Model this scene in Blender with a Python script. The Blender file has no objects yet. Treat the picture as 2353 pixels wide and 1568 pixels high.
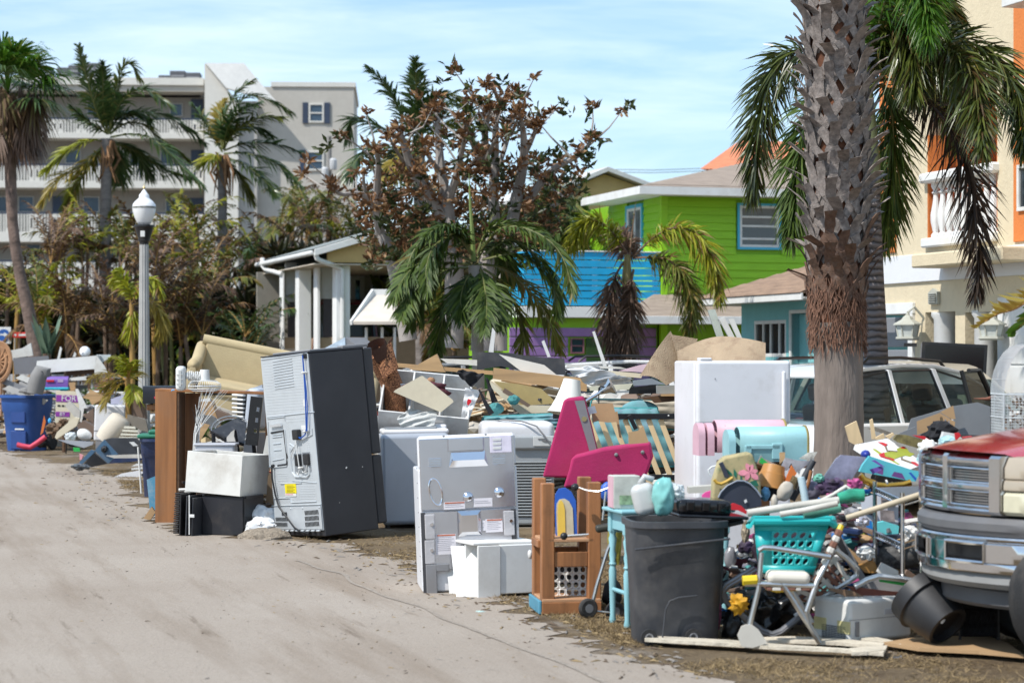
import bpy,bmesh,math,random
import numpy as np
from mathutils import Vector,Matrix,noise
C=bpy.context.scene.collection
SC=bpy.context.scene
R=math.radians
V=Vector
rnd=random.Random(7)


# ------------------------------------------------------------------ camera, sky, sun, exposure
F,CX,HY,H=5000.,1176.,815.,1.75 # focal length and centre in photo units, eye height
cam=bpy.data.objects.new('camera',bpy.data.cameras.new('camera'))
C.objects.link(cam)
SC.camera=cam
cam.location=(0,0,H)
cam.rotation_euler=(R(90),0,0)
cam.data.sensor_width=36
cam.data.lens=F/2352*36
cam.data.shift_y=(HY-784)/2352
cam.data.clip_start=.1
cam.data.clip_end=3000
cam.data.dof.use_dof=True
cam.data.dof.focus_distance=20.3
cam.data.dof.aperture_fstop=3.0
SUN=V((-.62,-.46,.95)).normalized()
w=bpy.data.worlds.new('World')
SC.world=w
w.use_nodes=True
nt=w.node_tree
nt.nodes.clear()
N_=nt.nodes.new
sky=N_('ShaderNodeTexSky')
sky.sky_type='NISHITA'
sky.sun_disc=False
sky.sun_elevation=math.asin(SUN.z)
sky.sun_rotation=math.atan2(SUN.x,SUN.y)
sky.altitude=0
sky.air_density=1.0
sky.dust_density=.15
sky.ozone_density=2.0
tc=N_('ShaderNodeTexCoord')
mp=N_('ShaderNodeMapping')
mp.inputs['Scale'].default_value=(2.2,2.2,16)
nz=N_('ShaderNodeTexNoise')
nz.inputs['Scale'].default_value=2.6
nz.inputs['Detail'].default_value=7
nz.inputs['Roughness'].default_value=.58
nz.inputs['Distortion'].default_value=.5
rp=N_('ShaderNodeValToRGB')
rp.color_ramp.elements[0].position=.36
rp.color_ramp.elements[0].color=(0,0,0,1)
rp.color_ramp.elements[1].position=.8
rp.color_ramp.elements[1].color=(.62,.62,.62,1)
mx=N_('ShaderNodeMix')
mx.data_type='RGBA'
mx.inputs[7].default_value=(9.,9.8,10.4,1)
mv=N_('ShaderNodeMix') # thin even veil of moisture in the air
mv.data_type='RGBA'
mv.inputs[0].default_value=.38
mv.inputs[7].default_value=(3.9,6.6,9.8,1)
bg=N_('ShaderNodeBackground')
bg.inputs['Strength'].default_value=.105
wo=N_('ShaderNodeOutputWorld')
L_=nt.links.new
L_(tc.outputs['Generated'],mp.inputs[0]);L_(mp.outputs[0],nz.inputs['Vector']);L_(nz.outputs[0],rp.inputs[0])
L_(rp.outputs[0],mx.inputs[0]);L_(sky.outputs[0],mv.inputs[6]);L_(mv.outputs[2],mx.inputs[6]);L_(mx.outputs[2],bg.inputs[0]);L_(bg.outputs[0],wo.inputs[0])
sl=bpy.data.lights.new('sun','SUN')
sl.energy=3.6
sl.angle=R(.53)
sl.color=(1,.955,.89)
so=bpy.data.objects.new('sun',sl)
C.objects.link(so)
so.rotation_euler=SUN.to_track_quat('Z','Y').to_euler()
so.location=(-20,-10,40)
SC.view_settings.view_transform='Standard'
SC.view_settings.look='None'
SC.view_settings.gamma=1
SC.view_settings.use_curve_mapping=False
SC.view_settings.exposure=.47
SC.cycles.max_bounces=8
SC.cycles.transparent_max_bounces=16


# ------------------------------------------------------------------ points
def P(px,py,d):return V(((px-CX)*d/F,d,H+(HY-py)*d/F))
def G(px,d,z=0.):return V(((px-CX)*d/F,d,z))
def DG(py):return H*F/(py-HY)
def ZM(ox,oy,k):return lambda x,y:(ox+x*k,oy+y*k)
zA,zB,zC=ZM(0,0,.34286),ZM(739.2,0,.34286),ZM(1545.6,0,.34286)
zD,zE,zF=ZM(0,470.4,.34286),ZM(739.2,470.4,.34286),ZM(1545.6,470.4,.34286)
z1,z2,z3=ZM(201.6,806.4,.3),ZM(739.2,739.2,.3),ZM(840,940.8,.3)
z4,z5,z6=ZM(1209.6,974.4,.34286),ZM(1545.6,940.8,.3),ZM(1814.4,907.2,.3)
z7,z8=ZM(1545.6,1209.6,.22848),ZM(1814.4,1209.6,.22848)
s1,s2,s3,s4=ZM(0,739.2,.085714),ZM(0,786.2,.15428),ZM(134.4,907.2,.12),ZM(322.6,826.6,.12)
s6,s7,s8=ZM(1276.8,772.8,.17143),ZM(1612.8,1008,.12857),ZM(1881.6,954.2,.12857)
t1,t2,t3,t4,t5=ZM(1982.4,0,.51405),ZM(571.2,470.4,.23565),ZM(1310.4,369.6,.3),ZM(0,1008,.35692),ZM(672,1176,.3427)
t6,t7,t8=ZM(0,403.2,.25714),ZM(369.6,403.2,.25719),ZM(1982.4,739.2,.17143)
zid=lambda x,y:(x,y)
def Q(z,d,pts):
    "points of a zoomed view -> world; each (x, y) at depth d or (x, y, own depth)"
    return[P(*z(p[0],p[1]),p[2]if len(p)>2 else d)for p in pts]
U=V((-.2902,.9570,0)) # along the street, away
W=V((.9570,.2902,0)) # across it, towards the houses


# ------------------------------------------------------------------ mesh building
_ico={}
def ico(sub):
    if sub not in _ico:
        b=bmesh.new()
        bmesh.ops.create_icosphere(b,subdivisions=sub,radius=1)
        b.verts.ensure_lookup_table()
        _ico[sub]=([v.co.copy()for v in b.verts],[tuple(x.index for x in f.verts)for f in b.faces])
        b.free()
    return _ico[sub]


def rot(x=0,y=0,z=0):
    return(Matrix.Rotation(R(z),4,'Z')@Matrix.Rotation(R(y),4,'Y')@Matrix.Rotation(R(x),4,'X'))


class MB:
    def __init__(s):
        s.v,s.f,s.m,s.mi,s.M,s.wn=[],[],[],0,None,False
    def add(s,vs,fs):
        n=len(s.v)
        s.v+=[s.M@V(p)for p in vs]if s.M is not None else[V(p)for p in vs]
        s.f+=[tuple(i+n for i in f)for f in fs]
        s.m+=[s.mi]*len(fs)
        return s
    def par(s,o,u,v,w,b=.004):
        "parallelepiped with chamfered edges from a corner and three edge vectors"
        o,u,v,w=V(o),V(u),V(v),V(w)
        lu,lv,lw=u.length,v.length,w.length
        b=min(b,.3*min(lu,lv,lw))
        c,hu,hv,hw=o+(u+v+w)/2,u/2,v/2,w/2
        if b<=0:
            vs=[c+hu*i+hv*j+hw*k for i in(-1,1)for j in(-1,1)for k in(-1,1)]
            return s.add(vs,[(0,1,3,2),(4,6,7,5),(0,4,5,1),(2,3,7,6),(0,2,6,4),(1,5,7,3)])
        a=[1-2*b/lu,1-2*b/lv,1-2*b/lw]
        vs,ix=[],{}
        for i in(-1,1):
            for j in(-1,1):
                for k in(-1,1):
                    for ax in range(3):
                        q=[i*a[0],j*a[1],k*a[2]]
                        q[ax]=(i,j,k)[ax]
                        ix[i,j,k,ax]=len(vs)
                        vs.append(c+hu*q[0]+hv*q[1]+hw*q[2])
        fs=[]
        for ax in range(3):
            o1,o2=(ax+1)%3,(ax+2)%3
            for sg in(-1,1):
                l=[]
                for p,q in((-1,-1),(1,-1),(1,1),(-1,1)):
                    t=[0,0,0];t[ax],t[o1],t[o2]=sg,p,q
                    l.append(ix[(*t,ax)])
                fs.append(tuple(l if sg>0 else l[::-1]))
            for p in(-1,1):
                for q in(-1,1):
                    t0,t1_=[0,0,0],[0,0,0]
                    t0[ax],t1_[ax]=-1,1
                    t0[o1]=t1_[o1]=p
                    t0[o2]=t1_[o2]=q
                    l=[ix[(*t0,o1)],ix[(*t1_,o1)],ix[(*t1_,o2)],ix[(*t0,o2)]]
                    fs.append(tuple(l if p*q>0 else l[::-1]))
        for i in(-1,1):
            for j in(-1,1):
                for k in(-1,1):
                    l=[ix[i,j,k,0],ix[i,j,k,1],ix[i,j,k,2]]
                    fs.append(tuple(l if i*j*k>0 else l[::-1]))
        return s.add(vs,fs)
    def box(s,c,sz,r=None,b=.004):
        c=V(c)
        m=r.to_3x3()if r is not None else Matrix.Identity(3)
        u,v,w_=m@V((sz[0],0,0)),m@V((0,sz[1],0)),m@V((0,0,sz[2]))
        return s.par(c-(u+v+w_)/2,u,v,w_,b)
    def rbox(s,c,sz,r=None,rad=.05,seg=3):
        s.wn=True
        b=bmesh.new()
        bmesh.ops.create_cube(b,size=1)
        for v in b.verts:v.co=V((v.co.x*sz[0],v.co.y*sz[1],v.co.z*sz[2]))
        bmesh.ops.bevel(b,geom=b.edges[:],offset=min(rad,.49*min(sz)),segments=seg,affect='EDGES',profile=.5)
        m=Matrix.Translation(c)@(r.to_4x4()if r is not None else Matrix())
        b.verts.index_update()
        s.add([m@v.co for v in b.verts],[tuple(x.index for x in f.verts)for f in b.faces])
        b.free()
        return s
    def tube(s,pts,r=.01,n=6,cap=True,closed=False):
        pts=[V(p)for p in pts]
        N=len(pts)
        rr=r if isinstance(r,(list,tuple))else[r]*N
        vs,fs,a=[],[],None
        for i,p in enumerate(pts):
            if closed:t=pts[(i+1)%N]-pts[i-1]
            else:t=pts[min(i+1,N-1)]-pts[max(i-1,0)]
            t=t.normalized()if t.length>1e-9 else V((0,0,1))
            if a is None:
                a=t.cross(V((0,0,1))if abs(t.z)<.9 else V((1,0,0))).normalized()
            else:
                a=a-t*a.dot(t)
                a=a.normalized()if a.length>1e-6 else t.orthogonal().normalized()
            b=t.cross(a)
            for k in range(n):
                g=2*math.pi*k/n
                vs.append(p+a*(math.cos(g)*rr[i])+b*(math.sin(g)*rr[i]))
        for i in range(N if closed else N-1):
            j=(i+1)%N
            for k in range(n):
                fs.append((i*n+k,i*n+(k+1)%n,j*n+(k+1)%n,j*n+k))
        if cap and not closed:
            fs.append(tuple(range(n))[::-1])
            fs.append(tuple((N-1)*n+k for k in range(n)))
        return s.add(vs,fs)
    def lathe(s,prof,n=16,M=None,cap=True):
        vs=[V((r*math.cos(2*math.pi*k/n),r*math.sin(2*math.pi*k/n),z))for r,z in prof for k in range(n)]
        if M is not None:vs=[M@v for v in vs]
        fs=[(i*n+k,i*n+(k+1)%n,(i+1)*n+(k+1)%n,(i+1)*n+k)for i in range(len(prof)-1)for k in range(n)]
        if cap:
            fs.append(tuple(range(n))[::-1])
            fs.append(tuple((len(prof)-1)*n+k for k in range(n)))
        return s.add(vs,fs)
    def prism(s,poly,ex):
        poly,ex=[V(p)for p in poly],V(ex)
        n=len(poly)
        nm=V((0,0,0))
        for i in range(n):nm+=poly[i].cross(poly[(i+1)%n])
        if nm.dot(ex)>0:poly=poly[::-1]
        return s.add(poly+[p+ex for p in poly],[tuple(range(n)),tuple(range(2*n-1,n-1,-1))]+
[(i,n+i,n+(i+1)%n,(i+1)%n)for i in range(n)])
    def slab(s,poly,t):
        "flat polygon given its thickness, pushed away from the viewer's side"
        poly=[V(p)for p in poly]
        nm=V((0,0,0))
        for i in range(len(poly)):nm+=(poly[i]-poly[0]).cross(poly[(i+1)%len(poly)]-poly[0])
        nm.normalize()
        c=sum(poly,V((0,0,0)))/len(poly)
        if nm.dot(c-V((0,0,H)))<0:nm=-nm
        return s.prism(poly,nm*t)
    def grid(s,nu,nv,fn,t=0.):
        vs=[V(fn(i/nu,j/nv))for j in range(nv+1)for i in range(nu+1)]
        fs=[(j*(nu+1)+i,j*(nu+1)+i+1,(j+1)*(nu+1)+i+1,(j+1)*(nu+1)+i)for j in range(nv)for i in range(nu)]
        return s.add(vs,fs)
    def blob(s,c,r,amp=.15,fr=2.,seed=0,sub=3,r3=None):
        vs,fs=ico(sub)
        c=V(c)
        r=V(r)if not isinstance(r,(int,float))else V((r,r,r))
        o=[]
        for p in vs:
            q=p*fr+V((seed*3.1,seed*1.7,seed))
            k=1+amp*noise.noise(q)*1.6+amp*.6*noise.noise(q*2.7)
            x=V((p.x*r.x,p.y*r.y,p.z*r.z))*k
            if r3 is not None:x=r3.to_3x3()@x
            o.append(c+x)
        return s.add(o,fs)
    def crumple(s,c,r,seed=0,amp=.45,sub=2,flat=1.):
        vs,fs=ico(sub)
        c=V(c)
        o=[]
        for p in vs:
            k=1+amp*(1.3*abs(noise.noise(p*2.3+V((seed,seed*2.,0))))-.3+.45*noise.noise(p*5+V((0,seed,1)))+.25*noise.noise(p*11))
            o.append(c+V((p.x,p.y,p.z*flat))*(r*k))
        return s.add(o,fs)
    def mesh(s,name,mats,smooth=35,recalc=True):
        me=bpy.data.meshes.new(name)
        me.from_pydata([tuple(v)for v in s.v],[],s.f)
        for m in(mats if isinstance(mats,(list,tuple))else[mats]):me.materials.append(m)
        if s.mi or any(s.m):me.polygons.foreach_set('material_index',s.m)
        if recalc:
            b=bmesh.new();b.from_mesh(me)
            bmesh.ops.recalc_face_normals(b,faces=b.faces)
            b.to_mesh(me);b.free()
        if smooth:
            me.polygons.foreach_set('use_smooth',[True]*len(me.polygons))
            me.set_sharp_from_angle(angle=R(smooth))
            if s.wn: # big flat faces keep their own shading next to rounded edges
                nv=[V((0,0,0))for _ in me.vertices]
                for p in me.polygons:
                    for i in p.vertices:nv[i]+=p.normal*p.area
                me.normals_split_custom_set_from_vertices([v.normalized()for v in nv])
        me.update()
        return me
    def bounds(s):
        lo=V((min(v[i]for v in s.v)for i in range(3)))
        hi=V((max(v[i]for v in s.v)for i in range(3)))
        return lo,hi
    def build(s,name,mat,parent=None,world=False,smooth=35,recalc=True,kind=None):
        if world and parent is not None:
            mi=MATS_OF[parent.name].inverted()
            s.v=[mi@v for v in s.v]
        o=bpy.data.objects.new(name,s.mesh(name,mat,smooth,recalc))
        C.objects.link(o)
        if parent is not None:o.parent=parent
        if kind:o['kind']=kind
        return o
MATS_OF={}


def tag(o,label=None,cat=None,group=None,kind=None):
    if label:o['label']=label
    if cat:o['category']=cat
    if group:o['group']=group
    if kind:o['kind']=kind
    return o
def thing(name,label,cat,loc=(0,0,0),r=None,group=None):
    o=bpy.data.objects.new(name,None)
    C.objects.link(o)
    o.empty_display_size=.1
    M=Matrix.Translation(loc)@(r if r is not None else Matrix())
    o.matrix_world=M
    MATS_OF[o.name]=M
    return tag(o,label,cat,group)
def one(name,label,cat,mb,mat,group=None,smooth=35,recalc=True):
    "a thing that is one mesh; its origin goes to its base"
    lo,hi=mb.bounds()
    c=V(((lo.x+hi.x)/2,(lo.y+hi.y)/2,lo.z))
    mb.v=[v-c for v in mb.v]
    o=mb.build(name,mat,None,False,smooth,recalc)
    o.location=c
    return tag(o,label,cat,group)
def setting(name,mb,mat,smooth=0,recalc=True):
    o=mb.build(name,mat,None,False,smooth,recalc)
    o['kind']='structure'
    return o
def kids(o):return[c for c in bpy.data.objects if c.parent==o]
def copy_tree(o,parent=None,M=None):
    c=o.copy()
    C.objects.link(c)
    if parent is not None:c.parent=parent
    elif M is not None:
        c.matrix_world=M;MATS_OF[c.name]=M
    for k in kids(o):copy_tree(k,c)
    return c


# ------------------------------------------------------------------ materials
def lin(r,g,b):
    f=lambda c:c/12.92 if c<=.04045 else((c+.055)/1.055)**2.4
    return tuple(f(x/255)for x in(r,g,b))
_mc={}
def mat(name,col,rough=.5,metal=0.,var=.12,vs=4.,bump=0.,bs=40.,dirt=0.,dcol=(.19,.15,.11),ds=2.2,coat=0.,grain=None,alpha=None,trans=0.,sub=0.,spec=.5,stretch=None):
    if name in _mc:return _mc[name]
    m=bpy.data.materials.new(name)
    m.use_nodes=True
    n,l=m.node_tree.nodes,m.node_tree.links
    b=n['Principled BSDF']
    b.inputs['Roughness'].default_value=rough
    b.inputs['Metallic'].default_value=metal
    b.inputs['Specular IOR Level'].default_value=spec
    if coat:
        b.inputs['Coat Weight'].default_value=coat
        b.inputs['Coat Roughness'].default_value=.08
    if trans:b.inputs['Transmission Weight'].default_value=trans
    if alpha is not None:b.inputs['Alpha'].default_value=alpha
    tc=n.new('ShaderNodeTexCoord')
    oi=n.new('ShaderNodeObjectInfo')
    mu=n.new('ShaderNodeMath');mu.operation='MULTIPLY';mu.inputs[1].default_value=40
    l.new(oi.outputs['Random'],mu.inputs[0])
    ad=n.new('ShaderNodeVectorMath');ad.operation='ADD'
    l.new(tc.outputs['Object'],ad.inputs[0]);l.new(mu.outputs[0],ad.inputs[1])
    vec=ad.outputs[0]
    if grain or stretch:
        mp=n.new('ShaderNodeMapping')
        mp.inputs['Scale'].default_value=stretch or{'x':(.06,1,1),'y':(1,.06,1),'z':(1,1,.06)}[grain]
        l.new(vec,mp.inputs[0]);gv=mp.outputs[0]
    else:gv=vec
    nz=n.new('ShaderNodeTexNoise')
    nz.inputs['Scale'].default_value=vs if not grain else vs*6
    nz.inputs['Detail'].default_value=6
    nz.inputs['Roughness'].default_value=.6
    l.new(gv,nz.inputs['Vector'])
    r=n.new('ShaderNodeValToRGB')
    r.color_ramp.elements[0].position,r.color_ramp.elements[1].position=.3,.72
    r.color_ramp.elements[0].color=(*[c*(1-var)for c in col],1)
    r.color_ramp.elements[1].color=(*[min(c*(1+var),.95)for c in col],1)
    l.new(nz.outputs[0],r.inputs[0])
    out=r.outputs[0]
    if dirt:
        dn=n.new('ShaderNodeTexNoise')
        dn.inputs['Scale'].default_value=ds
        dn.inputs['Detail'].default_value=9
        dn.inputs['Roughness'].default_value=.68
        l.new(vec,dn.inputs['Vector'])
        dr=n.new('ShaderNodeMapRange')
        dr.inputs['From Min'].default_value,dr.inputs['From Max'].default_value=.5,.78
        dr.inputs['To Max'].default_value=dirt
        l.new(dn.outputs[0],dr.inputs['Value'])
        mx=n.new('ShaderNodeMix');mx.data_type='RGBA'
        l.new(dr.outputs[0],mx.inputs[0]);l.new(out,mx.inputs[6])
        mx.inputs[7].default_value=(*dcol,1)
        out=mx.outputs[2]
        rr=n.new('ShaderNodeMapRange')
        rr.inputs['To Min'].default_value,rr.inputs['To Max'].default_value=rough,min(1,rough+.35)
        l.new(dr.outputs[0],rr.inputs['Value']);l.new(rr.outputs[0],b.inputs['Roughness'])
    l.new(out,b.inputs['Base Color'])
    if bump:
        bn=n.new('ShaderNodeTexNoise')
        bn.inputs['Scale'].default_value=bs
        bn.inputs['Detail'].default_value=5
        l.new(gv,bn.inputs['Vector'])
        bp=n.new('ShaderNodeBump')
        bp.inputs['Strength'].default_value=min(1,bump)
        bp.inputs['Distance'].default_value=.02
        l.new(bn.outputs[0],bp.inputs['Height']);l.new(bp.outputs[0],b.inputs['Normal'])
    _mc[name]=m
    return m
def leaf(name,c0,c1,c2=None,rough=.45,tr=.3,p2=.85,spec=.4):
    "leaves: a colour per leaf, light through the blade"
    if name in _mc:return _mc[name]
    m=bpy.data.materials.new(name)
    m.use_nodes=True
    n,l=m.node_tree.nodes,m.node_tree.links
    b=n['Principled BSDF']
    b.inputs['Roughness'].default_value=rough
    b.inputs['Specular IOR Level'].default_value=spec
    g=n.new('ShaderNodeNewGeometry')
    oi=n.new('ShaderNodeObjectInfo')
    a=n.new('ShaderNodeMath');a.operation='MULTIPLY_ADD'
    a.inputs[1].default_value=.7
    s=n.new('ShaderNodeMath');s.operation='MULTIPLY';s.inputs[1].default_value=.3
    l.new(oi.outputs['Random'],s.inputs[0])
    l.new(g.outputs['Random Per Island'],a.inputs[0]);l.new(s.outputs[0],a.inputs[2])
    r=n.new('ShaderNodeValToRGB')
    e=r.color_ramp.elements
    e[0].color,e[1].color=(*c0,1),(*c1,1)
    e[1].position=p2-.1
    if c2:
        x=e.new(p2);x.color=(*c2,1)
    l.new(a.outputs[0],r.inputs[0]);l.new(r.outputs[0],b.inputs['Base Color'])
    t=n.new('ShaderNodeBsdfTranslucent')
    l.new(r.outputs[0],t.inputs[0])
    mx=n.new('ShaderNodeMixShader')
    mx.inputs[0].default_value=tr
    l.new(b.outputs[0],mx.inputs[1]);l.new(t.outputs[0],mx.inputs[2])
    l.new(mx.outputs[0],n['Material Output'].inputs[0])
    _mc[name]=m
    return m
def glass(name,tint=(.6,.7,.7),rough=.05,tr=.5):
    if name in _mc:return _mc[name]
    m=bpy.data.materials.new(name)
    m.use_nodes=True
    n,l=m.node_tree.nodes,m.node_tree.links
    b=n['Principled BSDF']
    b.inputs['Base Color'].default_value=(*tint,1)
    b.inputs['Roughness'].default_value=rough
    b.inputs['Specular IOR Level'].default_value=.8
    t=n.new('ShaderNodeBsdfTransparent')
    t.inputs[0].default_value=(.8,.9,.9,1)
    mx=n.new('ShaderNodeMixShader')
    mx.inputs[0].default_value=tr
    l.new(b.outputs[0],mx.inputs[1]);l.new(t.outputs[0],mx.inputs[2])
    l.new(mx.outputs[0],n['Material Output'].inputs[0])
    _mc[name]=m
    return m
WHITE=mat('white_enamel',(.70,.70,.72),.3,var=.04,dirt=.4,dcol=(.33,.29,.23),ds=3)
WPAINT=mat('white_paint',(.70,.70,.68),.55,var=.05,dirt=.45,dcol=(.34,.29,.22),ds=1.8)
WBOARD=mat('white_board',(.64,.63,.59),.5,var=.06,dirt=.5,dcol=(.28,.23,.17),ds=3.4)
CREAM=mat('cream_board',(.66,.59,.44),.6,var=.08,dirt=.3,ds=4)
BLACKP=mat('black_plastic',(.012,.012,.014),.38,var=.3,dirt=.25,dcol=(.12,.1,.08))
CHAR=mat('charcoal_plastic',(.040,.042,.048),.5,var=.3,dirt=.7,dcol=(.13,.12,.11),ds=3)
GREYP=mat('grey_plastic',(.22,.22,.23),.5,var=.1,dirt=.35)
CHROME=mat('chrome',(.62,.63,.65),.16,1.,var=.08,dirt=.35,dcol=(.25,.2,.16),ds=5)
ALU=mat('aluminium_tube',(.62,.61,.59),.34,1.,var=.12,dirt=.3,ds=6)
STEELG=mat('galvanised_steel',(.56,.58,.62),.36,1.,var=.1,vs=9,bump=.03,bs=20)
WOODB=mat('brown_wood',(.25,.105,.036),.5,var=.38,vs=2.2,grain='z',bump=.12,bs=20,dirt=.3)
WOODT=mat('tan_wood',(.46,.29,.14),.62,var=.25,vs=2.5,grain='x',bump=.1,bs=20,dirt=.3)
WOODR=mat('redwood',(.30,.125,.045),.6,var=.4,vs=2.5,grain='z',bump=.2,bs=20,dirt=.45,dcol=(.07,.04,.02),ds=5)
PINE=mat('pine_slat',(.66,.49,.28),.6,var=.15,vs=2.5,grain='z',bump=.05,bs=20)
DARKW=mat('dark_wood',(.09,.045,.02),.55,var=.35,grain='x',bump=.1,bs=20)
CARD=mat('cardboard',(.42,.27,.14),.85,var=.1,vs=3,bump=.08,bs=60,dirt=.3)
RUBBER=mat('rubber',(.018,.018,.019),.8,var=.3,bump=.2,bs=80,dirt=.5,dcol=(.16,.14,.12))
GLASSD=mat('dark_window',(.02,.028,.034),.06,var=.3,vs=.7,spec=.9)
BLACKM=mat('black_metal',(.015,.015,.017),.4,.3,var=.3)
# ------------------------------------------------------------------ the ground
def hit(M,axis,val,px,py):
    "where the sight line through a photo point meets a plane of a local frame"
    mi=M.inverted()
    o=mi@V((0,0,H))
    d=mi.to_3x3()@V(((px-CX)/F,1,(HY-py)/F))
    t=(val-o[axis])/d[axis]
    return o+d*t


def ground_mat(name,cols,kind):
    m=bpy.data.materials.new(name)
    m.use_nodes=True
    n,l=m.node_tree.nodes,m.node_tree.links
    b=n['Principled BSDF']
    b.inputs['Roughness'].default_value=.95
    b.inputs['Specular IOR Level'].default_value=.15
    tc=n.new('ShaderNodeTexCoord')
    mp=n.new('ShaderNodeMapping')
    mp.inputs['Rotation'].default_value=(0,0,R(-16.87))
    mp2=n.new('ShaderNodeMapping')
    mp2.inputs['Scale'].default_value=(2.6,.22,1)
    l.new(tc.outputs['Object'],mp.inputs[0]);l.new(mp.outputs[0],mp2.inputs[0])
    def noi(sc,det,v,ro=.6):
        x=n.new('ShaderNodeTexNoise')
        x.inputs['Scale'].default_value,x.inputs['Detail'].default_value,x.inputs['Roughness'].default_value=sc,det,ro
        l.new(v,x.inputs['Vector'])
        return x.outputs[0]
    def ramp(src,p0,p1,c0,c1):
        r=n.new('ShaderNodeValToRGB')
        r.color_ramp.elements[0].position,r.color_ramp.elements[1].position=p0,p1
        r.color_ramp.elements[0].color,r.color_ramp.elements[1].color=(*c0,1),(*c1,1)
        l.new(src,r.inputs[0])
        return r.outputs[0]
    def mix(f,a,c):
        x=n.new('ShaderNodeMix');x.data_type='RGBA'
        l.new(f,x.inputs[0]);l.new(a,x.inputs[6])
        if isinstance(c,tuple):x.inputs[7].default_value=(*c,1)
        else:l.new(c,x.inputs[7])
        return x.outputs[2]
    z=tc.outputs['Object']
    W1,W0=(1,1,1),(0,0,0)
    if kind=='road':
        base=ramp(noi(.45,6,z),.3,.7,cols[0],cols[1])
        base=mix(ramp(noi(.9,7,mp2.outputs[0],.65),.48,.7,W0,(.7,)*3),base,cols[2])
        base=mix(ramp(noi(2.1,8,mp2.outputs[0],.7),.6,.72,W0,(.75,)*3),base,cols[3])
        base=mix(ramp(noi(38,3,z),.7,.76,W0,(.6,)*3),base,cols[3])
        base=mix(ramp(noi(9,6,z,.7),.62,.75,W0,(.4,)*3),base,cols[3])
        base=mix(ramp(noi(110,2,z),.5,.7,W0,(.35,)*3),base,cols[3])
    else:
        base=ramp(noi(.8,6,z),.38,.62,cols[0],cols[1])
        base=mix(ramp(noi(3.2,8,z,.7),.46,.64,W0,(.9,)*3),base,cols[2])
        base=mix(ramp(noi(26,5,z,.7),.52,.7,W0,(.8,)*3),base,cols[3])
        base=mix(ramp(noi(1.1,9,z,.68),.55,.63,W0,(.85,)*3),base,(.30,.255,.21))
    l.new(base,b.inputs['Base Color'])
    bp=n.new('ShaderNodeBump')
    bp.inputs['Strength'].default_value=.7 if kind=='road' else 1
    bp.inputs['Distance'].default_value=.02 if kind=='road' else.05
    l.new(noi(16,9,z,.72),bp.inputs['Height']);l.new(bp.outputs[0],b.inputs['Normal'])
    return m
SANDM=ground_mat('sandy_road',((.315,.265,.218),(.375,.325,.275),(.235,.185,.14),(.135,.10,.07)),'road')
SOILM=ground_mat('dry_lawn',((.17,.125,.08),(.24,.18,.11),(.10,.07,.045),(.33,.245,.14)),'soil')
m=MB()
m.add([(-1500,-60,0),(1500,-60,0),(1500,2600,0),(-1500,2600,0)],[(0,1,2,3)])
setting('ground',m,SOILM)
# the road is a sheet lying on it; ragged edge where sand gives way to dead grass
edge=[(1900,1668),(1640,1568),(1460,1498),(1270,1422),(1130,1376),(950,1306),(850,1262),(740,1244),(560,1236),(430,1216),(330,1196),(322,1130),(250,1092),(150,1066),(0,1036),(-160,1004)]
ep=[G(x,DG(y))for x,y in edge]
ep=ep+[ep[-1]+U*60,ep[-1]+U*400]
pts=[]
for a,b in zip(ep,ep[1:]):
    k=max(1,int(min((b-a).length,60)/.09))
    for i in range(k):
        p=a.lerp(b,i/k)
        j=noise.noise(p*.9)*.45+noise.noise(p*4)*.24+noise.noise(p*13)*.15
        pts.append(p-W*j)
far=[ep[-1]-W*14,G(-2400,30)-W*6,V((-30,-40,0)),V((4,-40,0))]
bm_=MB()
allp=[V((p.x,p.y,.004))for p in pts+far]
bm_.add(allp,[tuple(range(len(allp)))])
setting('road',bm_,SANDM)
# dirt-filled joint running along the road edge
m=MB()
j0,j1=G(690,DG(1288)),G(1420,DG(1580))
ns=60
for i in range(ns):
    a,b=j0.lerp(j1,i/ns),j0.lerp(j1,(i+1)/ns)
    wa=[.012+.02*abs(noise.noise(q*3.))for q in(a,b)]
    oa=[W*noise.noise(q*1.3+V((5,0,0)))*.1 for q in(a,b)]
    a,b=a+oa[0],b+oa[1]
    m.add([V((q.x,q.y,.008))for q in(a-W*wa[0],a+W*wa[0],b+W*wa[1],b-W*wa[1])],[(0,1,2,3)])
setting('road_joint',m,mat('joint_dirt',(.275,.232,.19),.95,var=.4,vs=30))


# ------------------------------------------------------------------ buildings
def cells(mb,x0,x1,z0,z1,holes,y0=0.,t=.15):
    "a wall of thickness t in the local xz plane with rectangular openings"
    xs=sorted({x0,x1,*[min(max(h[i],x0),x1)for h in holes for i in(0,1)]})
    zs=sorted({z0,z1,*[min(max(h[i],z0),z1)for h in holes for i in(2,3)]})
    for a,b in zip(xs,xs[1:]):
        run=None
        for c,d in zip(zs,zs[1:]):
            if any(h[0]<(a+b)/2<h[1]and h[2]<(c+d)/2<h[3]for h in holes):
                if run:mb.par((a,y0,run[0]),(b-a,0,0),(0,t,0),(0,0,run[1]-run[0]),0)
                run=None
            else:run=(run[0],d)if run else(c,d)
        if run:mb.par((a,y0,run[0]),(b-a,0,0),(0,t,0),(0,0,run[1]-run[0]),0)


def B(x0,x1,y0,y1,z0,z1,mt,name,par,b=.006,kind=None):
    return MB().par((x0,y0,z0),(x1-x0,0,0),(0,y1-y0,0),(0,0,z1-z0),b).build(name,mt,par,smooth=0,kind=kind)


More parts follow.
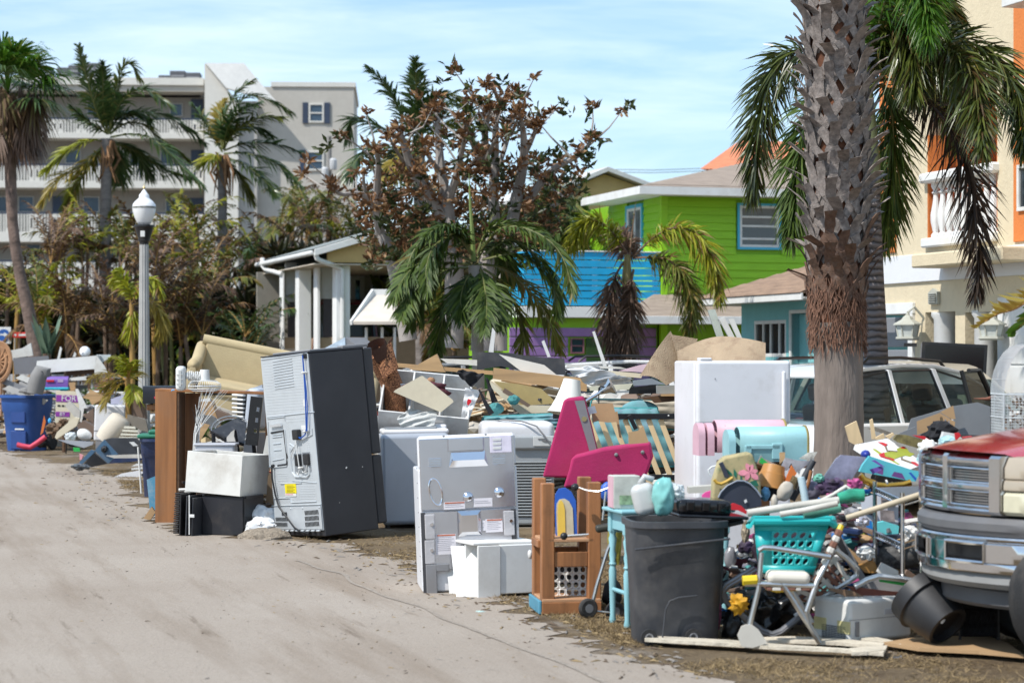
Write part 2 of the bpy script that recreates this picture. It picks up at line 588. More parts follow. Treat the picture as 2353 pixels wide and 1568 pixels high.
def window(par,x0,x1,z0,z1,y,trim,frame,pane,tw=.08,fw=.05,bars=(),mull=(),out=.03,curtain=None):
    "window in the plane y (outside towards -y): trim, frame, panes, bars"
    w_=MB()
    if trim is not None:
        for a in((x0-tw,x1+tw,z1,z1+tw),(x0-tw,x1+tw,z0-tw,z0),(x0-tw,x0,z0,z1),(x1,x1+tw,z0,z1)):
            w_.par((a[0],y-out,a[2]),(a[1]-a[0],0,0),(0,out+.02,0),(0,0,a[3]-a[2]),.004)
        o=w_.build('window',trim,par,smooth=0)
        fr=MB()
    else:
        o,fr=None,w_
    for a in((x0,x1,z1-fw,z1),(x0,x1,z0,z0+fw),(x0,x0+fw,z0+fw,z1-fw),(x1-fw,x1,z0+fw,z1-fw)):
        fr.par((a[0],y-out*.6,a[2]),(a[1]-a[0],0,0),(0,out+.02,0),(0,0,a[3]-a[2]),.004)
    for z in bars:
        fr.par((x0+fw,y-out*.5,z-fw*.4),(x1-x0-2*fw,0,0),(0,out,0),(0,0,fw*.8),.003)
    for x in mull:
        fr.par((x-fw*.4,y-out*.45,z0+fw),(fw*.8,0,0),(0,out,0),(0,0,z1-z0-2*fw),.003)
    f=fr.build('frame' if o else 'window',frame,o or par,smooth=0)
    o=o or f
    edges=[z0+fw,*bars,z1-fw]
    for i,(a,b)in enumerate(zip(edges,edges[1:])):
        MB().par((x0+fw,y+.012,a),(x1-x0-2*fw,0,0),(0,.01,0),(0,0,b-a),0).build('pane',curtain if(curtain and i>=(len(edges)-1)/2)else pane,o,smooth=0)
    return o


FR=rot(z=16.87) # frame whose X runs towards the houses and Y along the street
# --- lime green house -------------------------------------------------------
LIME=mat('lime_siding',(.265,.55,.006),.55,var=.09,dirt=.22,dcol=(.16,.28,.02),ds=1.2,grain='x')
LIMED=mat('lime_wall',(.22,.47,.010),.6,var=.06,dirt=.15)
TURQ=mat('turquoise_boards',(.006,.34,.62),.5,var=.08,dirt=.15)
TURQT=mat('turquoise_trim',(.06,.42,.60),.5,var=.06)
PURP=mat('purple_siding',(.27,.15,.36),.6,var=.08,dirt=.2)
SHING=mat('tan_shingles',(.30,.235,.185),.9,var=.22,vs=6,bump=.5,bs=25,dirt=.2,stretch=(.5,2,2))
SHINGB=mat('brown_shingles',(.27,.175,.115),.9,var=.3,vs=5,bump=.5,bs=25,stretch=(.5,2,2))
CURT=mat('grey_curtain',(.16,.16,.15),.5,var=.15,vs=3,spec=.6)
c0=G(1522,46)
M=Matrix.Translation(c0)@FR
gh=thing('house','lime green two storey house with turquoise balcony and white eaves','house',c0,FR)
h1=lambda x,y,v=0.:hit(M,1,v,*t3(x,y)) # on the side wall
h0=lambda x,y,v=0.:hit(M,0,v,*t3(x,y)) # on the street front
zb=h1(720,1110).z # balcony floor top
zt=5.12
B(.03,9,.03,9,0,zt,LIMED,'wall',gh)
wa,wb=h1(1290,660),h1(1592,348)
bh=.166
i=0
z=zb-.05
while z<zt-.02:
    top=min(z+bh,zt)
    segs=[(.1,9)]if(top<wa.z-.08 or z>wb.z+.08)else[(.1,wa.x-.08),(wb.x+.08,9)]
    for a,b in segs:
        MB().add([(a,-.034,z),(b,-.034,z),(b,.02,z),(a,.02,z),(a,-.006,top),(b,-.006,top),(b,.02,top),(a,.02,top)],
[(0,1,5,4),(3,7,6,2),(0,3,2,1),(4,5,6,7),(0,4,7,3),(1,2,6,5)]).build('siding_board',LIME,gh,smooth=0)
    z+=bh
fa,fb=h0(445,700),h0(556,350)
y0,y1=sorted((fa.y,fb.y))
z=zb
while z<zt-.02:
    top=min(z+bh,zt)
    segs=[(.02,3.4)]if z>fb.z+.08 else[(.02,y0-.07),(y1+.07,3.4)]
    for a,b in segs:
        MB().add([(-.034,a,z),(-.034,b,z),(.02,b,z),(.02,a,z),(-.006,a,top),(-.006,b,top),(.02,b,top),(.02,a,top)],
[(0,1,5,4),(3,7,6,2),(0,3,2,1),(4,5,6,7),(0,4,7,3),(1,2,6,5)]).build('siding_board',LIME,gh,smooth=0)
    z+=bh
B(-.045,.1,-.045,.1,0,zt,LIME,'corner_trim',gh)
zm=h1(1400,500).z
zq=h1(1400,430).z
window(gh,wa.x,wb.x,wa.z,wb.z,-.03,TURQT,WPAINT,GLASSD,tw=.05,fw=.055,bars=(h1(1400,597).z,zm,zq),curtain=CURT)
# front window, in its own plane: built along local y
fwin=window(gh,-y1,-y0,fa.z,fb.z,-.03,TURQT,WPAINT,mat('lace_window',(.10,.11,.12),.15,var=.5,vs=8,spec=.8),tw=.07,fw=.06,mull=(-(y0+y1)/2,))
fwin.rotation_euler=(0,0,R(-90))
# balcony
xb=-3.05
rails=[(700,757),(764,815),(822,872),(879,912),(919,952),(959,993),(1001,1051),(1058,1108)]
for a,b in rails:
    za,zc=h1(300,a).z,h1(300,b).z
    MB().par((xb,-.02,zc),(-xb-.06,0,0),(0,.024,0),(0,0,za-zc),.003).build('slat',TURQ,gh,smooth=0)
    MB().par((xb-.024,-.02,zc),(.024,0,0),(0,3.3,0),(0,0,za-zc),.003).build('slat',TURQ,gh,smooth=0)
for x in(xb+.05,xb/2-.02,-.2):
    B(x,x+.09,.006,.096,zb,h1(300,702).z,WPAINT,'railing_post',gh)
B(xb-.05,-.05,-.05,.07,h1(300,699).z,h1(300,690).z,WPAINT,'handrail',gh)
zf=h1(300,1200).z
B(xb-.1,-.05,-.08,3.4,zf,zb-.03,WPAINT,'balcony_fascia',gh)
B(xb+.35,xb+.5,-.1,-.082,zf,zb,WPAINT,'railing_post',gh)
# ground floor under the balcony: green band, purple boarded garage wall
zg=h1(300,1272).z
B(xb-.3,-.06,.14,3.2,0,zf-.005,LIMED,'lower_wall',gh)
z=zg
xw0,xw1=h1(0,1400,.1).x,h1(105,1400,.1).x
zw0,zw1=h1(50,1475,.1).z,h1(50,1355,.1).z
while z>.1:
    for a,b in([(xb-.3,xw0-.05),(xw1+.55,-.1)]if(z>zw0 and z-.2<zw1)else[(xb-.3,-.1)]):
        MB().par((a,.1,z-.2),(b-a,0,0),(0,.04,0),(0,0,.185),.012).build('garage_board',PURP,gh,smooth=0)
    z-=.2
window(gh,xw0,xw1,zw0,zw1,.1,None,mat('purple_frame',(.2,.08,.1),.6),GLASSD,fw=.03,bars=((zw0+zw1)/2,))
B(xw1+.04,xw1+.5,.09,.14,0,zw1,mat('dark_green_door',(.02,.06,.008),.6),'door',gh)
# porch roof over the entry and main hip roof
ra,rb=h1(495,1235,-1.3),h1(1290,1235,-1.3)
zr=ra.z
pr=MB()
pr.add([(ra.x,-1.3,zr+.12),(6,-1.3,zr+.12),(6,.0,zr+.62),(ra.x+.9,0,zr+.62),(ra.x,-.02,zr+.12)],[(0,1,2,3),(0,3,4)])
po=pr.build('porch_roof',SHING,gh,smooth=0)
B(ra.x-.02,6,-1.34,-1.3,zr-.03,zr+.13,WPAINT,'fascia',gh)
B(ra.x-.04,ra.x,-1.34,-.05,zr-.03,zr+.13,WPAINT,'fascia',gh)
B(ra.x,6,-1.3,-.04,zr-.02,zr+.02,WPAINT,'soffit',gh)
o_=.62
zE0,zE1=hit(M,1,-o_,1471,446).z,hit(M,1,-o_,1471,427).z
fx0=hit(M,1,-o_,1471,430).x
yl=hit(M,0,fx0,1337,455).y
B(fx0,10,-o_-.03,-o_,zE0,zE1,WPAINT,'fascia',gh)
B(fx0-.03,fx0,-o_-.03,yl,zE0,zE1,WPAINT,'fascia',gh)
B(fx0,9.6,-o_,yl,zE0+.02,zE0+.05,WPAINT,'soffit',gh)
rf=MB()
k=.225
ax,ay=fx0+5,-o_+5
rf.add([(fx0-.03,-o_-.03,zE1),(10,-o_-.03,zE1),(10,ay,zE1+5*k),(ax,ay,zE1+5*k),(fx0-.03,yl,zE1),(10,yl+5,zE1)],
[(0,1,2,3),(0,3,4),(4,3,2,5)])
ro=rf.build('roof',SHING,gh,smooth=0)
# shingle courses near enough to tell apart: thin proud rows
for j in range(1,22):
    y=-o_-.03+j*.22
    if y>ay-.1:break
    MB().add([(fx0-.03+(y+o_+.03),y-.02,zE1+(y+o_+.03)*k+.004),(10,y-.02,zE1+(y+o_+.03)*k+.004),(10,y+.2,zE1+(y+.22+o_)*k+.02),(fx0+(y+o_+.2),y+.2,zE1+(y+.22+o_)*k+.02)],
[(0,1,2,3)]).build('shingle_course',SHING,ro,smooth=0)
# --- yellow house and peach roofed house further off ------------------------------
YEL=mat('yellow_stucco',(.52,.36,.15),.85,var=.08,bump=.2,bs=30)
a0=G(1290,62)
yh=thing('house','yellow stucco house with white gable eaves behind the lime green one','house',a0,FR)
MY=Matrix.Translation(a0)@FR
q=lambda px,py:hit(MY,1,0,px,py)
g0,g1,g2=q(1295,470),q(1388,396),q(1470,436)
m=MB()
m.prism([(0,0,0),(g2.x+.3,0,0),(g2.x+.3,0,g2.z),(g1.x,0,g1.z-.05),(0,0,g0.z+.35)],(0,7,0))
m.build('wall',YEL,yh,smooth=0)
m=MB()
for a,b in(((-.4,0,g0.z+.25),(g1.x,0,g1.z)),((g1.x,0,g1.z),(g2.x+.7,0,g2.z-.12))):
    a,b=V(a),V(b)
    m.par(a+V((0,-.35,0)),b-a,(0,8,0),(0,0,.14),.01)
m.build('roof',mat('pale_roof',(.55,.54,.52),.7,var=.08),yh,smooth=0)
window(yh,1.0,1.9,4.2,5.0,-.02,None,WPAINT,GLASSD)
PEACH=mat('peach_tile',(.62,.21,.10),.75,var=.14,vs=5,bump=.3,bs=14)
b0=G(1640,78)
oh=thing('house','cream house under a peach tiled hip roof rising past the lime green roof','house',b0,FR)
MO=Matrix.Translation(b0)@FR
e0,e1=hit(MO,1,0,1608,388),hit(MO,1,3.5,1700,322)
m=MB()
m.add([(e0.x,0,e0.z),(12,0,e0.z),(12,3.5,e1.z),(e1.x,3.5,e1.z),(e0.x+6,7,e0.z),(12,7,e0.z)],[(0,1,2,3),(0,3,4),(4,3,2,5)])
m.build('roof',PEACH,oh,smooth=0)
B(e0.x+.5,12,.5,6.5,0,e0.z,YEL,'wall',oh)
window(oh,2.0,3.2,5.4,6.5,.48,None,WPAINT,GLASSD)


# --- teal bungalow ------------------------------------------------------------
TEAL=mat('teal_stucco',(.20,.50,.52),.8,var=.06,bump=.25,bs=35,dirt=.15)
a0=G(1703,38)
FT=rot(z=16.87-90) # X runs along the street towards the viewer, Y away from the street
MT=Matrix.Translation(a0)@FT
th=thing('house','pale teal single storey house with low brown shingle roof','house',a0,FT)
q=lambda x,y,v=0.:hit(MT,1,v,*t3(x,y))
wA,wB=q(1405,1500),q(1650,1215)
dA,dB=q(1695,1500),q(1778,1165)
zTE=q(1500,1070,-.6).z
m=MB()
cells(m,0,3.4,0,zTE,[(wA.x,wB.x,wA.z,wB.z),(dA.x,dB.x+.2,0,dB.z)],0,.18)
m.par((0,.2,0),(3.4,0,0),(0,6,0),(0,0,zTE),0)
m.build('wall',TEAL,th,smooth=0)
window(th,wA.x,wB.x,wA.z,wB.z,.02,None,WPAINT,GLASSD,fw=.06,mull=(wA.x+(wB.x-wA.x)*.27,(wA.x+wB.x)/2,wA.x+(wB.x-wA.x)*.77))
B(dA.x-.06,dA.x,-.03,.19,0,dB.z+.06,WPAINT,'door_frame',th)
B(dA.x,dB.x+.2,-.03,.19,dB.z,dB.z+.06,WPAINT,'door_frame',th)
B(dA.x+.02,dB.x+.2,.12,.17,0,dB.z,TEAL,'door',th)
eA,eB=q(965,1112,-.6),q(1810,1038,-.6)
zf0,zf1=q(1500,1070,-.6).z-.02,q(1500,1035,-.6).z+.02
B(eA.x,3.9,-.64,-.6,zf0,zf1,WPAINT,'fascia',th)
B(eA.x-.04,eA.x,-.64,6.6,zf0,zf1,WPAINT,'fascia',th)
B(eA.x,3.9,-.6,0,zf0+.02,zf0+.05,WPAINT,'soffit',th)
B(eA.x,0,0,6.6,zf0+.02,zf0+.05,WPAINT,'soffit',th)
m=MB()
kk=.34
m.add([(eA.x-.04,-.64,zf1),(3.9,-.64,zf1),(2.2,2.9,zf1+3.54*kk),(eA.x+2.6,2.9,zf1+3.54*kk),(eA.x-.04,6.6,zf1),(3.9,6.6,zf1)],[(0,1,2,3),(0,3,4),(1,5,2),(4,3,2,5)])
to=m.build('roof',SHINGB,th,smooth=0)
for j in range(14):
    a=j*.24
    za=zf1+a*kk+.004
    MB().add([(eA.x+a*.75,-.66+a,za),(3.9-a*.48,-.66+a,za),(3.9-a*.48,-.43+a,za+.1),(eA.x+a*.75+.2,-.43+a,za+.1)],[(0,1,2,3)]).build('shingle_course',SHINGB,to,smooth=0)


# --- cream and orange townhouse -----------------------------------------------
STUC=mat('cream_stucco',(.62,.53,.37),.88,var=.05,vs=8,bump=.35,bs=28,dirt=.12)
ORAN=mat('orange_stucco',(.62,.19,.045),.85,var=.06,vs=8,bump=.3,bs=28)
BAND=mat('white_band',(.66,.67,.69),.75,var=.03,bump=.15,bs=40)
a0=G(2020,31)
MC=Matrix.Translation(a0)@FT
ch=thing('townhouse','tall cream townhouse with orange panels and a white baluster balcony','house',a0,FT)
q=lambda x,y,v=0.:hit(MC,1,v,*t1(x,y))
bA,bB=q(287,1108),q(600,330)
sA,sB=q(80,1135),q(150,300)
za,zb_=q(400,1250).z,q(400,1122).z
cA,cB,cC,cD=q(278,1560),q(412,1390),q(456,1560),q(602,1390)
gA,gB=q(85,1560),q(213,1402)
topz=9.4
wR=12.
m=MB()
archz=bB.z-(bB.x-bA.x)*.32
cells(m,0,wR,0,topz,[(bA.x,bB.x,bA.z,bB.z),(cA.x,cB.x,0,cB.z),(cC.x,cD.x,0,cD.z),(gA.x-.6,gB.x,0,gB.z)],0,.35)
ns=14
cx,rx_=(bA.x+bB.x)/2,(bB.x-bA.x)/2
for i in range(ns): # spandrels make the opening arched
    g0_,g1_=math.pi*i/ns,math.pi*(i+1)/ns
    xa,xb_=cx-rx_*math.cos(g0_),cx-rx_*math.cos(g1_)
    z0_,z1_=archz+(bB.z-archz)*math.sin(g0_),archz+(bB.z-archz)*math.sin(g1_)
    m.prism([(xa,.002,z0_),(xb_,.002,z1_),(xb_,.002,bB.z+.001),(xa,.002,bB.z+.001)],(0,.34,0))
m.build('wall',STUC,ch,smooth=0)
B(0,wR,2.2,9,0,topz,STUC,'rear_wall',ch)
m=MB()
m.par((bA.x-.1,1.3,bA.z),(bB.x-bA.x+.2,0,0),(0,.1,0),(0,0,bB.z-bA.z),0)
m.par((bA.x-.12,.36,bA.z),(.1,0,0),(0,.95,0),(0,0,bB.z-bA.z),0)
m.par((bB.x+.02,.36,bA.z),(.1,0,0),(0,.95,0),(0,0,bB.z-bA.z),0)
m.par((bA.x-.1,.36,bA.z-.1),(bB.x-bA.x+.2,0,0),(0,1.0,0),(0,0,.1),0)
m.build('balcony_recess',ORAN,ch,smooth=0)
for xr in(bA.x+.002,bB.x-.022):
    B(xr,xr+.02,.004,.334,bA.z,archz,ORAN,'orange_reveal',ch,b=0)
B(sA.x,sB.x,-.03,.0,sA.z,topz-.4,ORAN,'orange_panel',ch)
oA=q(680,1082)
B(oA.x,oA.x+2.6,-.03,.0,oA.z,topz-.2,ORAN,'orange_panel',ch)
wz0,wz1=q(710,945).z,q(710,738).z
window(ch,q(706,900).x,q(706,900).x+1.2,wz0,wz1,-.05,None,WPAINT,GLASSD)
B(0,wR,-.04,.0,za,zb_,BAND,'white_band',ch)
lA,lB=q(214,1198,-.5),q(388,1120,-.5)
B(lA.x,q(600,1150,-.5).x+.1,-.5,-.042,lA.z,lB.z,STUC,'balcony_ledge',ch,b=.02)
# balustrade
rz0,rz1=q(330,1062).z,q(330,815).z
B(bA.x-.05,bB.x+.05,-.12,.2,q(330,815).z,q(330,770).z,WPAINT,'handrail',ch,b=.03)
B(bA.x-.02,bB.x+.02,-.1,.2,bA.z,rz0,WPAINT,'rail_base',ch,b=.02)
hh=rz1-rz0
prof=[(.055,0),(.055,.06),(.035,.1),(.06,.3),(.062,.42),(.035,.68),(.03,.78),(.05,.82),(.03,.86),(.055,.93),(.055,1)]
me=MB().lathe([(r*1.25,z*hh)for r,z in prof],10).mesh('baluster',WPAINT)
nb=9
for i in range(nb):
    o=bpy.data.objects.new('baluster',me);C.objects.link(o);o.parent=ch
    o.location=(bA.x+.16+(bB.x-bA.x-.32)*i/(nb-1),.05,rz0)
# columns in the lower openings, the back of the loggia, garage doors
for x0,x1 in((cA.x,cB.x),(cC.x,cD.x)):
    xm=x0+(x1-x0)*.3
    MB().lathe([(.21,0),(.21,.12),(.17,.16),(.165,cB.z-.1),(.2,cB.z-.05),(.2,cB.z)],20,Matrix.Translation((xm,.18,0))).build('column',WPAINT,ch)
B(cA.x-.3,cD.x+.6,1.2,1.3,0,3.0,STUC,'loggia_wall',ch)
GDOOR=mat('grey_garage_door',(.20,.21,.23),.55,var=.05,dirt=.15)
for i in range(5):
    B(gA.x-.6,gB.x-.02,.3,.34,gB.z*i/5+.01,gB.z*(i+1)/5-.03,GDOOR,'garage_door_panel',ch,b=.012)
gt=q(213,1352).z
B(gA.x-.7,gB.x+.14,-.05,.0,gB.z+.002,gt,WPAINT,'garage_header',ch)
B(gB.x,gB.x+.13,-.05,.1,0,gB.z,WPAINT,'garage_jamb',ch)
wG=q(618,1330)
B(wG.x,wG.x+3.4,-.06,-.0,0,wG.z,WPAINT,'white_garage_surround',ch)
for i in range(5):
    B(wG.x+.35,wG.x+3.0,-.075,-.062,wG.z*.82*i/5+.01,wG.z*.82*(i+1)/5-.02,WPAINT,'garage_door_panel',ch)
B(-.4,wR,-.9,1,topz,topz+.2,WPAINT,'eaves',ch)
eA=hit(MC,1,-.9,2300,14)
B(eA.x,wR,-.9,.0,eA.z-.02,eA.z+.14,WPAINT,'soffit',ch)
GRYL=mat('lantern_metal',(.42,.42,.36),.6,var=.1)
FROST=mat('frosted_glass',(.55,.58,.55),.3,var=.12,vs=8)
def plaque(x0,x1,y0,y1,lab):
    a,b=q(x0,y1),q(x1,y0)
    t=thing('wall_vent',lab,'vent',MC@V(((a.x+b.x)/2,0,a.z)),FT)
    w_,h_=(b.x-a.x)/2,b.z-a.z
    MB().prism([(-w_,-.05,0),(w_,-.05,0),(w_,-.05,h_*.75),(0,-.05,h_),(-w_,-.05,h_*.75)],(0,.045,0)).build('frame',GRYL,t,smooth=0)
    for i in range(5):
        MB().box((0,-.065,h_*(.12+i*.13)),(w_*1.5,.02,h_*.06),rot(x=30),.002).build('slat',mat('vent_slat',(.25,.26,.24),.6),t,smooth=0)
plaque(306,346,1286,1360,'small grey gabled vent on the cream wall above the lower columns')
plaque(496,534,1286,1360,'small grey gabled vent partly behind a drooping palm frond tip')
def lantern(x0,x1,y0,y1,lab):
    a,b=q(x0,y1,-.25),q(x1,y0,-.25)
    w_,h_=.17,b.z-a.z
    t=thing('wall_lantern',lab,'lantern',MC@V(((a.x+b.x)/2,-.25,a.z)),FT,'wall lanterns on the cream townhouse')
    MB().lathe([(w_*.8,0),(w_*.95,.02),(w_*.9,.05)],6).build('base',GRYL,t,smooth=0)
    MB().lathe([(w_*.72,.05),(w_*.9,h_*.55)],6).build('glass',FROST,t,smooth=0)
    m=MB()
    for k in range(6):
        g=math.pi*k/3
        c,s=math.cos(g),math.sin(g)
        m.tube([(w_*.74*c,w_*.74*s,.05),(w_*.92*c,w_*.92*s,h_*.55)],.012,4)
    m.build('cage',GRYL,t)
    MB().lathe([(w_*1.15,h_*.55),(w_*1.1,h_*.6),(w_*.5,h_*.75),(w_*.35,h_*.85),(.03,h_*.9),(.02,h_)],6).build('cap',GRYL,t,smooth=0)
    MB().tube([(0,0,h_),(0,.1,h_+.08),(0,.25,h_*.8)],.018,6).build('bracket',GRYL,t)
lantern(166,232,1395,1520,'grey wall lantern beside the dark garage opening')
lantern(540,606,1395,1520,'grey wall lantern beside the white garage surround')


# --- house with white pillars ---------------------------------------------------
c0=G(724,50)
MPH=Matrix.Translation(c0)@FR
ph=thing('house','raised white house with tall square pillars and a grey gable roof','house',c0,FR)
q=lambda x,y,ax=1,v=0.:hit(MPH,ax,v,*t2(x,y))
ez=q(650,430).z
yl=q(115,520,0,0).y
gx=q(1215,262).x
gz=q(1215,262).z
gz,gx=ez+(gz-ez)*2,gx*2
GR=mat('grey_shingles',(.22,.24,.23),.9,var=.15,vs=5,bump=.4,bs=25)
m=MB()
for dz_ in(0,-.06):m.add([(-.05,-.1,ez+dz_),(gx,-.1,gz+dz_),(gx,2.6,gz+dz_),(-.05,yl,ez+dz_),(2*gx,-.1,ez+dz_),(2*gx,yl,ez+dz_)],[(0,1,2,3),(1,4,5,2),(3,2,5)])
m.build('roof',GR,ph,smooth=0)
m=MB()
dz=gz-ez
m.par((-.05,-.17,ez-.17),(gx+.05,0,dz),(0,.06,0),(0,0,.155),.01)
m.par((gx,-.17,gz-.17),(gx+.05,0,-dz),(0,.06,0),(0,0,.155),.01)
m.build('rake_board',WPAINT,ph,smooth=0)
B(-.16,-.05,-.1,yl,ez-.15,ez-.04,WPAINT,'gutter',ph,b=.03)
B(-.04,6,.0,yl-.1,ez-.36,ez-.33,mat('beige_soffit',(.55,.49,.40),.8),'soffit',ph)
m=MB()
m.prism([(.3,.05,ez-.3),(2*gx,.05,ez-.3),(2*gx,.05,ez-.1),(gx,.05,gz-.12),(.3,.05,ez-.02)],(0,.1,0))
m.build('gable_wall',YEL,ph,smooth=0)
yp=.5
xs_=[(850,990,0.25),(485,612,2.6),(665,700,1.4),(330,352,3.9)]
for a,b,dy in xs_:
    pa,pb=q(a,900,1,dy),q(b,900,1,dy)
    B(pa.x,pb.x,dy,dy+.4,0,ez-.36,mat('fresh_white',(.80,.80,.78),.6,var=.03),'pillar',ph,b=.015)
PANEL=mat('privacy_panel',(.44,.44,.43),.7,var=.05,dirt=.2)
for a,b,t_,bt,dy in((702,815,545,915,1.5),(355,470,560,945,4.0)):
    pa,pb=q(a,bt,1,dy),q(b,t_,1,dy)
    B(pa.x,pb.x,dy,dy+.04,pa.z,pb.z,PANEL,'hanging_panel',ph)
    for f in(.25,.5,.82):
        x=pa.x+(pb.x-pa.x)*f
        B(x,x+.1,dy+.02,dy+.06,q(a,1290,1,dy).z,pa.z,mat('lattice_dark',(.06,.05,.055),.6),'railing_bar',ph)
    lo=q(a,1400,1,dy).z
    B(pa.x,pb.x,dy+.05,dy+.12,lo,q(a,1292,1,dy).z,mat('tan_panel',(.46,.34,.22),.7),'knee_wall',ph)
INTD=mat('porch_shade',(.13,.12,.11),.8,var=.2)
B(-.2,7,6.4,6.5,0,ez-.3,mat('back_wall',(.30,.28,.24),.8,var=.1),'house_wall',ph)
pa,pb=q(1000,965,1,6.3),q(1135,690,1,6.3)
window(ph,pa.x,pb.x,pa.z,pb.z,6.36,None,mat('grey_trim',(.45,.44,.42),.7),GLASSD,fw=.12)
for a,b in((1205,1265),(1285,1350)):
    pa,pb=q(a,815,1,6.3),q(b,690,1,6.3)
    B(pa.x,pb.x,6.33,6.38,pa.z,pb.z,GLASSD,'window',ph)
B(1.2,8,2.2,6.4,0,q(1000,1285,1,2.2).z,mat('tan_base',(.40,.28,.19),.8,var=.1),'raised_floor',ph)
m=MB()
p0=q(650,465,1,-.08)
m.tube([p0,q(668,525,1,-.08),q(700,545,1,-.05),q(850,595,1,.15),q(905,625,1,.18),q(915,680,1,.18),q(915,1300,1,.18)],.06,8)
m.build('downspout',WPAINT,ph)
m=MB()
m.tube([q(132,525,0,-.1),q(140,600,0,-.1),q(165,630,0,-.05),q(330,675,1,3.9)],.06,8)
m.build('downspout',WPAINT,ph)
# small shed-roofed entry
ca=G(858,44)
co=thing('entry_canopy','small white canopy with beige ceiling on thin white posts','canopy',ca,rot(z=6))
MCO=Matrix.Translation(ca)@rot(z=6)
q=lambda x,y,v=0.:hit(MCO,1,v,*t2(x,y))
f0,f1,b0,b1=q(1010,1165,-.3),q(1440,1165,-.3),q(1215,905,1.6),q(1420,905,1.6)
m=MB()
m.slab([q(1005,1130,-.3),q(1010,1168,-.3),q(1222,908,1.2),q(1218,820,1.2)],.05)
m.slab([q(1218,822,1.2),q(1222,908,1.2),q(1440,908,1.2),q(1440,822,1.2)],.05)
m.build('fascia',WPAINT,co,smooth=0)
m=MB()
m.prism([q(1015,1166,-.28),q(1222,908,1.2),q(1440,908,1.2),q(1445,1166,-.28)],(0,0,.06))
m.build('ceiling',mat('canopy_ceiling',(.60,.53,.45),.8),co,smooth=0)
for x in(1135,1290,1412):
    a,b=q(x,1300,0),q(x+24,1170,0)
    B(a.x,b.x,0,.16,0,b.z-.05,WPAINT,'post',co)


# --- apartment block ---------------------------------------------------------------
DC=130.
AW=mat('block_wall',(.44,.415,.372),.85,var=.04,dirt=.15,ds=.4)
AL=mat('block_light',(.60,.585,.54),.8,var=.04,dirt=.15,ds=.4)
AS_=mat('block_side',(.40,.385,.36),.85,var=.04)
BLUED=mat('navy_shutter',(.025,.04,.075),.6)
WINB=mat('blue_window',(.045,.075,.11),.25,var=.4,vs=.5,spec=.4)
FA=rot(z=3)
a0=G(470,DC)
MA=Matrix.Translation(a0)@FA
ab=thing('apartment_block','five storey grey apartment block with white balconies and a sloped stair tower','building',a0,FA)
q=lambda px,py,v=0.:hit(MA,1,v,px,py)
xl=q(-150,500).x
ztop=q(300,181).z
B(xl,-.05,1.8,12,0,ztop-.9,mat('block_recess_shade',(.25,.23,.205),.85,var=.06),'wall',ab)  # shade of the balcony recess put into the wall colour
B(xl,-.05,-.15,12,q(300,196).z,q(300,179).z,AL,'roof_edge',ab)
B(xl,-.05,0,1.8,q(300,210).z,q(300,196).z-.01,AW,'roof_band',ab)
floors=[(271,305,318),(377,416,432),(488,533,556),(598,642,665),(708,752,775)]
for a,b,c in floors:
    zt_,zb2,zc=q(300,a).z,q(300,b).z,q(300,c).z
    B(xl,-.05,0,1.8,zc,zb2,AL,'balcony_floor',ab)
    r_=MB()
    n_=46
    dx=(-.05-xl)/n_
    r_.par((xl,.02,zt_-.09),(-.05-xl,0,0),(0,.07,0),(0,0,.09),0)
    ro=r_.build('balcony_rail',BLUED,ab,smooth=0)
    r_=MB()
    for i in range(n_):
        x=xl+i*dx
        if i%4<2:
            for u in(0,.62):
                r_.par((x+dx*u,.03,zb2),(dx*.28,0,0),(0,.05,0),(0,0,zt_-zb2-.09),0)
            r_.par((x+dx*.28,.03,zt_-.35),(dx*.34,0,0),(0,.05,0),(0,0,.26),0)
            r_.par((x+dx*.28,.03,zb2),(dx*.34,0,0),(0,.05,0),(0,0,.22),0)
        else:
            r_.par((x+dx*.1,.03,zb2),(dx*.26,0,0),(0,.05,0),(0,0,zt_-zb2-.09),0)
            r_.par((x+dx*.6,.03,zb2),(dx*.26,0,0),(0,.05,0),(0,0,zt_-zb2-.09),0)
    r_.build('balusters',AL,ab,smooth=0,kind='stuff')
for px0,px1,py0,py1 in((42,78,451,488),(191,229,452,488),(-20,20,451,488),(380,420,456,492),(368,398,347,378),(36,66,344,376),(150,186,344,376),(250,286,346,378),(60,94,560,592),(250,290,560,592),(390,420,238,268),(200,232,236,266),(60,92,236,266)):
    a,b=q(px0,py1,1.8),q(px1,py0,1.8)
    window(ab,a.x,b.x,a.z,b.z,1.74,None,AS_,WINB,fw=.05,out=.08)
for px0,px1,py0,py1 in((121,152,451,535),(439,467,228,300),(439,467,345,412),(435,467,455,530),(300,326,345,412),(318,340,455,530)):
    a,b=q(px0,py1,1.8),q(px1,py0,1.8)
    B(a.x,b.x,1.74,1.8,a.z,b.z,BLUED,'door',ab)
# stair tower with a shed roof of white tiles
tA,tB=q(470,147,-1.2),q(547,147,-1.2)
tx2=q(592,500,0).x
zt1,zt2=tA.z,q(500,228,-1.2).z
m=MB()
yd=5.
m.prism([(tA.x,-1.2,0),(tA.x,-1.2,zt1),(tA.x+.15,-1.2,zt1),(tB.x,-1.2,q(592,236,-1.2).z),(tB.x,-1.2,0)],(0,yd,0))
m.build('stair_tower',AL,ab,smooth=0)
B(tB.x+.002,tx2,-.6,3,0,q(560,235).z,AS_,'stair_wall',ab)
r0,r1,r2,r3_=q(472,148,-1.2),q(558,148,4),q(632,228,4),q(522,206,-1.2)
m=MB()
rows=12
TILEW=mat('white_roof_tile',(.72,.71,.68),.7,var=.06)
tr=MB().slab([r0,q(560,148,-1.),q(634,236,-1.),q(520,205,-1.25)],.3).build('tower_roof',TILEW,ab,smooth=0)
A0_,A1_,A2_,A3_=r0,q(560,148,-1.),q(634,236,-1.),q(520,205,-1.25)
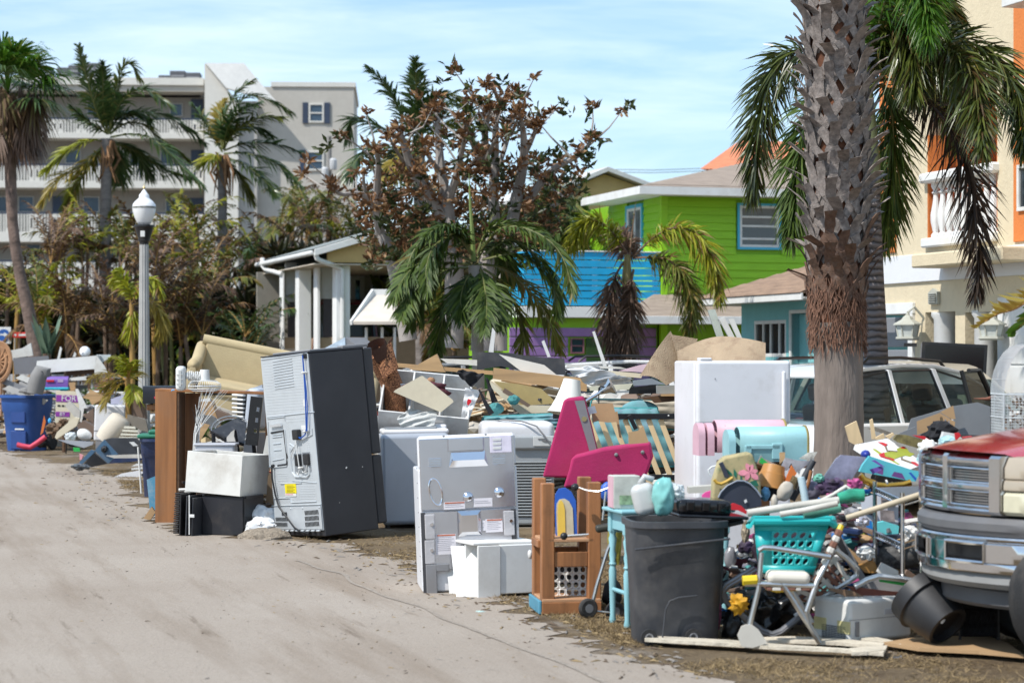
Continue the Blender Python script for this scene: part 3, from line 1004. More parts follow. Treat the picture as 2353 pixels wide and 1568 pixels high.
for i in range(rows):
    u0,u1=i/rows,(i+.82)/rows
    l0,l1,e0_,e1_=A0_.lerp(A3_,u0),A0_.lerp(A3_,u1),A1_.lerp(A2_,u0),A1_.lerp(A2_,u1)
    MB().prism([l0+V((0,-.04,0)),e0_+V((0,-.04,0)),e1_+V((0,-.12,0)),l1+V((0,-.12,0))],(0,.03,0)).build('tile_row',TILEW,tr,smooth=0)
# right hand wing
wz=q(625,187,.3).z
bx0,bx1=q(592,300,.3).x,q(813,300,.3).x
B(bx0,bx1,.3,11,0,q(700,200,.3).z,AW,'wing_wall',ab)
B(bx0+.8,bx1+.1,.2,11,q(700,200,.3).z,q(700,189,.3).z,AL,'wing_parapet',ab)
for px0,px1,py0,py1,sh in((709,744,238,282,1),(703,744,347,392,0)):
    a,b=q(px0,py1,.3),q(px1,py0,.3)
    window(ab,a.x,b.x,a.z,b.z,.26,None,AL,WINB,fw=.1,bars=((a.z+b.z)/2,),out=.1)
    sw=q(13,0,.3).x-q(0,0,.3).x
    B(a.x-sw-.03,a.x-.03,.2,.29,a.z-.05,b.z+.05,BLUED,'shutter',ab)
    if sh:B(b.x+.03,b.x+sw+.03,.2,.29,a.z-.05,b.z+.05,BLUED,'shutter',ab)
ACD=mat('ac_grey',(.09,.09,.1),.6,.3)
for i,(px0,px1,py,lab)in enumerate(((60,98,146,'dark grey rooftop unit above the fan palm'),(98,122,160,'small low rooftop unit beside the tallest dark one'),(134,160,158,'squat rooftop unit left of the coconut crown'),(160,184,153,'boxy rooftop unit with louvred side'),(196,236,148,'wide dark rooftop unit behind the coconut fronds'),(366,392,176,'flat rooftop unit at the end of the roof group'),(392,428,166,'tall dark cooling unit on the roof near the stair tower'),(428,462,170,'grey slatted cooling unit next to the stair tower'))):
    a,b=q(px0,181,5.),q(px1,py,5.)
    t=thing('rooftop_unit',lab,'cooling unit',MA@V(((a.x+b.x)/2,5,ztop-.95)),FA,'cooling units on the apartment roof')
    hw,hz=(b.x-a.x)/2,b.z-ztop+.95
    MB().box((0,0,hz/2),(2*hw,1.2,hz),None,.03).build('casing',ACD,t,smooth=0)
    for k in range(4):
        MB().box((0,-.62,hz*(.42+.14*k)),(2*hw*.86,.05,hz*.05),None,0).build('louver',GREYP,t,smooth=0)
# far pole with transformers
d=95.
t=thing('utility_pole','thin grey utility pole with transformers before the apartment wing','pole',G(757,d))
MB().tube([(0,0,0),(0,0,P(757,313,d).z)],[.14,.09],8).build('pole',mat('pole_grey',(.2,.19,.18),.8),t)
for py,dx in((378,.06),(398,-.06)):
    MB().lathe([(.14,0),(.16,.05),(.16,.42),(.1,.5)],10,Matrix.Translation((dx*3,-.25,P(757,py,d).z-.25))).build('transformer',mat('pale_grey',(.5,.5,.5),.5),t)
# thin overhead wires on the right
for y,lab in((388,'upper thin overhead wire above the lime green roof'),(394,'lower thin overhead wire above the lime green roof')):
    m=MB().tube([P(1380,y+1,90),P(1500,y+3,90),P(1700,y-4,90)],.012,4)
    one('overhead_wire',lab,'wire',m,BLACKM)
# ------------------------------------------------------------------ plants
def np_mesh(name,Vx,quads,tris,mats,qm=0,tm=0,smooth=False):
    me=bpy.data.meshes.new(name)
    nq,nt_=len(quads),len(tris)
    me.vertices.add(len(Vx))
    me.vertices.foreach_set('co',np.asarray(Vx,dtype=np.float32).ravel())
    me.loops.add(nq*4+nt_*3)
    li=np.concatenate([np.asarray(quads,dtype=np.int32).ravel(),np.asarray(tris,dtype=np.int32).ravel()])
    me.loops.foreach_set('vertex_index',li)
    me.polygons.add(nq+nt_)
    st=np.concatenate([np.arange(nq)*4,nq*4+np.arange(nt_)*3]).astype(np.int32)
    me.polygons.foreach_set('loop_start',st)
    for m_ in(mats if isinstance(mats,(list,tuple))else[mats]):me.materials.append(m_)
    if isinstance(qm,np.ndarray):me.polygons.foreach_set('material_index',np.concatenate([qm,tm]).astype(np.int32))
    if smooth:me.polygons.foreach_set('use_smooth',np.ones(nq+nt_,dtype=bool))
    me.update(calc_edges=True)
    me.validate()
    return me
def spline(pts,n=40):
    p=np.array([tuple(x)for x in pts],float)
    p=np.vstack([2*p[0]-p[1],p,2*p[-1]-p[-2]])
    out=[]
    m=len(p)-3
    for i in range(n):
        u=i/(n-1)*m
        k=min(int(u),m-1)
        t=u-k
        a,b,c,d=p[k:k+4]
        out.append(.5*(2*b+(c-a)*t+(2*a-5*b+4*c-d)*t*t+(3*b-a-3*c+d)*t**3))
    return np.array(out)
def norm(a):return a/np.maximum(np.linalg.norm(a,axis=-1,keepdims=True),1e-9)
def frond(name,path,mats,L=.4,w=.03,n=60,mode='pin',droop=.5,a0=70,a1=25,rach=.018,lift=.15,t0=.12,seed=0,jit=.12,tipf=.35):
    "one palm leaf: a rachis and its leaflets (each a folded strip) as one mesh"
    g=np.random.default_rng(seed+11)
    path=np.asarray(path)
    d=np.concatenate([[0],np.cumsum(np.linalg.norm(np.diff(path,axis=0),axis=1))])
    s=d/d[-1]
    if mode=='pin':
        t=np.repeat(np.linspace(t0,.995,n),2)
        side=np.tile([1.,-1.],n)
    else:
        t=np.sort(g.uniform(t0,.998,n*2));side=np.ones(n*2)
    m_=len(t)
    ip=lambda arr:np.stack([np.interp(t,s,arr[:,k])for k in range(3)],1)
    p=ip(path)
    T=norm(ip(np.gradient(path,axis=0)))
    up=np.tile([0.,0.,1.],(m_,1))
    S=np.cross(T,up)
    S=np.where(np.linalg.norm(S,axis=1,keepdims=True)<.15,np.array([[1.,.3,0]]),S)
    S=norm(S);N=np.cross(S,T)
    a=np.radians(a0+(a1-a0)*t+g.normal(0,6,m_))[:,None]
    if mode=='pin':
        li=np.radians(lift*90+g.normal(0,10,m_))[:,None]
        D=np.cos(a)*T+np.sin(a)*(S*side[:,None]*np.cos(li)+N*np.sin(li))
    else:
        ph=g.uniform(0,2*np.pi,m_)[:,None]
        D=np.cos(a)*T+np.sin(a)*(np.cos(ph)*S+np.sin(ph)*N)
    D=norm(D+g.normal(0,jit,(m_,3)))
    prof=np.minimum(1,.45+2.6*(t-t0))*(1-(1-tipf)*np.clip((t-.55)/.45,0,1)**1.5)
    l=(L*prof*g.uniform(.8,1.12,m_))[:,None]
    Wd=norm(T-np.sum(T*D,1,keepdims=True)*D)if mode=='pin' else norm(np.cross(D,g.normal(0,1,(m_,3))))
    seg=3
    ws=[.55,1.,.8]
    vs=np.zeros((m_,7,3))
    dr=(droop*g.uniform(.6,1.4,m_))[:,None]
    for k in range(seg):
        u=k/seg
        q=p+D*l*u+np.array([[0,0,-1.]])*(dr*l*u*u)
        vs[:,2*k]=q+Wd*w*.5*ws[k]
        vs[:,2*k+1]=q-Wd*w*.5*ws[k]
    vs[:,6]=p+D*l+np.array([[0,0,-1.]])*(dr*l)
    b=(np.arange(m_)*7)[:,None]
    quads=np.concatenate([b+np.array([[0,1,3,2]]),b+np.array([[2,3,5,4]])])
    tris=b+np.array([[4,5,6]])
    Vx=vs.reshape(-1,3)
    # rachis, three-sided
    K=len(path)
    Tp=norm(np.gradient(path,axis=0))
    Sp=np.cross(Tp,[0,0,1.]);Sp=norm(np.where(np.linalg.norm(Sp,axis=1,keepdims=True)<.1,np.array([[1.,0,0]]),Sp));Np=np.cross(Sp,Tp)
    r=(rach*(1.15-s))[:,None]
    ring=np.stack([path+Np*r,path-Np*r*.5+Sp*r,path-Np*r*.5-Sp*r],1).reshape(-1,3)
    o=len(Vx)
    i=np.arange(K-1)[:,None]*3+o
    rq=np.concatenate([i+np.array([[k,(k+1)%3,3+(k+1)%3,3+k]])for k in range(3)])
    Q4=np.concatenate([quads,rq])
    return np_mesh(name,np.vstack([Vx,ring]),Q4,tris,mats,np.concatenate([np.zeros(len(quads)),np.ones(len(rq))]),np.zeros(len(tris)))
def add_frond(par,path,mats,name='frond',**k):
    o=bpy.data.objects.new(name,frond(name,path,mats,**k))
    C.objects.link(o);o.parent=par
    return o
def wpath(z,pts,d,org,dd=0.,n=36):
    "traced rachis -> local path; depth drifts by dd towards the tip"
    m=len(pts)-1
    w_=[P(*z(x,y),d+dd*i/m)-org for i,(x,y)in enumerate(pts)]
    return spline(w_,n)
def arch(az,e0,length,curve,n=24):
    "a leaf axis starting at elevation e0 and bending down by curve degrees"
    p,e,a=V((0,0,0)),R(e0),R(az)
    out=[tuple(p)]
    for i in range(n-1):
        p=p+V((math.cos(a)*math.cos(e),math.sin(a)*math.cos(e),math.sin(e)))*(length/(n-1))
        e-=R(curve)/(n-1)*(1.6*i/n+.3)
        out.append(tuple(p))
    return np.array(out)
L_DK=leaf('leaf_dark_palm',(.018,.042,.008),(.10,.15,.025),(.22,.17,.05),rough=.5,tr=.25,p2=.88,spec=.3)
L_FOX=leaf('leaf_foxtail',(.010,.022,.006),(.10,.125,.022),(.09,.055,.022),rough=.3,tr=.18,p2=.82,spec=.6)
L_DEAD=leaf('leaf_dead_dark',(.018,.012,.008),(.07,.042,.025),(.03,.035,.012),rough=.5,tr=.15)
L_BRN=leaf('leaf_brown',(.04,.022,.010),(.15,.08,.032),(.13,.10,.02),rough=.6,tr=.25)
L_BRG=leaf('leaf_grey_brown',(.08,.048,.033),(.20,.125,.085),(.10,.06,.035),rough=.6,tr=.25)
L_YG=leaf('leaf_yellow_green',(.13,.17,.008),(.40,.40,.03),(.20,.10,.03),rough=.45,tr=.35,p2=.8)
L_OLV=leaf('leaf_olive',(.03,.045,.008),(.15,.165,.022),(.20,.13,.03),rough=.5,tr=.3,p2=.78)
L_GRN=leaf('leaf_green',(.02,.07,.008),(.085,.19,.015),(.16,.19,.03),rough=.4,tr=.35)
L_COC=leaf('leaf_coconut',(.018,.044,.013),(.085,.14,.038),(.19,.17,.05),rough=.35,tr=.25,p2=.87,spec=.6)
L_GOLD=leaf('leaf_gold',(.22,.17,.02),(.36,.27,.05),(.15,.17,.03),rough=.45,tr=.35)
RACH=mat('rachis_green',(.13,.14,.04),.5,var=.2)
RACHB=mat('rachis_brown',(.16,.09,.05),.6,var=.25)
RACHO=mat('rachis_ochre',(.33,.19,.05),.6,var=.2)
BARK=mat('palm_bark_grey',(.19,.165,.15),.9,var=.3,vs=3,bump=.8,bs=9,stretch=(1,1,3.5),dirt=.4,dcol=(.07,.05,.04))
BARKB=mat('palm_bark_brown',(.13,.075,.05),.9,var=.4,vs=4,bump=.9,bs=14)
GREYT=mat('grey_trunk',(.30,.28,.255),.85,var=.22,vs=3,bump=.4,bs=20,dirt=.35,dcol=(.12,.10,.08))


def trunk(par,pts,r,mt,n=10,name='trunk',rings=0.):
    pts=[V(p)for p in pts]
    sp=spline(pts,26)
    rr=np.interp(np.linspace(0,1,26),np.linspace(0,1,len(r)),r)
    rr=[x*(1+rings*(rnd.random()-.5))for x in rr]
    return MB().tube([V(p)for p in sp],rr,n).build(name,mt,par,smooth=50)


# --- foxtail palm behind the big trunk -------------------------------------------
d=24.
org=G(2008,d)
ft=thing('foxtail_palm','foxtail palm with ringed grey trunk and bushy dark arching fronds','palm',org)
pl=lambda px,py,dd=0.:P(px,py,d+dd)-org
RING=bpy.data.materials.new('ringed_trunk')
RING.use_nodes=True
n_,l_=RING.node_tree.nodes,RING.node_tree.links
tc_=n_.new('ShaderNodeTexCoord');wv=n_.new('ShaderNodeTexWave');wv.bands_direction='Z'
wv.inputs['Scale'].default_value=4.2;wv.inputs['Distortion'].default_value=2.2;wv.inputs['Detail'].default_value=4
wv.inputs['Detail Scale'].default_value=2.
l_.new(tc_.outputs['Object'],wv.inputs['Vector'])
rp_=n_.new('ShaderNodeValToRGB')
rp_.color_ramp.elements[0].color,rp_.color_ramp.elements[1].color=(.045,.038,.036,1),(.17,.145,.14,1)
rp_.color_ramp.elements[0].position,rp_.color_ramp.elements[1].position=.05,.45
l_.new(wv.outputs[0],rp_.inputs[0]);l_.new(rp_.outputs[0],n_['Principled BSDF'].inputs['Base Color'])
n_['Principled BSDF'].inputs['Roughness'].default_value=.85
bp_=n_.new('ShaderNodeBump');bp_.inputs['Strength'].default_value=.8;bp_.inputs['Distance'].default_value=.03
l_.new(wv.outputs[0],bp_.inputs['Height']);l_.new(bp_.outputs[0],n_['Principled BSDF'].inputs['Normal'])
trunk(ft,[V((.02,0,0)),pl(2010,835),pl(2004,640),pl(1998,420)],[.16,.145,.125,.108],RING,18)
trunk(ft,[pl(1998,422),pl(1996,380),pl(1993,300),pl(1990,205)],[.112,.128,.105,.07],mat('crownshaft',(.15,.17,.085),.4,var=.12,vs=2,grain='z'),16,'crownshaft')
FOX=[([(1990,205),(1880,125),(1815,122),(1768,180),(1746,270),(1736,370),(1728,455)],1.2,0),
([(1990,220),(1905,200),(1858,270),(1834,380),(1824,480),(1818,545)],-1.,2),
([(1990,170),(2040,-10),(2095,-50),(2128,10),(2133,90)],-1.5,3),
([(1990,205),(2040,122),(2120,85),(2220,95),(2300,150),(2343,240),(2352,350)],-1.,0),
([(1992,210),(2080,125),(2170,110),(2230,165),(2252,260),(2258,350)],-1.8,0),
([(1996,190),(2060,185),(2116,221),(2178,288),(2224,385),(2239,488),(2250,591),(2240,680)],.6,1),
([(1994,214),(2030,200),(2052,280),(2048,400),(2038,500),(2030,565)],1.,2),
([(1990,195),(2050,60),(2100,5),(2160,0),(2205,50)],.8,0),
([(1990,195),(2000,60),(2035,-70)],.5,0),
([(1990,198),(2030,95),(2075,70),(2100,140),(2100,220)],-.8,0),
([(1990,200),(1975,60),(1940,-40),(1880,-120)],1.5,0),
([(1990,205),(2020,120),(2120,140),(2185,230),(2200,330)],1.4,2)]
for i,(pp,dd,c)in enumerate(FOX):
    add_frond(ft,wpath(zid,pp,d,org,dd),[(L_FOX,L_DEAD,L_DK,L_GRN)[c],RACHB if c==1 else RACH],L=.46,w=.025,n=330 if c!=1 else 210,mode='plume',droop=.45,a0=75,a1=32,rach=.022,seed=i)


# --- big trunk with criss-cross leaf bases -----------------------------------------
d=20.
org=G(1926,d)
sp_=thing('cabbage_palm','thick palm trunk wrapped in criss-crossed grey leaf bases','palm',org)
SABB=mat('sabal_bark',(.215,.175,.148),.92,var=.3,vs=3.5,bump=1,bs=15,stretch=(1.6,1.6,.3),dirt=.3,dcol=(.11,.085,.075))
FIBR=mat('palm_fibre',(.15,.06,.03),.95,var=.5,vs=5,bump=1,bs=16)
BOOT=mat('leaf_base',(.245,.21,.188),.8,var=.5,vs=5,bump=.5,bs=26,dirt=.7,dcol=(.09,.06,.05),ds=4)
mpx=d/F
zt_=lambda py:H+(HY-py)*mpx
axis_=[(1927,1252,.25),(1927,1020,.228),(1926,830,.222),(1924,760,.228),(1920,640,.235),(1925,480,.245),(1924,240,.245),(1915,0,.235),(1911,-200,.235),(1908,-420,.23)]
ax_=lambda z:np.interp(z,[zt_(a[1])for a in axis_],[(a[0]-1926)*mpx for a in axis_])
rad_=lambda z:float(np.interp(z,[zt_(a[1])for a in axis_],[a[2]for a in axis_]))
zs=np.linspace(0,zt_(-420),70)
m=MB()
sel=[z for z in zs if z<2.05]+[2.05]
m.tube([V((ax_(z),0,z))for z in sel],[rad_(z)*(1+.012*math.sin(z*23))for z in sel],32)
m.build('trunk',SABB,sp_)
m=MB()
sel=[2.0]+[z for z in zs if z>2.0]
m.tube([V((ax_(z),0,z))for z in sel],[rad_(z)*.98 for z in sel],24)
core=m.build('fibre_core',FIBR,sp_)
def boot_mesh(v,mt_=None):
    g=random.Random(v)
    m=MB()
    r=1.
    def pt(phi,z,o):return V(((r+o)*math.sin(phi),-(r+o)*math.cos(phi),z))
    for sg in(-1,1):
        sp=g.uniform(.42,.62);dn=g.uniform(.75,1.0)
        wv=.165+g.uniform(-.02,.03)
        vs,fs=[],[]
        ns=6
        for i in range(ns+1):
            u=i/ns
            phi=sg*(.03+sp*u)
            z=-dn*u+.04
            o=.17*(1-u)**1.3+.03+(.05 if sg>0 else.0)*(1-u)
            hw=wv*(1-.25*u)
            for k,(e,oo)in enumerate(((-1,0),(1,0),(1,-.055),(-1,-.055))):
                vs.append(pt(phi+sg*e*hw*.75,z+e*hw*.55,o+oo+(.02 if e>0 else 0)))
        for i in range(ns):
            for k in range(4):fs.append((i*4+k,i*4+(k+1)%4,i*4+4+(k+1)%4,i*4+4+k))
        fs+=[(0,1,2,3),(ns*4+3,ns*4+2,ns*4+1,ns*4)]
        m.add(vs,fs)
    # cut leaf stalk standing off the trunk
    ln,flare,tw=g.uniform(.4,.95),g.uniform(.25,.95),g.uniform(-.25,.25)
    vs,fs=[],[]
    ns=4
    for i in range(ns+1):
        u=i/ns
        hw=.15-.03*u+.015*math.sin(9*u+v)
        o,z=.16+flare*u**1.6,.02+ln*u
        for e,oo in((-1,0),(1,0),(.8,-.07),(-.8,-.07)):
            vs.append(pt(tw*u+e*hw,z+(.05*e*g.uniform(.2,1)if i==ns else 0),o+oo))
    for i in range(ns):
        for k in range(4):fs.append((i*4+k,i*4+(k+1)%4,i*4+4+(k+1)%4,i*4+4+k))
    fs.append((ns*4+3,ns*4+2,ns*4+1,ns*4))
    m.add(vs,fs)
    return m.mesh('leaf_base',mt_ or BOOT,smooth=40)
bm7=[boot_mesh(i)for i in range(9)]
BOOTB=mat('leaf_base_brown',(.15,.085,.055),.85,var=.5,vs=5,bump=.6,bs=26,dirt=.7,dcol=(.22,.19,.17),ds=4)
bm8=[boot_mesh(i,BOOTB)for i in range(5)]
row=0
z=2.42
while z<zt_(-260):
    rr=rad_(z)
    n=9
    for k in range(n):
        th=(k+(row%2)*.5)/n*360+rnd.uniform(-5,5)
        th=(th+180)%360-180
        if abs(th)>125:continue
        o=bpy.data.objects.new('leaf_base',bm8[rnd.randrange(5)]if z+rnd.uniform(-.25,.25)<2.72 else bm7[rnd.randrange(9)])
        C.objects.link(o);o.parent=core
        o.location=(ax_(z),0,z+rnd.uniform(-.025,.025))
        o.rotation_euler=(rnd.uniform(-.05,.05),rnd.uniform(-.08,.08),R(th))
        s=rr*rnd.uniform(.97,1.03)
        o.scale=(s,s,s*rnd.uniform(.95,1.15))
    z+=.135
    row+=1
m=MB()
for i in range(760):
    th=rnd.uniform(-2.2,2.2);z=rnd.uniform(1.86,2.5)
    rr=rad_(z)+.006
    ln=rnd.uniform(.06,.2)
    sw=rnd.uniform(-.5,.5)
    pts=[]
    for j in range(4):
        u=j/3
        t2_=th+sw*u*.6
        r2=rr+.012+.05*u*u*rnd.random()
        pts.append(V((ax_(z)+r2*math.sin(t2_),-r2*math.cos(t2_),z-ln*u)))
    m.tube(pts,[.005,.006,.004,.001],3,cap=False)
m.build('fibre_fringe',mat('fringe_fibre',(.19,.10,.065),.95,var=.5,vs=9),sp_,kind='stuff')


# --- yellow green foxtail by the balcony ---------------------------------------------
d=36.
org=G(1443,d)
yf=thing('foxtail_palm','small yellowing foxtail palm with dead fronds hanging along its stem','palm',org)
pl=lambda px,py,dd=0.:P(px,py,d+dd)-org
trunk(yf,[V((0,0,0)),pl(1443,830),pl(1441,720),pl(1440,640),pl(1441,585)],[.11,.09,.075,.085,.05],mat('olive_stem',(.22,.19,.07),.5,var=.25,vs=3,dirt=.4,dcol=(.2,.1,.05)),12)
for i,(pp,dd,mt)in enumerate([([(430,700),(330,560),(230,470),(120,470),(40,560),(5,650)],-.6,L_YG),([(480,740),(620,600),(760,520),(900,525),(1010,620),(1090,780),(1130,960),(1140,1060)],-.8,L_YG),
([(480,745),(620,740),(750,760),(850,860),(910,1000),(930,1150),(900,1300)],-1.2,L_OLV),([(410,770),(350,870),(310,1020),(300,1200),(330,1400),(380,1530)],-.4,L_BRG),
([(480,830),(462,950),(452,1100),(440,1300),(440,1560)],-.5,L_BRG),([(450,740),(470,560),(500,310)],.1,RACH),([(440,740),(430,640),(390,560),(360,540)],.8,L_BRG)]):
    add_frond(yf,wpath(t3,pp,d,org,dd),[mt,RACHB],L=.44 if mt is not RACH else.06,w=.028,n=210 if mt is not RACH else 10,mode='plume',droop=.5,a0=70,a1=30,seed=40+i,rach=.02)


# --- dense drooping palm in the middle -------------------------------------------------
d=31.
org=G(1094,d)
ap=thing('fan_crown_palm','dense dark green palm with drooping ribbon fronds and an upright spear','palm',org)
pl=lambda px,py,dd=0.:P(px,py,d+dd)-org
trunk(ap,[V((.03,0,0)),pl(1098,810),pl(1093,700),pl(1090,610)],[.1,.085,.08,.09],GREYT,12)
ADO=[[(1010,320),(870,175),(720,190),(610,320),(560,480),(545,620)],[(1010,340),(910,215),(760,270),(700,420),(705,580)],[(1000,420),(830,440),(710,550),(640,700),(590,820)],
[(985,480),(900,560),(830,690),(790,850),(770,1010)],[(1060,420),(1085,520),(1105,680),(1090,850)],[(1060,310),(1200,160),(1380,165),(1550,265),(1640,420),(1675,600)],
[(1080,340),(1250,235),(1400,310),(1520,450),(1600,650)],[(1080,400),(1220,430),(1360,540),(1480,700),(1560,880),(1600,980)],[(1080,430),(1200,520),(1300,690),(1350,850),(1330,970)],
[(1040,360),(1120,255),(1190,300),(1240,400),(1255,520)],[(1010,380),(850,330),(640,400),(530,520),(475,640)],[(1040,330),(1120,165),(1270,120),(1420,150),(1520,220)],
[(1000,320),(920,170),(810,140),(700,200)],[(1020,440),(960,520),(930,640),(950,760)],[(1060,430),(1150,560),(1180,700),(1190,820)],[(1080,370),(1300,330),(1470,430),(1560,560),(1580,740)],
[(1000,400),(760,400),(620,520),(560,660),(540,760)]]
for i,pp in enumerate(ADO):
    add_frond(ap,wpath(zE,pp,d,org,rnd.uniform(-1.3,.9)),[L_DK if i not in(7,8)else L_OLV,RACH],L=.37,w=.034,n=80,droop=.42,a0=56,a1=22,lift=.1,seed=70+i,rach=.022,jit=.2)
m=MB().tube([pl(1088,600),pl(1085,540),pl(1080,470),pl(1077,398)],[.04,.035,.02,.004],6)
m.build('spear_leaf',mat('spear',(.16,.22,.06),.5),ap)


# --- brown-leaved tree --------------------------------------------------------------------
d=34.
org=G(1120,d)
bt=thing('almond_tree','salt-burnt tree with bare grey limbs and brown leaf rosettes','tree',org)
BARKG=mat('pale_bark',(.33,.30,.275),.85,var=.2,vs=3,bump=.3,bs=14,dirt=.3,dcol=(.15,.12,.1))
BR=[([(1160,1568),(1150,1300),(1160,1050),(1165,850),(1185,720)],.09),([(1080,1110),(1095,950),(1095,840),(1130,730)],.07),([(1080,1110),(1020,980),(980,860),(930,790)],.06),
([(1310,1300),(1350,1080),(1350,900),(1325,760)],.085),([(1350,1050),(1420,900),(1440,830)],.05),([(840,1380),(800,1150),(780,900),(775,720)],.09),([(840,1370),(900,1180),(940,1000),(960,900)],.07),
([(820,1480),(640,1200),(560,1000),(520,860)],.1),([(1380,1350),(1530,1150),(1700,1050),(1780,980),(1810,920)],.06),([(800,1150),(700,1030),(690,960)],.03),([(390,1568),(370,1300),(380,1100),(365,1000)],.075),
([(400,1600),(300,1320),(120,1300),(60,1230)],.05),([(300,1350),(280,1180),(320,1100)],.03),([(1190,690),(1150,600),(1095,560)],.035),([(1190,690),(1260,640),(1300,620)],.025),([(1480,1420),(1600,1350),(1680,1290)],.04),
([(1150,1200),(1240,950),(1260,820)],.045),([(1270,900),(1310,800),(1320,740)],.03),([(960,1200),(1010,1090),(1060,1020)],.03),([(560,1100),(480,980),(450,900)],.03),([(1090,1100),(1150,960),(1220,880)],.04)]
limb=MB()
ends=[]
for pp,r in BR:
    dd=rnd.uniform(-1.9,.2)
    path=wpath(zB,pp,d,org,dd,14)
    limb.tube([V(p)for p in path],[r*(1.1-.75*i/13)for i in range(14)],7)
    ends+=[path[-1],path[-1],path[-1],path[10],path[7],path[12]]
    for k in(6,9,11):
        if r>.035:
            a=V(path[k]);q=a+V((rnd.uniform(-.6,.6),rnd.uniform(-.5,.5),rnd.uniform(.2,.7)))
            limb.tube([a,a.lerp(q,.5)+V((rnd.uniform(-.1,.1),0,rnd.uniform(-.1,.1))),q],[.02,.014,.006],5)
            ends+=[tuple(q),tuple(q)]
limb.build('limbs',BARKG,bt,kind='stuff')
for pts,r in(([(1160,1568),(1130,1700),(1090,1900),(1080,2350)],[.12,.14,.17,.2]),([(400,1568),(460,1700),(520,1930),(580,2280)],[.09,.11,.13,.15]),([(840,1380),(860,1600),(890,1900),(870,2330)],[.1,.14,.16,.19]),([(1310,1300),(1260,1568),(1200,1900),(1190,2350)],[.1,.1,.12,.13])):
    trunk(bt,wpath(zB,pts,d,org,0,8),r,BARKG,10)
g=np.random.default_rng(5)
def inside(poly,x,y):
    c=False
    for i in range(len(poly)):
        (x0,y0),(x1,y1)=poly[i-1],poly[i]
        if(y0>y)!=(y1>y)and x<(x1-x0)*(y-y0)/(y1-y0)+x0:c=not c
    return c
can=[(480,1000),(580,960),(720,860),(880,820),(1000,760),(1160,760),(1260,880),(1400,930),(1540,1000),(1660,1010),(1740,970),(1760,1010),(1680,1150),(1620,1350),(1560,1568),(1400,1700),(640,1720),(330,1900),(300,1700),(230,1420),(180,1260),(330,1200),(450,1250)]
cl=[np.array(e)for e in ends]
while len(cl)<700:
    x,y=g.uniform(150,1830),g.uniform(600,1750)
    if inside(can,x,y)and g.random()<.12+.88*min(1,max(0,(y-950)/350)):
        dd=g.uniform(-1.2,2.4)
        cl.append(np.array(tuple(P(*zB(x,y),d+dd)-org)))
def rosettes(name,centres,mt,par,k=9,L=.15,w=.07,kind='stuff',up=.5):
    n=len(centres)
    c=np.repeat(np.array(centres),k,0)
    m_=len(c)
    D=g.normal(0,1,(m_,3));D[:,2]=D[:,2]*.6+up
    D=norm(D)
    Wd=norm(np.cross(D,g.normal(0,1,(m_,3))))
    Nn=np.cross(D,Wd)
    l=(L*g.uniform(.6,1.25,m_))[:,None]
    c=c+g.normal(0,.03,(m_,3))
    vs=np.stack([c,c+D*l*.55+Wd*w*.5,c+D*l-Nn*l*.25,c+D*l*.55-Wd*w*.5],1).reshape(-1,3)
    b=(np.arange(m_)*4)[:,None]
    me=np_mesh(name,vs,np.zeros((0,4),int),np.concatenate([b+np.array([[0,1,2]]),b+np.array([[0,2,3]])]),mt)
    o=bpy.data.objects.new(name,me);C.objects.link(o)
    if par is not None:o.parent=par
    if kind:o['kind']=kind
    return o
L_ALM=leaf('leaf_burnt',(.055,.026,.013),(.235,.115,.047),(.38,.23,.11),rough=.5,tr=.25,p2=.85)
L_ALG=leaf('leaf_olive_green',(.012,.02,.006),(.055,.075,.018),(.10,.10,.03),rough=.45,tr=.25)
rosettes('brown_leaves',cl,L_ALM,bt,9,.14,.055)
cg=[c for c in cl if c[2]<3.9 or c[0]>1.01 or g.random()<.3]
rosettes('green_leaves',[c+g.normal(0,.15,3)for c in cg],L_ALG,bt,9,.15,.06)


# --- coconut palms --------------------------------------------------------------------------
def coconut(lab,z,d,crown,fr,tpts,tr,seed,L=.8):
    org=G(z(*tpts[-1])[0],d)
    t=thing('coconut_palm',lab,'palm',org,None,'coconut palms before the apartment block')
    trunk(t,[P(*z(*p),d)-org for p in tpts[:-1]][::-1]if False else[V((0,0,0))]+[P(*z(*p),d)-org for p in tpts[::-1][1:]],tr,BARK,10)
    for i,pp in enumerate(fr):
        add_frond(t,wpath(z,pp,d,org,rnd.uniform(-1.5,1.5)),[(L_COC,L_COC,L_OLV,L_COC,L_COC,L_COC,L_COC,L_YG,L_GOLD,L_OLV)[i%10],RACH],L=L*.82,w=.052,n=72,droop=.38,a0=60,a1=18,seed=seed+i,rach=.03,jit=.14)
    m=MB()
    for i in range(14):
        a=P(*z(*crown),d)-org+V((rnd.uniform(-.2,.2),rnd.uniform(-.2,.2),-.1))
        m.tube([a,a+V((rnd.uniform(-.3,.3),rnd.uniform(-.3,.3),-.5)),a+V((rnd.uniform(-.25,.25),rnd.uniform(-.2,.2),-1.2))],[.05,.04,.01],5)
    m.build('dead_stalks',mat('husk',(.25,.13,.06),.8,var=.4),t,kind='stuff')
    return t
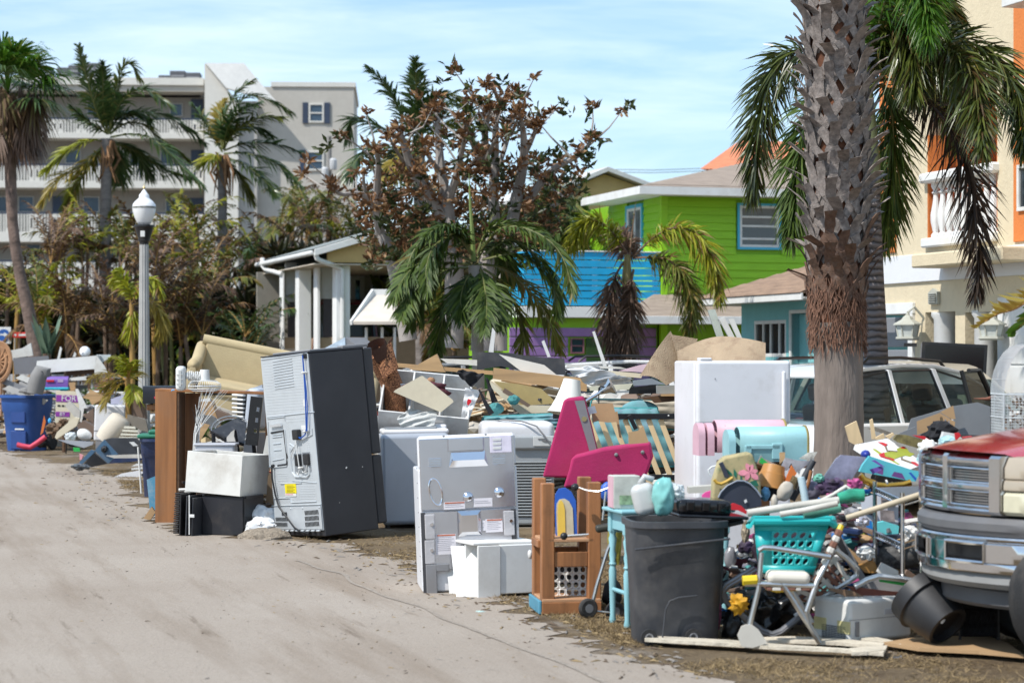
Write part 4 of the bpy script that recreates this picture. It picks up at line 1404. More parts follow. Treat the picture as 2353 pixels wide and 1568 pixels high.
coconut('tall coconut palm with windblown fronds behind the street lamp',zA,62,(720,920),[
[(720,900),(650,750),(590,550),(525,310)],[(720,880),(690,700),(690,500),(680,410)],[(730,880),(760,700),(800,520),(860,430),(935,520)],[(730,880),(800,700),(920,600),(1050,640),(1150,720)],
[(740,900),(860,780),(1050,760),(1250,860),(1370,960)],[(740,920),(900,900),(1050,950),(1200,1100),(1360,1250)],[(740,940),(850,980),(930,1050),(1000,1180)],[(700,950),(600,940),(450,1010),(300,1140)],
[(700,970),(560,1100),(400,1200),(265,1370)],[(710,960),(620,1080),(520,1220),(440,1420)],[(740,950),(780,1050),(800,1200)],[(720,900),(640,850),(560,790),(480,720)],[(740,900),(840,830),(960,840),(1100,960),(1250,1060)],
[(735,890),(740,760),(740,640),(790,560)],[(745,960),(900,1010),(1100,1140),(1300,1200)],[(730,900),(690,790),(640,700),(560,640)],[(730,900),(790,800),(880,760),(1000,800)]],[(715,930),(712,1200),(708,1450),(700,2700)],[.2,.16,.15,.17],200)
coconut('coconut palm streaming to one side in front of the stair tower',zA,64,(1490,1020),[
[(1490,1000),(1480,850),(1540,700),(1610,600),(1700,540)],[(1490,1000),(1540,800),(1650,650),(1800,670),(1960,760)],[(1490,1000),(1600,860),(1750,790),(1900,790)],[(1500,1010),(1650,960),(1850,970),(2015,1020)],
[(1500,1030),(1650,1030),(1850,1100),(2010,1240)],[(1500,1050),(1650,1110),(1780,1220),(1850,1300)],[(1490,1020),(1420,900),(1360,800),(1290,700)],[(1480,1040),(1430,1050),(1370,1090)],[(1490,1000),(1470,880),(1470,760),(1500,670)],
[(1510,1060),(1600,1180),(1680,1330)],[(1500,1000),(1560,880),(1680,850),(1820,910)],[(1495,1000),(1530,850),(1620,740),(1740,690)]],[(1490,1050),(1488,1250),(1490,1460),(1480,2700)],[.17,.14,.13,.15],240)
coconut('coconut palm with two upright fronds rising past the brown tree',zB,50,(640,970),[
[(640,960),(560,830),(470,650),(400,540),(315,455)],[(640,960),(635,750),(630,550),(625,400)],[(650,950),(680,760),(780,650),(900,650),(1010,750)],[(650,950),(740,780),(860,700),(970,720)],
[(620,960),(480,900),(350,840),(215,800),(180,920)],[(620,980),(480,990),(330,1000),(230,1080),(185,1180)],[(650,960),(650,800),(710,690),(810,620)],[(660,960),(780,860),(900,840),(1000,930)],[(640,970),(560,1000),(480,1090),(440,1200)]],
[(640,980),(650,1300),(660,1568),(680,2800)],[.17,.14,.13,.15],270)


# --- fan palm at the left edge ------------------------------------------------------------------
def fan(name,hub,dirv,size,mt,seed,spread=200,n=30,droop=.35,w=.05,pet=None):
    "a fan leaf: stalk and pleated segments"
    g=np.random.default_rng(seed)
    hub,dv=np.array(tuple(hub)),np.array(tuple(V(dirv).normalized()))
    S=np.cross(dv,[0,0,1.]);
    if np.linalg.norm(S)<.2:S=np.array([1.,0,0])
    S=S/np.linalg.norm(S)
    a=np.radians(np.linspace(-spread/2,spread/2,n)+g.normal(0,2,n))[:,None]
    D=norm(np.cos(a)*dv+np.sin(a)*S+g.normal(0,.05,(n,3)))
    l=(size*g.uniform(.85,1.1,n))[:,None]
    Wd=norm(np.cross(D,np.cross(dv,S)))
    vs=np.zeros((n,7,3))
    for k,(u,ww)in enumerate(((0.02,.25),(.45,1.),(.75,.75))):
        q=hub+D*l*u+np.array([[0,0,-1.]])*(droop*l*u**3)
        vs[:,2*k],vs[:,2*k+1]=q+Wd*w*ww/2,q-Wd*w*ww/2
    vs[:,6]=hub+D*l+np.array([[0,0,-1.]])*(droop*l*1.2)
    b=(np.arange(n)*7)[:,None]
    V_=vs.reshape(-1,3)
    quads=np.concatenate([b+np.array([[0,1,3,2]]),b+np.array([[2,3,5,4]])])
    tris=b+np.array([[4,5,6]])
    if pet is not None:
        pet=np.array(tuple(pet));o=len(V_)
        V_=np.vstack([V_,pet+S*.02,pet-S*.02,hub-S*.015,hub+S*.015]);quads=np.vstack([quads,[[o,o+1,o+2,o+3]]])
    return np_mesh(name,V_,quads,tris,mt)
d=48.
org=G(88,d)
wf=thing('fan_palm','tall fan palm with green fan leaves over a shaggy brown skirt','palm',org)
pl=lambda px,py,dd=0.:P(px,py,d+dd)-org
trunk(wf,[V((0,0,0)),pl(86,830),pl(76,770),pl(62,700),pl(44,620),pl(30,520),pl(24,400),pl(18,230)],[.22,.2,.16,.14,.125,.12,.13,.13],mat('shaggy_bark',(.15,.105,.085),.95,var=.5,vs=5,bump=1,bs=18),12)
c_=pl(18,215)
for i in range(30):
    az,el=rnd.uniform(0,360),rnd.choice([75,55,40,25,10,-10,20,60])
    dv=V((math.cos(R(az))*math.cos(R(el)),math.sin(R(az))*math.cos(R(el)),math.sin(R(el))))
    hub=c_+dv*rnd.uniform(.6,.95)
    o=bpy.data.objects.new('fan_leaf',fan('fan_leaf',hub,dv,rnd.uniform(.75,1.0),L_GRN if el>20 else L_COC,i,pet=c_));C.objects.link(o);o.parent=wf
for i in range(46):
    az,z0=rnd.uniform(0,360),rnd.uniform(-1.2,.1)
    dv=V((math.cos(R(az))*.35,math.sin(R(az))*.35,-1))
    hub=c_+V((math.cos(R(az))*rnd.uniform(.25,.75),math.sin(R(az))*rnd.uniform(.25,.7),z0*.8+.1))
    o=bpy.data.objects.new('dead_leaf',fan('dead_leaf',hub,dv,rnd.uniform(.6,.95),L_BRG if i%3 else L_BRN,100+i,spread=70,n=18,droop=.2,pet=c_+V((0,0,z0))));C.objects.link(o);o.parent=wf
# --- thicket of small palms, each its own ---------------------------------------------------------
_fc={}
STEMD=mat('dull_stem',(.13,.085,.055),.85,var=.4)
def areca(lab,px,d,h,mts,n=11,L=1.7,stems=3,name='areca_palm',group='small palms in the thicket',ll=.36,w=.05,seed=0,el=(20,85),curve=(60,120),mode='pin',droop=.6,rach=None):
    g=random.Random(seed)
    t=thing(name,lab,'palm',G(px,d),None,group)
    for s in range(stems):
        b=V((g.uniform(-.25,.25),g.uniform(-.25,.25),0))if stems>1 else V((0,0,0))
        hh=h*g.uniform(.8,1.05)if s else h
        top=b+V((g.uniform(-.3,.3)if h>1 else 0,g.uniform(-.2,.2),hh))
        trunk(t,[b,b.lerp(top,.5)+V((g.uniform(-.08,.08),0,0)),top],[.07,.055,.05],rach or(RACHO if g.random()<.15 else STEMD),7)
        for i in range(max(3,n//stems)):
            mi=g.randrange(len(mts))
            e0=g.uniform(*el)
            key=(mts[mi].name,round(e0/12),g.randrange(2),round(L*4),mode)
            if key not in _fc:
                _fc[key]=frond('frond',arch(0,round(e0/12)*12,L*g.uniform(.85,1.1),g.uniform(*curve)),[mts[mi],rach or RACHO],L=ll,w=w,n=30,seed=seed*31+i,droop=droop,a0=60,a1=20,mode=mode,rach=.016)
            o=bpy.data.objects.new('frond',_fc[key]);C.objects.link(o);o.parent=t
            o.location=top
            o.rotation_euler=(0,0,g.uniform(0,6.283))
            s_=g.uniform(.8,1.15);o.scale=(s_,s_,s_)
    return t
TH=[(20,56,3.6,[L_BRN,L_OLV,L_OLV],'brown palm clump at the far end beside the fan palm trunk'),(118,58,4.2,[L_BRN,L_BRG],'dry brown palm standing behind the leaning fan palm trunk'),(100,52,2.6,[L_OLV,L_YG],'low olive palm between the fan palm trunk and the dark green palm'),
(168,60,4.4,[L_OLV,L_OLV,L_YG,L_BRN],'half dead palm under the left balcony rows'),(150,50,2.6,[L_BRN],'short wholly brown palm near the dark green palm'),(225,62,4.6,[L_BRN,L_OLV,L_OLV],'tall browned palm just left of the lamp globe'),
(262,54,3.0,[L_BRG,L_BRN],'shrivelled grey brown palm left of the lamp post'),(300,64,4.9,[L_OLV,L_YG],'yellow green palm right behind the lamp globe'),(345,60,4.4,[L_BRN,L_YG],'palm of brown and yellow fronds just right of the lamp'),
(372,52,3.0,[L_BRN,L_BRG],'bushy brown palm right of the lamp post'),(405,66,5.0,[L_OLV,L_OLV,L_YG,L_BRN],'tall olive palm left of the stair tower foot'),(448,62,5.2,[L_YG,L_OLV],'bright olive palm rising before the stair tower'),
(470,56,3.6,[L_BRN,L_OLV,L_OLV],'brown fringed palm above the bright green bush'),(520,66,4.6,[L_BRG,L_OLV],'dull palm at the foot of the coconut trunk'),(560,60,3.6,[L_COC,L_BRG],'thin spiky palm right of the coconut trunk'),
(575,54,2.2,[L_COC],'low dark palm left of the white pillars'),(630,72,6.0,[L_BRN,L_OLV,L_OLV],'shaggy brown palm above the pillared house eave'),(690,74,6.6,[L_OLV,L_OLV,L_YG,L_BRN],'tall olive palm above the grey gable roof'),
(745,76,6.6,[L_BRN,L_BRG],'brown palm beside the thin utility pole'),(800,70,6.2,[L_OLV,L_OLV,L_YG,L_BRN],'olive palm left of the brown-leaved tree'),(600,64,4.6,[L_BRN],'dead palm between tower and pillared house'),
(330,50,2.2,[L_BRN,L_BRG],'low brown palm directly behind the lamp post'),(420,50,2.2,[L_BRN],'low rusty palm behind the sofa'),(60,60,2.6,[L_BRG],'small dead palm in the dark gap at the left'),
(660,66,5.2,[L_BRN,L_OLV],'matted brown palm top over the pillar house gutter'),(715,70,5.6,[L_BRN,L_OLV,L_OLV],'rusty palm top over the grey roof slope')]
for i,(px,d,h,mts,lab)in enumerate(TH):areca(lab,px,d,h,mts,n=17,stems=3,seed=i+1,L=1.9,el=(30,90)if i%4 else(-10,80),curve=(35,100))
areca('dark green bushy palm low in front of the brown thicket',213,46,.35,[L_GRN,L_COC],n=26,stems=2,seed=90,L=1.15,el=(15,85),curve=(60,110),ll=.3,w=.035,rach=RACH)
areca('bright lime green bush palm in the middle of the thicket',452,58,1.9,[L_GRN,L_YG],n=26,stems=3,seed=91,L=1.15,ll=.3,w=.06,rach=RACH)
areca('green palm right behind the lamp post at mid height',392,55,2.3,[L_GRN,L_COC],n=20,stems=2,seed=92,L=1.4,w=.05,rach=RACH)
areca('dark green arching palm between the sofa and the pillared house',560,45,.7,[L_COC,L_GRN],n=26,stems=2,seed=93,L=1.2,rach=RACH,el=(0,75))
areca('low green palm behind the sofa end near the lamp foot',405,36,.1,[L_GRN],n=16,stems=1,seed=94,L=.8,rach=RACH,w=.03,ll=.26)
areca('dark palm behind the brown-leaved tree on its right',1290,51,4.4,[L_DK,L_COC],n=24,stems=3,seed=95,L=1.8,group='dark palms behind the brown-leaved tree',el=(-20,85))
areca('tall dark palm with erect fronds right of the brown tree',1262,50,4.8,[L_COC,L_DK],n=22,stems=2,seed=96,L=1.7,group='dark palms behind the brown-leaved tree',el=(10,88))
areca('olive palm left of the yellow house wall',1245,50,3.0,[L_OLV,L_BRN],n=20,stems=2,seed=97,L=1.6,group='dark palms behind the brown-leaved tree')
areca('drooping dark palm touching the yellow gable',1375,50,3.6,[L_DK,L_OLV],n=22,stems=2,seed=98,L=1.5,group='dark palms behind the brown-leaved tree',el=(-30,70))
areca('low olive palm behind the middle drooping palm',1010,46,2.2,[L_OLV,L_BRN],n=20,stems=2,seed=99,L=1.6,group='dark palms behind the brown-leaved tree')
# traced small palms near the lamp
def traced(lab,z,d,base,top,fr,mts,rm,seed,name='foxtail_palm',L=.26,w=.024,mode='plume',n=70,tr=(.06,.05,.045),tm=None):
    org=G(z(*base)[0],d)
    t=thing(name,lab,'palm',org)
    trunk(t,[V((0,0,0)),P(*z(*base),d)-org,P(*z(*top),d)-org],list(tr),tm or RACHO,8)
    for i,pp in enumerate(fr):
        add_frond(t,wpath(z,pp,d,org,rnd.uniform(-.5,.5)),[mts[i%len(mts)],rm],L=L,w=w,n=n,mode=mode,droop=.5,a0=68,a1=28,seed=seed+i,rach=.014)
    return t
traced('yellow tufted foxtail palm straddling the lamp post',t6,42,(1180,1560),(1175,1150),[[(1165,1150),(1110,1000),(1050,890),(1005,960)],[(1180,1130),(1280,960),(1380,940),(1450,1060)],[(1190,1150),(1330,1130),(1420,1200),(1455,1320),(1400,1480)],[(1170,1150),(1150,1020),(1090,870),(1040,830)],[(1180,1150),(1180,1300),(1150,1450)]],[L_YG,L_YG,L_GOLD],RACHO,300,L=.3,w=.04)
traced('golden young palm growing out of the pile by the lamp post',s2,35.5,(1908,900),(1900,540),[[(1900,560),(1830,350),(1740,230),(1650,240)],[(1890,560),(1700,470),(1500,480),(1340,570)],[(1910,550),(1950,400),(2060,270)],[(1890,600),(1750,650),(1620,780),(1570,920)],[(1920,600),(1990,680),(2000,800)],[(1895,560),(1780,560),(1660,600),(1560,680)],[(1900,550),(1900,380),(1840,200)],[(1910,560),(2000,480),(2090,450)]],[L_YG,L_GOLD],RACHO,320,name='areca_palm',L=.3,w=.03,mode='pin',n=34)
# palm whose dying leaf enters at the right edge
d=14.
org=G(2560,d)
rp2=thing('areca_palm','half dead palm leaf with yellow brown tip reaching past the birdcage','palm',org)
trunk(rp2,[V((0,0,0)),V((0,0,.9)),V((0,0,1.7))],[.08,.07,.06],RACHO,10)
add_frond(rp2,wpath(zid,[(2560,690),(2460,650),(2380,680),(2330,710),(2290,722),(2248,748)],d,org,-.2),[L_GOLD,RACHO],L=.19,w=.03,n=22,droop=-.2,a0=65,a1=20,seed=401,lift=.5,rach=.02)
add_frond(rp2,wpath(zid,[(2560,690),(2480,660),(2420,700),(2360,735),(2330,760)],d,org,.3),[L_GRN,RACHO],L=.2,w=.06,n=12,droop=.1,a0=60,a1=20,seed=402,rach=.02)
add_frond(rp2,wpath(zid,[(2560,690),(2640,600),(2720,640)],d,org,.3),[L_GRN,RACHO],L=.25,w=.05,n=20,seed=403)
# agave left of the grey board
d=44.
t=thing('agave','grey green agave with thick upright leaves behind the grey board','plant',G(108,d))
m=MB()
for i in range(11):
    az=i*2.4;ln=rnd.uniform(.75,1.15);sp=rnd.uniform(.15,.5)
    c,s=math.cos(az),math.sin(az)
    v_=[]
    b0_=V((0,0,P(108,812,d).z-.15))
    for k in range(5):
        u=k/4
        q=b0_+V((c*sp*u*ln,s*sp*u*ln,ln*(u-.12*u*u)))
        hw=.085*(1-u)**.6*(1+.6*u)
        v_+=[q+V((-s,c,0))*hw,q-V((c,s,0))*.03*(1-u),q-V((-s,c,0))*hw]
    m2=MB().add(v_,[(k*3+j,k*3+j+1,k*3+j+4,k*3+j+3)for k in range(4)for j in range(2)])
    m2.build('leaf',mat('agave',(.10,.16,.10),.5,var=.2),t,smooth=60,recalc=False)
MB().tube([(0,0,0),(0,0,P(108,812,d).z)],.09,8).build('stem',BARKB,t)
# dark mass of leaves and twigs behind the thicket
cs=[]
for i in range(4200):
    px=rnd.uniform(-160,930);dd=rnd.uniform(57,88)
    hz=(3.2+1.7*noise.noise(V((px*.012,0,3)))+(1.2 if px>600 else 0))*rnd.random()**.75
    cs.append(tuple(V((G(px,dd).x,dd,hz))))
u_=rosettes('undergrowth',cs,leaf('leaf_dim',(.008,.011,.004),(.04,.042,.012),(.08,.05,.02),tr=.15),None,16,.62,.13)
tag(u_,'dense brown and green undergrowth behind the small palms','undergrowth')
cs=[]
for i in range(700):
    px=rnd.uniform(880,1330);dd=rnd.uniform(56,68)
    cs.append((G(px,dd).x,dd,rnd.random()**.7*4.6))
u_=rosettes('undergrowth',cs,L_OLV,None,14,.6,.16)
tag(u_,'olive shrubbery behind the brown-leaved tree','undergrowth')
# ------------------------------------------------------------------ things put out along the road
def qpt(q,u,v):return q[0].lerp(q[1],u).lerp(q[3].lerp(q[2],u),v)
def sl(name,cat,lab,z,d,pts,mt,t=.02,group=None):
    return one(name,lab,cat,MB().slab(Q(z,d,pts),t),mt,group,smooth=0)
def tb(name,cat,lab,z,d,pts,r,mt,n=8,group=None):
    return one(name,lab,cat,MB().tube(Q(z,d,pts),r,n),mt,group,smooth=50)
def ball(name,cat,lab,z,d,c,rpx,mt,amp=.15,fr=2.,seed=0,sub=3,group=None,rz=None):
    k=d/F
    return one(name,lab,cat,MB().blob(P(*z(*c),d),(rpx[0]*k,rpx[2]*k,rpx[1]*k),amp,fr,seed,sub,rz),mt,group,smooth=60)
def crump(name,cat,lab,z,d,c,rpx,mt,seed=0,amp=.5,group=None,flat=.8):
    return one(name,lab,cat,MB().crumple(P(*z(*c),d),rpx*d/F,seed,amp,3,flat),mt,group,smooth=20)
def perf(mb,q,nu,nv,fx=.3,fy=.34,shear=0.,n=12):
    "a panel with rows of round holes: q = four corners"
    for i in range(nu):
        for j in range(nv):
            out,inn=[],[]
            for k in range(n):
                a=2*math.pi*(k+.5)/n
                c,s=math.cos(a),math.sin(a)
                m_=max(abs(c),abs(s))
                ou,ov=.5+.5*c/m_,.5+.5*s/m_
                iu,iv=.5+fx*c+shear*s,.5+fy*s
                out.append(qpt(q,(i+ou)/nu,(j+ov)/nv));inn.append(qpt(q,(i+iu)/nu,(j+iv)/nv))
            mb.add(out+inn,[(k,(k+1)%n,n+(k+1)%n,n+k)for k in range(n)])
def lstr(par,txt,size,M,mt,name='lettering',align='CENTER',t=.002):
    cu=bpy.data.curves.new('t','FONT')
    cu.body,cu.size,cu.align_x,cu.align_y,cu.extrude=txt,size,align,'CENTER',t
    cu.resolution_u=3
    o=bpy.data.objects.new('t',cu);C.objects.link(o)
    me=bpy.data.meshes.new_from_object(o.evaluated_get(bpy.context.evaluated_depsgraph_get()))
    bpy.data.objects.remove(o)
    me.transform(M)
    me.materials.clear();me.materials.append(mt)
    o=bpy.data.objects.new(name,me);C.objects.link(o);o.parent=par
    return o
FACE=rot(x=90) # text upright facing the camera
def heap(lab,pxs,dpt,top,n,seed,mats,smax=.5,cr=.9):
    "what lies too small and too jumbled to tell apart under the things of a pile"
    g=random.Random(seed)
    m=MB()
    for i in range(n):
        px,d=g.uniform(*pxs),g.uniform(*dpt)
        h=top(px)*g.random()**.6*(1-.5*abs((d-dpt[0])/max(.1,dpt[1]-dpt[0])-.4))
        m.mi=g.randrange(len(mats))
        r=rot(g.gauss(0,14),g.gauss(0,12),g.uniform(0,360))
        k=g.random()if g.random()>cr-.9 else 1
        s=smax*g.uniform(.3,1)
        c=(G(px,d).x,d,max(.04,h))
        if k<.55:m.box(c,(s,s*g.uniform(.1,.5),g.uniform(.01,.03)),r,.002)
        elif k<.8:m.box(c,(s*1.6,.04,.025),r,.002)
        elif k<.9:m.box(c,(s*.6,s*.45,s*.35),r,.004)
        else:m.crumple(c,s*.3,i,.7,2,.6)
    o=m.build('debris',mats,None,smooth=0,recalc=False)
    return tag(o,lab,'debris',kind='stuff')
FABW=mat('white_fabric',(.68,.67,.64),.9,var=.08,vs=6,bump=.3,bs=40,dirt=.2)
BLK=mat('black_fabric',(.012,.012,.015),.9,var=.3)
PLASW=mat('white_plastic',(.66,.66,.64),.4,var=.05,dirt=.3,ds=4)
BAGW=mat('white_bag',(.66,.67,.68),.25,var=.06,spec=.7)
BAGC=glass('clear_bag',(.72,.75,.76),.2,.35)
RED=mat('red_plastic',(.55,.02,.03),.4,var=.1)
ORANG=mat('orange_plastic',(.62,.16,.03),.5,var=.1)
PURPL=mat('purple_plastic',(.16,.08,.36),.45,var=.1)
NAVY=mat('navy_plastic',(.015,.03,.09),.5,var=.2,dirt=.3)
BLUEB=mat('blue_bin',(.022,.085,.30),.5,var=.12,dirt=.25,ds=2)
STEELB=mat('steel_blue',(.055,.12,.2),.5,.1,var=.15,dirt=.35)
GREYB=mat('grey_board',(.16,.16,.17),.6,var=.08,dirt=.2)
TANB=mat('beige_upholstery',(.46,.37,.215),.9,var=.08,vs=3,bump=.15,bs=50,dirt=.3,ds=2.5,dcol=(.25,.18,.1))
CYAN=mat('cyan_plastic',(.02,.38,.50),.45,var=.1)
GREEN=mat('green_plastic',(.02,.35,.06),.45,var=.1)
DBR=mat('brown_board',(.16,.105,.075),.65,var=.15,vs=3,dirt=.2)
TAUPE=mat('taupe_board',(.20,.175,.14),.7,var=.2,vs=3,bump=.1)
GREYW=mat('weathered_lath',(.50,.475,.43),.75,var=.15,dirt=.35)


# --- street lamp ---------------------------------------------------------------------
d=37.
t=thing('street_lamp','white acorn street lamp on a slim fluted grey post','street lamp',G(331,d))
k=d/F
zz=lambda py:H+(HY-py)*k
m=MB()
nf=24
lev=[(0,.1),(.35,.098),(zz(560),.072)]
vs=[V((r*(1+(.07 if j%2 else-.07))*math.cos(2*math.pi*j/nf),r*(1+(.07 if j%2 else-.07))*math.sin(2*math.pi*j/nf),z))for z,r in lev for j in range(nf)]
m.add(vs,[(i*nf+j,i*nf+(j+1)%nf,i*nf+nf+(j+1)%nf,i*nf+nf+j)for i in range(2)for j in range(nf)])
m.build('post',mat('fluted_concrete',(.38,.375,.36),.8,var=.12,dirt=.25),t)
MB().lathe([(.14,0),(.15,.12),(.12,.3),(.1,.36)],16).build('base',mat('fluted_concrete',(0,0,0)),t)
MB().lathe([(.075,zz(562)),(.08,zz(556)),(.1,zz(553)),(.1,zz(549)),(.145,zz(530)),(.155,zz(523)),(.17,zz(521)),(.17,zz(517))],18).build('fitter',BLACKP,t)
MB().box((0,-.15,zz(538)),(.075,.012,.1)).build('nameplate',PLASW,t)
ACR=bpy.data.materials.new('milky_acrylic')
ACR.use_nodes=True
b_=ACR.node_tree.nodes['Principled BSDF']
b_.inputs['Base Color'].default_value=(.80,.80,.80,1);b_.inputs['Roughness'].default_value=.12
b_.inputs['Subsurface Weight'].default_value=.3;b_.inputs['Subsurface Radius'].default_value=(.1,.1,.1)
pr=[(12,517),(17,510),(22,499),(25.5,488),(27,479)]
MB().lathe([(r*k,zz(y))for r,y in pr],28).build('globe',ACR,t,smooth=60)
MB().lathe([(27.4*k,zz(479)),(27.6*k,zz(474.5))],28).build('band',mat('grey_band',(.22,.22,.2),.6,var=.6,vs=30),t)
pr=[(27,474.4),(25.5,469),(20,462),(13,456),(11.5,453),(11.5,448),(9,445.5),(6,441),(3,437),(1,434)]
MB().lathe([(r*k,zz(y))for r,y in pr],28).build('roof',ACR,t,smooth=60)
MB().lathe([(.01,zz(434)),(.025,zz(431)),(.008,zz(427)),(.004,zz(420))],8).build('finial',mat('brass',(.5,.4,.2),.4,1.),t)


# --- far left pile -----------------------------------------------------------------------
# wheeled blue bin
d=40.
t=thing('wheeled_bin','blue wheeled recycling bin without lid at the roadside','bin',G(62,d),rot(z=-24))
def binbody(par,w0,w1,h,mt,dep=None):
    m=MB()
    lv=[(0,w0,.86),(h*.68,w0+(w1-w0)*.68,.93),(h*.72,w1*.98,.96),(h*.94,w1,1),(h*.95,w1*1.06,1.06),(h,w1*1.06,1.06),(h,w1*.98,.98),(h*.3,w0*.95,.86)]
    n=24
    vs=[]
    for z,w_,dd in lv:
        for j in range(n):
            a=2*math.pi*(j+.5)/n
            c,s=math.cos(a),math.sin(a)
            e=(abs(c)**5+abs(s)**5)**-.2
            vs.append(V((c*e*w_/2,s*e*(dep or w_)*dd/2*w_/w1,z)))
    m.add(vs,[(i*n+j,i*n+(j+1)%n,i*n+n+(j+1)%n,i*n+n+j)for i in range(len(lv)-1)for j in range(n)])
    m.f.append(tuple(range(n))[::-1]);m.m.append(0)
    m.f.append(tuple((len(lv)-1)*n+j for j in range(n)));m.m.append(0)
    return m.build('body',mt,par,smooth=40)
binbody(t,.60,.76,1.02,BLUEB,.8)
m=MB();m.box((.06,-.335,.62),(.32,.05,.22),None,.02);m.box((.06,-.33,.2),(.34,.04,.34),None,.02)
m.build('front_recess',mat('blue_bin_dark',(.015,.05,.2),.5),t)
MB().box((.1,-.36,.4),(.2,.012,.025)).build('label',PLASW,t)
for s in(-1,1):
    MB().lathe([(.02,-.03),(.13,-.03),(.15,-.01),(.15,.01),(.13,.03),(.02,.03)],18,Matrix.Translation((s*.34,.3,.15))@rot(y=90)).build('wheel',RUBBER,t)
MB().tube([(-.34,.3,.15),(.34,.3,.15)],.015).build('axle',BLACKM,t)
MB().tube([(-.3,.42,.98),(-.3,.5,1.0),(.3,.5,1.0),(.3,.42,.98)],.022,8).build('handle',BLUEB,t)
# white recycling emblem: a flame-like drop ring and a line of small lettering
m=MB()
for sg in(-1,1):
    m.prism([(-.385,.02+sg*.012,.92),(-.385,.02+sg*.05,.84),(-.385,.02+sg*.05,.76),(-.385,.02+sg*.01,.7),(-.385,.02+sg*.02,.78)],(-.006,0,0))
em=m.build('emblem',PLASW,t,smooth=0)
em.location=(.02,0,0)
MB().box((-.368,.02,.66),(.006,.16,.02),None,0).build('emblem_line',PLASW,t)
# yard sign
d=38.6
org=P(*s2(980,985),d)
t=thing('yard_sign','cream rental sign with purple bands reading FOR and BY half buried in boards','sign',(org.x,d,0),rot(y=2))
zc=org.z
MB().box((0,0,zc),(.42,.012,.62),None,.004).build('board',mat('sign_cream',(.60,.54,.40),.6,var=.05),t)
MB().tube([(0,.02,0),(0,.02,zc)],.012).build('stake',BLACKM,t)
MB().box((.0,-.01,zc+.18),(.41,.008,.12),None,0).build('purple_band',mat('sign_purple',(.22,.03,.28),.6),t)
MB().box((-.08,-.01,zc-.1),(.25,.008,.085),None,0).build('purple_band',mat('sign_purple',(0,0,0)),t)
lstr(t,'FOR',.14,Matrix.Translation((.02,-.018,zc+.18))@FACE,PLASW)
for x,w_ in((-.15,.05),(-.08,.04),(-.02,.05)):MB().box((x,-.01,zc+.05),(w_,.006,.03),None,0).build('lettering',BLACKP,t)
lstr(t,'BY',.09,Matrix.Translation((-.08,-.018,zc-.1))@FACE,PLASW)
# road signs at the far left
d=55.
t=thing('road_sign','round blue road sign with a white arrow on a white plate','sign',G(9,d))
zc=P(9,770,d).z
MB().tube([(0,.04,0),(0,.04,zc+.2)],.03,8).build('post',ALU,t)
MB().box((0,.0,zc),(.36,.02,.42),None,.006).build('plate',PLASW,t)
MB().lathe([(.155,-.006),(.155,.006)],28,Matrix.Translation((0,-.02,zc))@rot(x=90)).build('disc',mat('sign_blue',(.012,.09,.35),.5),t)
MB().prism([(x*.13,-.03,zc+.02+z*.1)for x,z in((-.7,.2),(.1,.2),(.1,.6),(.8,0),(.1,-.6),(.1,-.2),(-.7,-.2))],(0,.008,0)).build('arrow',PLASW,t,smooth=0)
t=thing('red_sign','small red sign board with white lettering beside the blue arrow sign','sign',G(52,d))
zc=P(52,769,d).z
MB().box((0,0,zc),(.5,.03,.14),None,.01).build('board',mat('sign_red',(.6,.03,.02),.5),t)
for x in(-.2,.2):MB().tube([(x,.02,0),(x,.02,zc)],.02).build('post',ALU,t)
MB().lathe([(.035,-.004),(.03,.004)],5,Matrix.Translation((-.18,-.02,zc))@rot(x=90)).build('symbol',PLASW,t)
MB().box((.02,-.02,zc),(.24,.008,.05),None,.002).build('lettering',PLASW,t)
m=MB()
d=57.
t=thing('block_wall','low pale block wall behind the road signs','wall',G(20,d))
for j in range(4):
    for i in range(9):
        MB().box((-1.2+i*.42+(j%2)*.2,0,.1+j*.2+.45),(.41,.15,.19),None,.012).build('block',mat('pale_block',(.42,.42,.43),.85,var=.1),t,smooth=0)
for i in range(9):MB().box((-1.2+i*.42,0,.17),(.41,.15,.35),None,.012).build('block',mat('pale_block',(0,0,0)),t,smooth=0)
dL=39.5
heap('jumble of broken boards and household scraps along the far lawn',(-120,350),(40.3,44),lambda px:1.05+.35*math.sin(px*.03),420,3,[GREYW,WBOARD,GREYP,DBR,CARD,BLACKP,PLASW],.45)
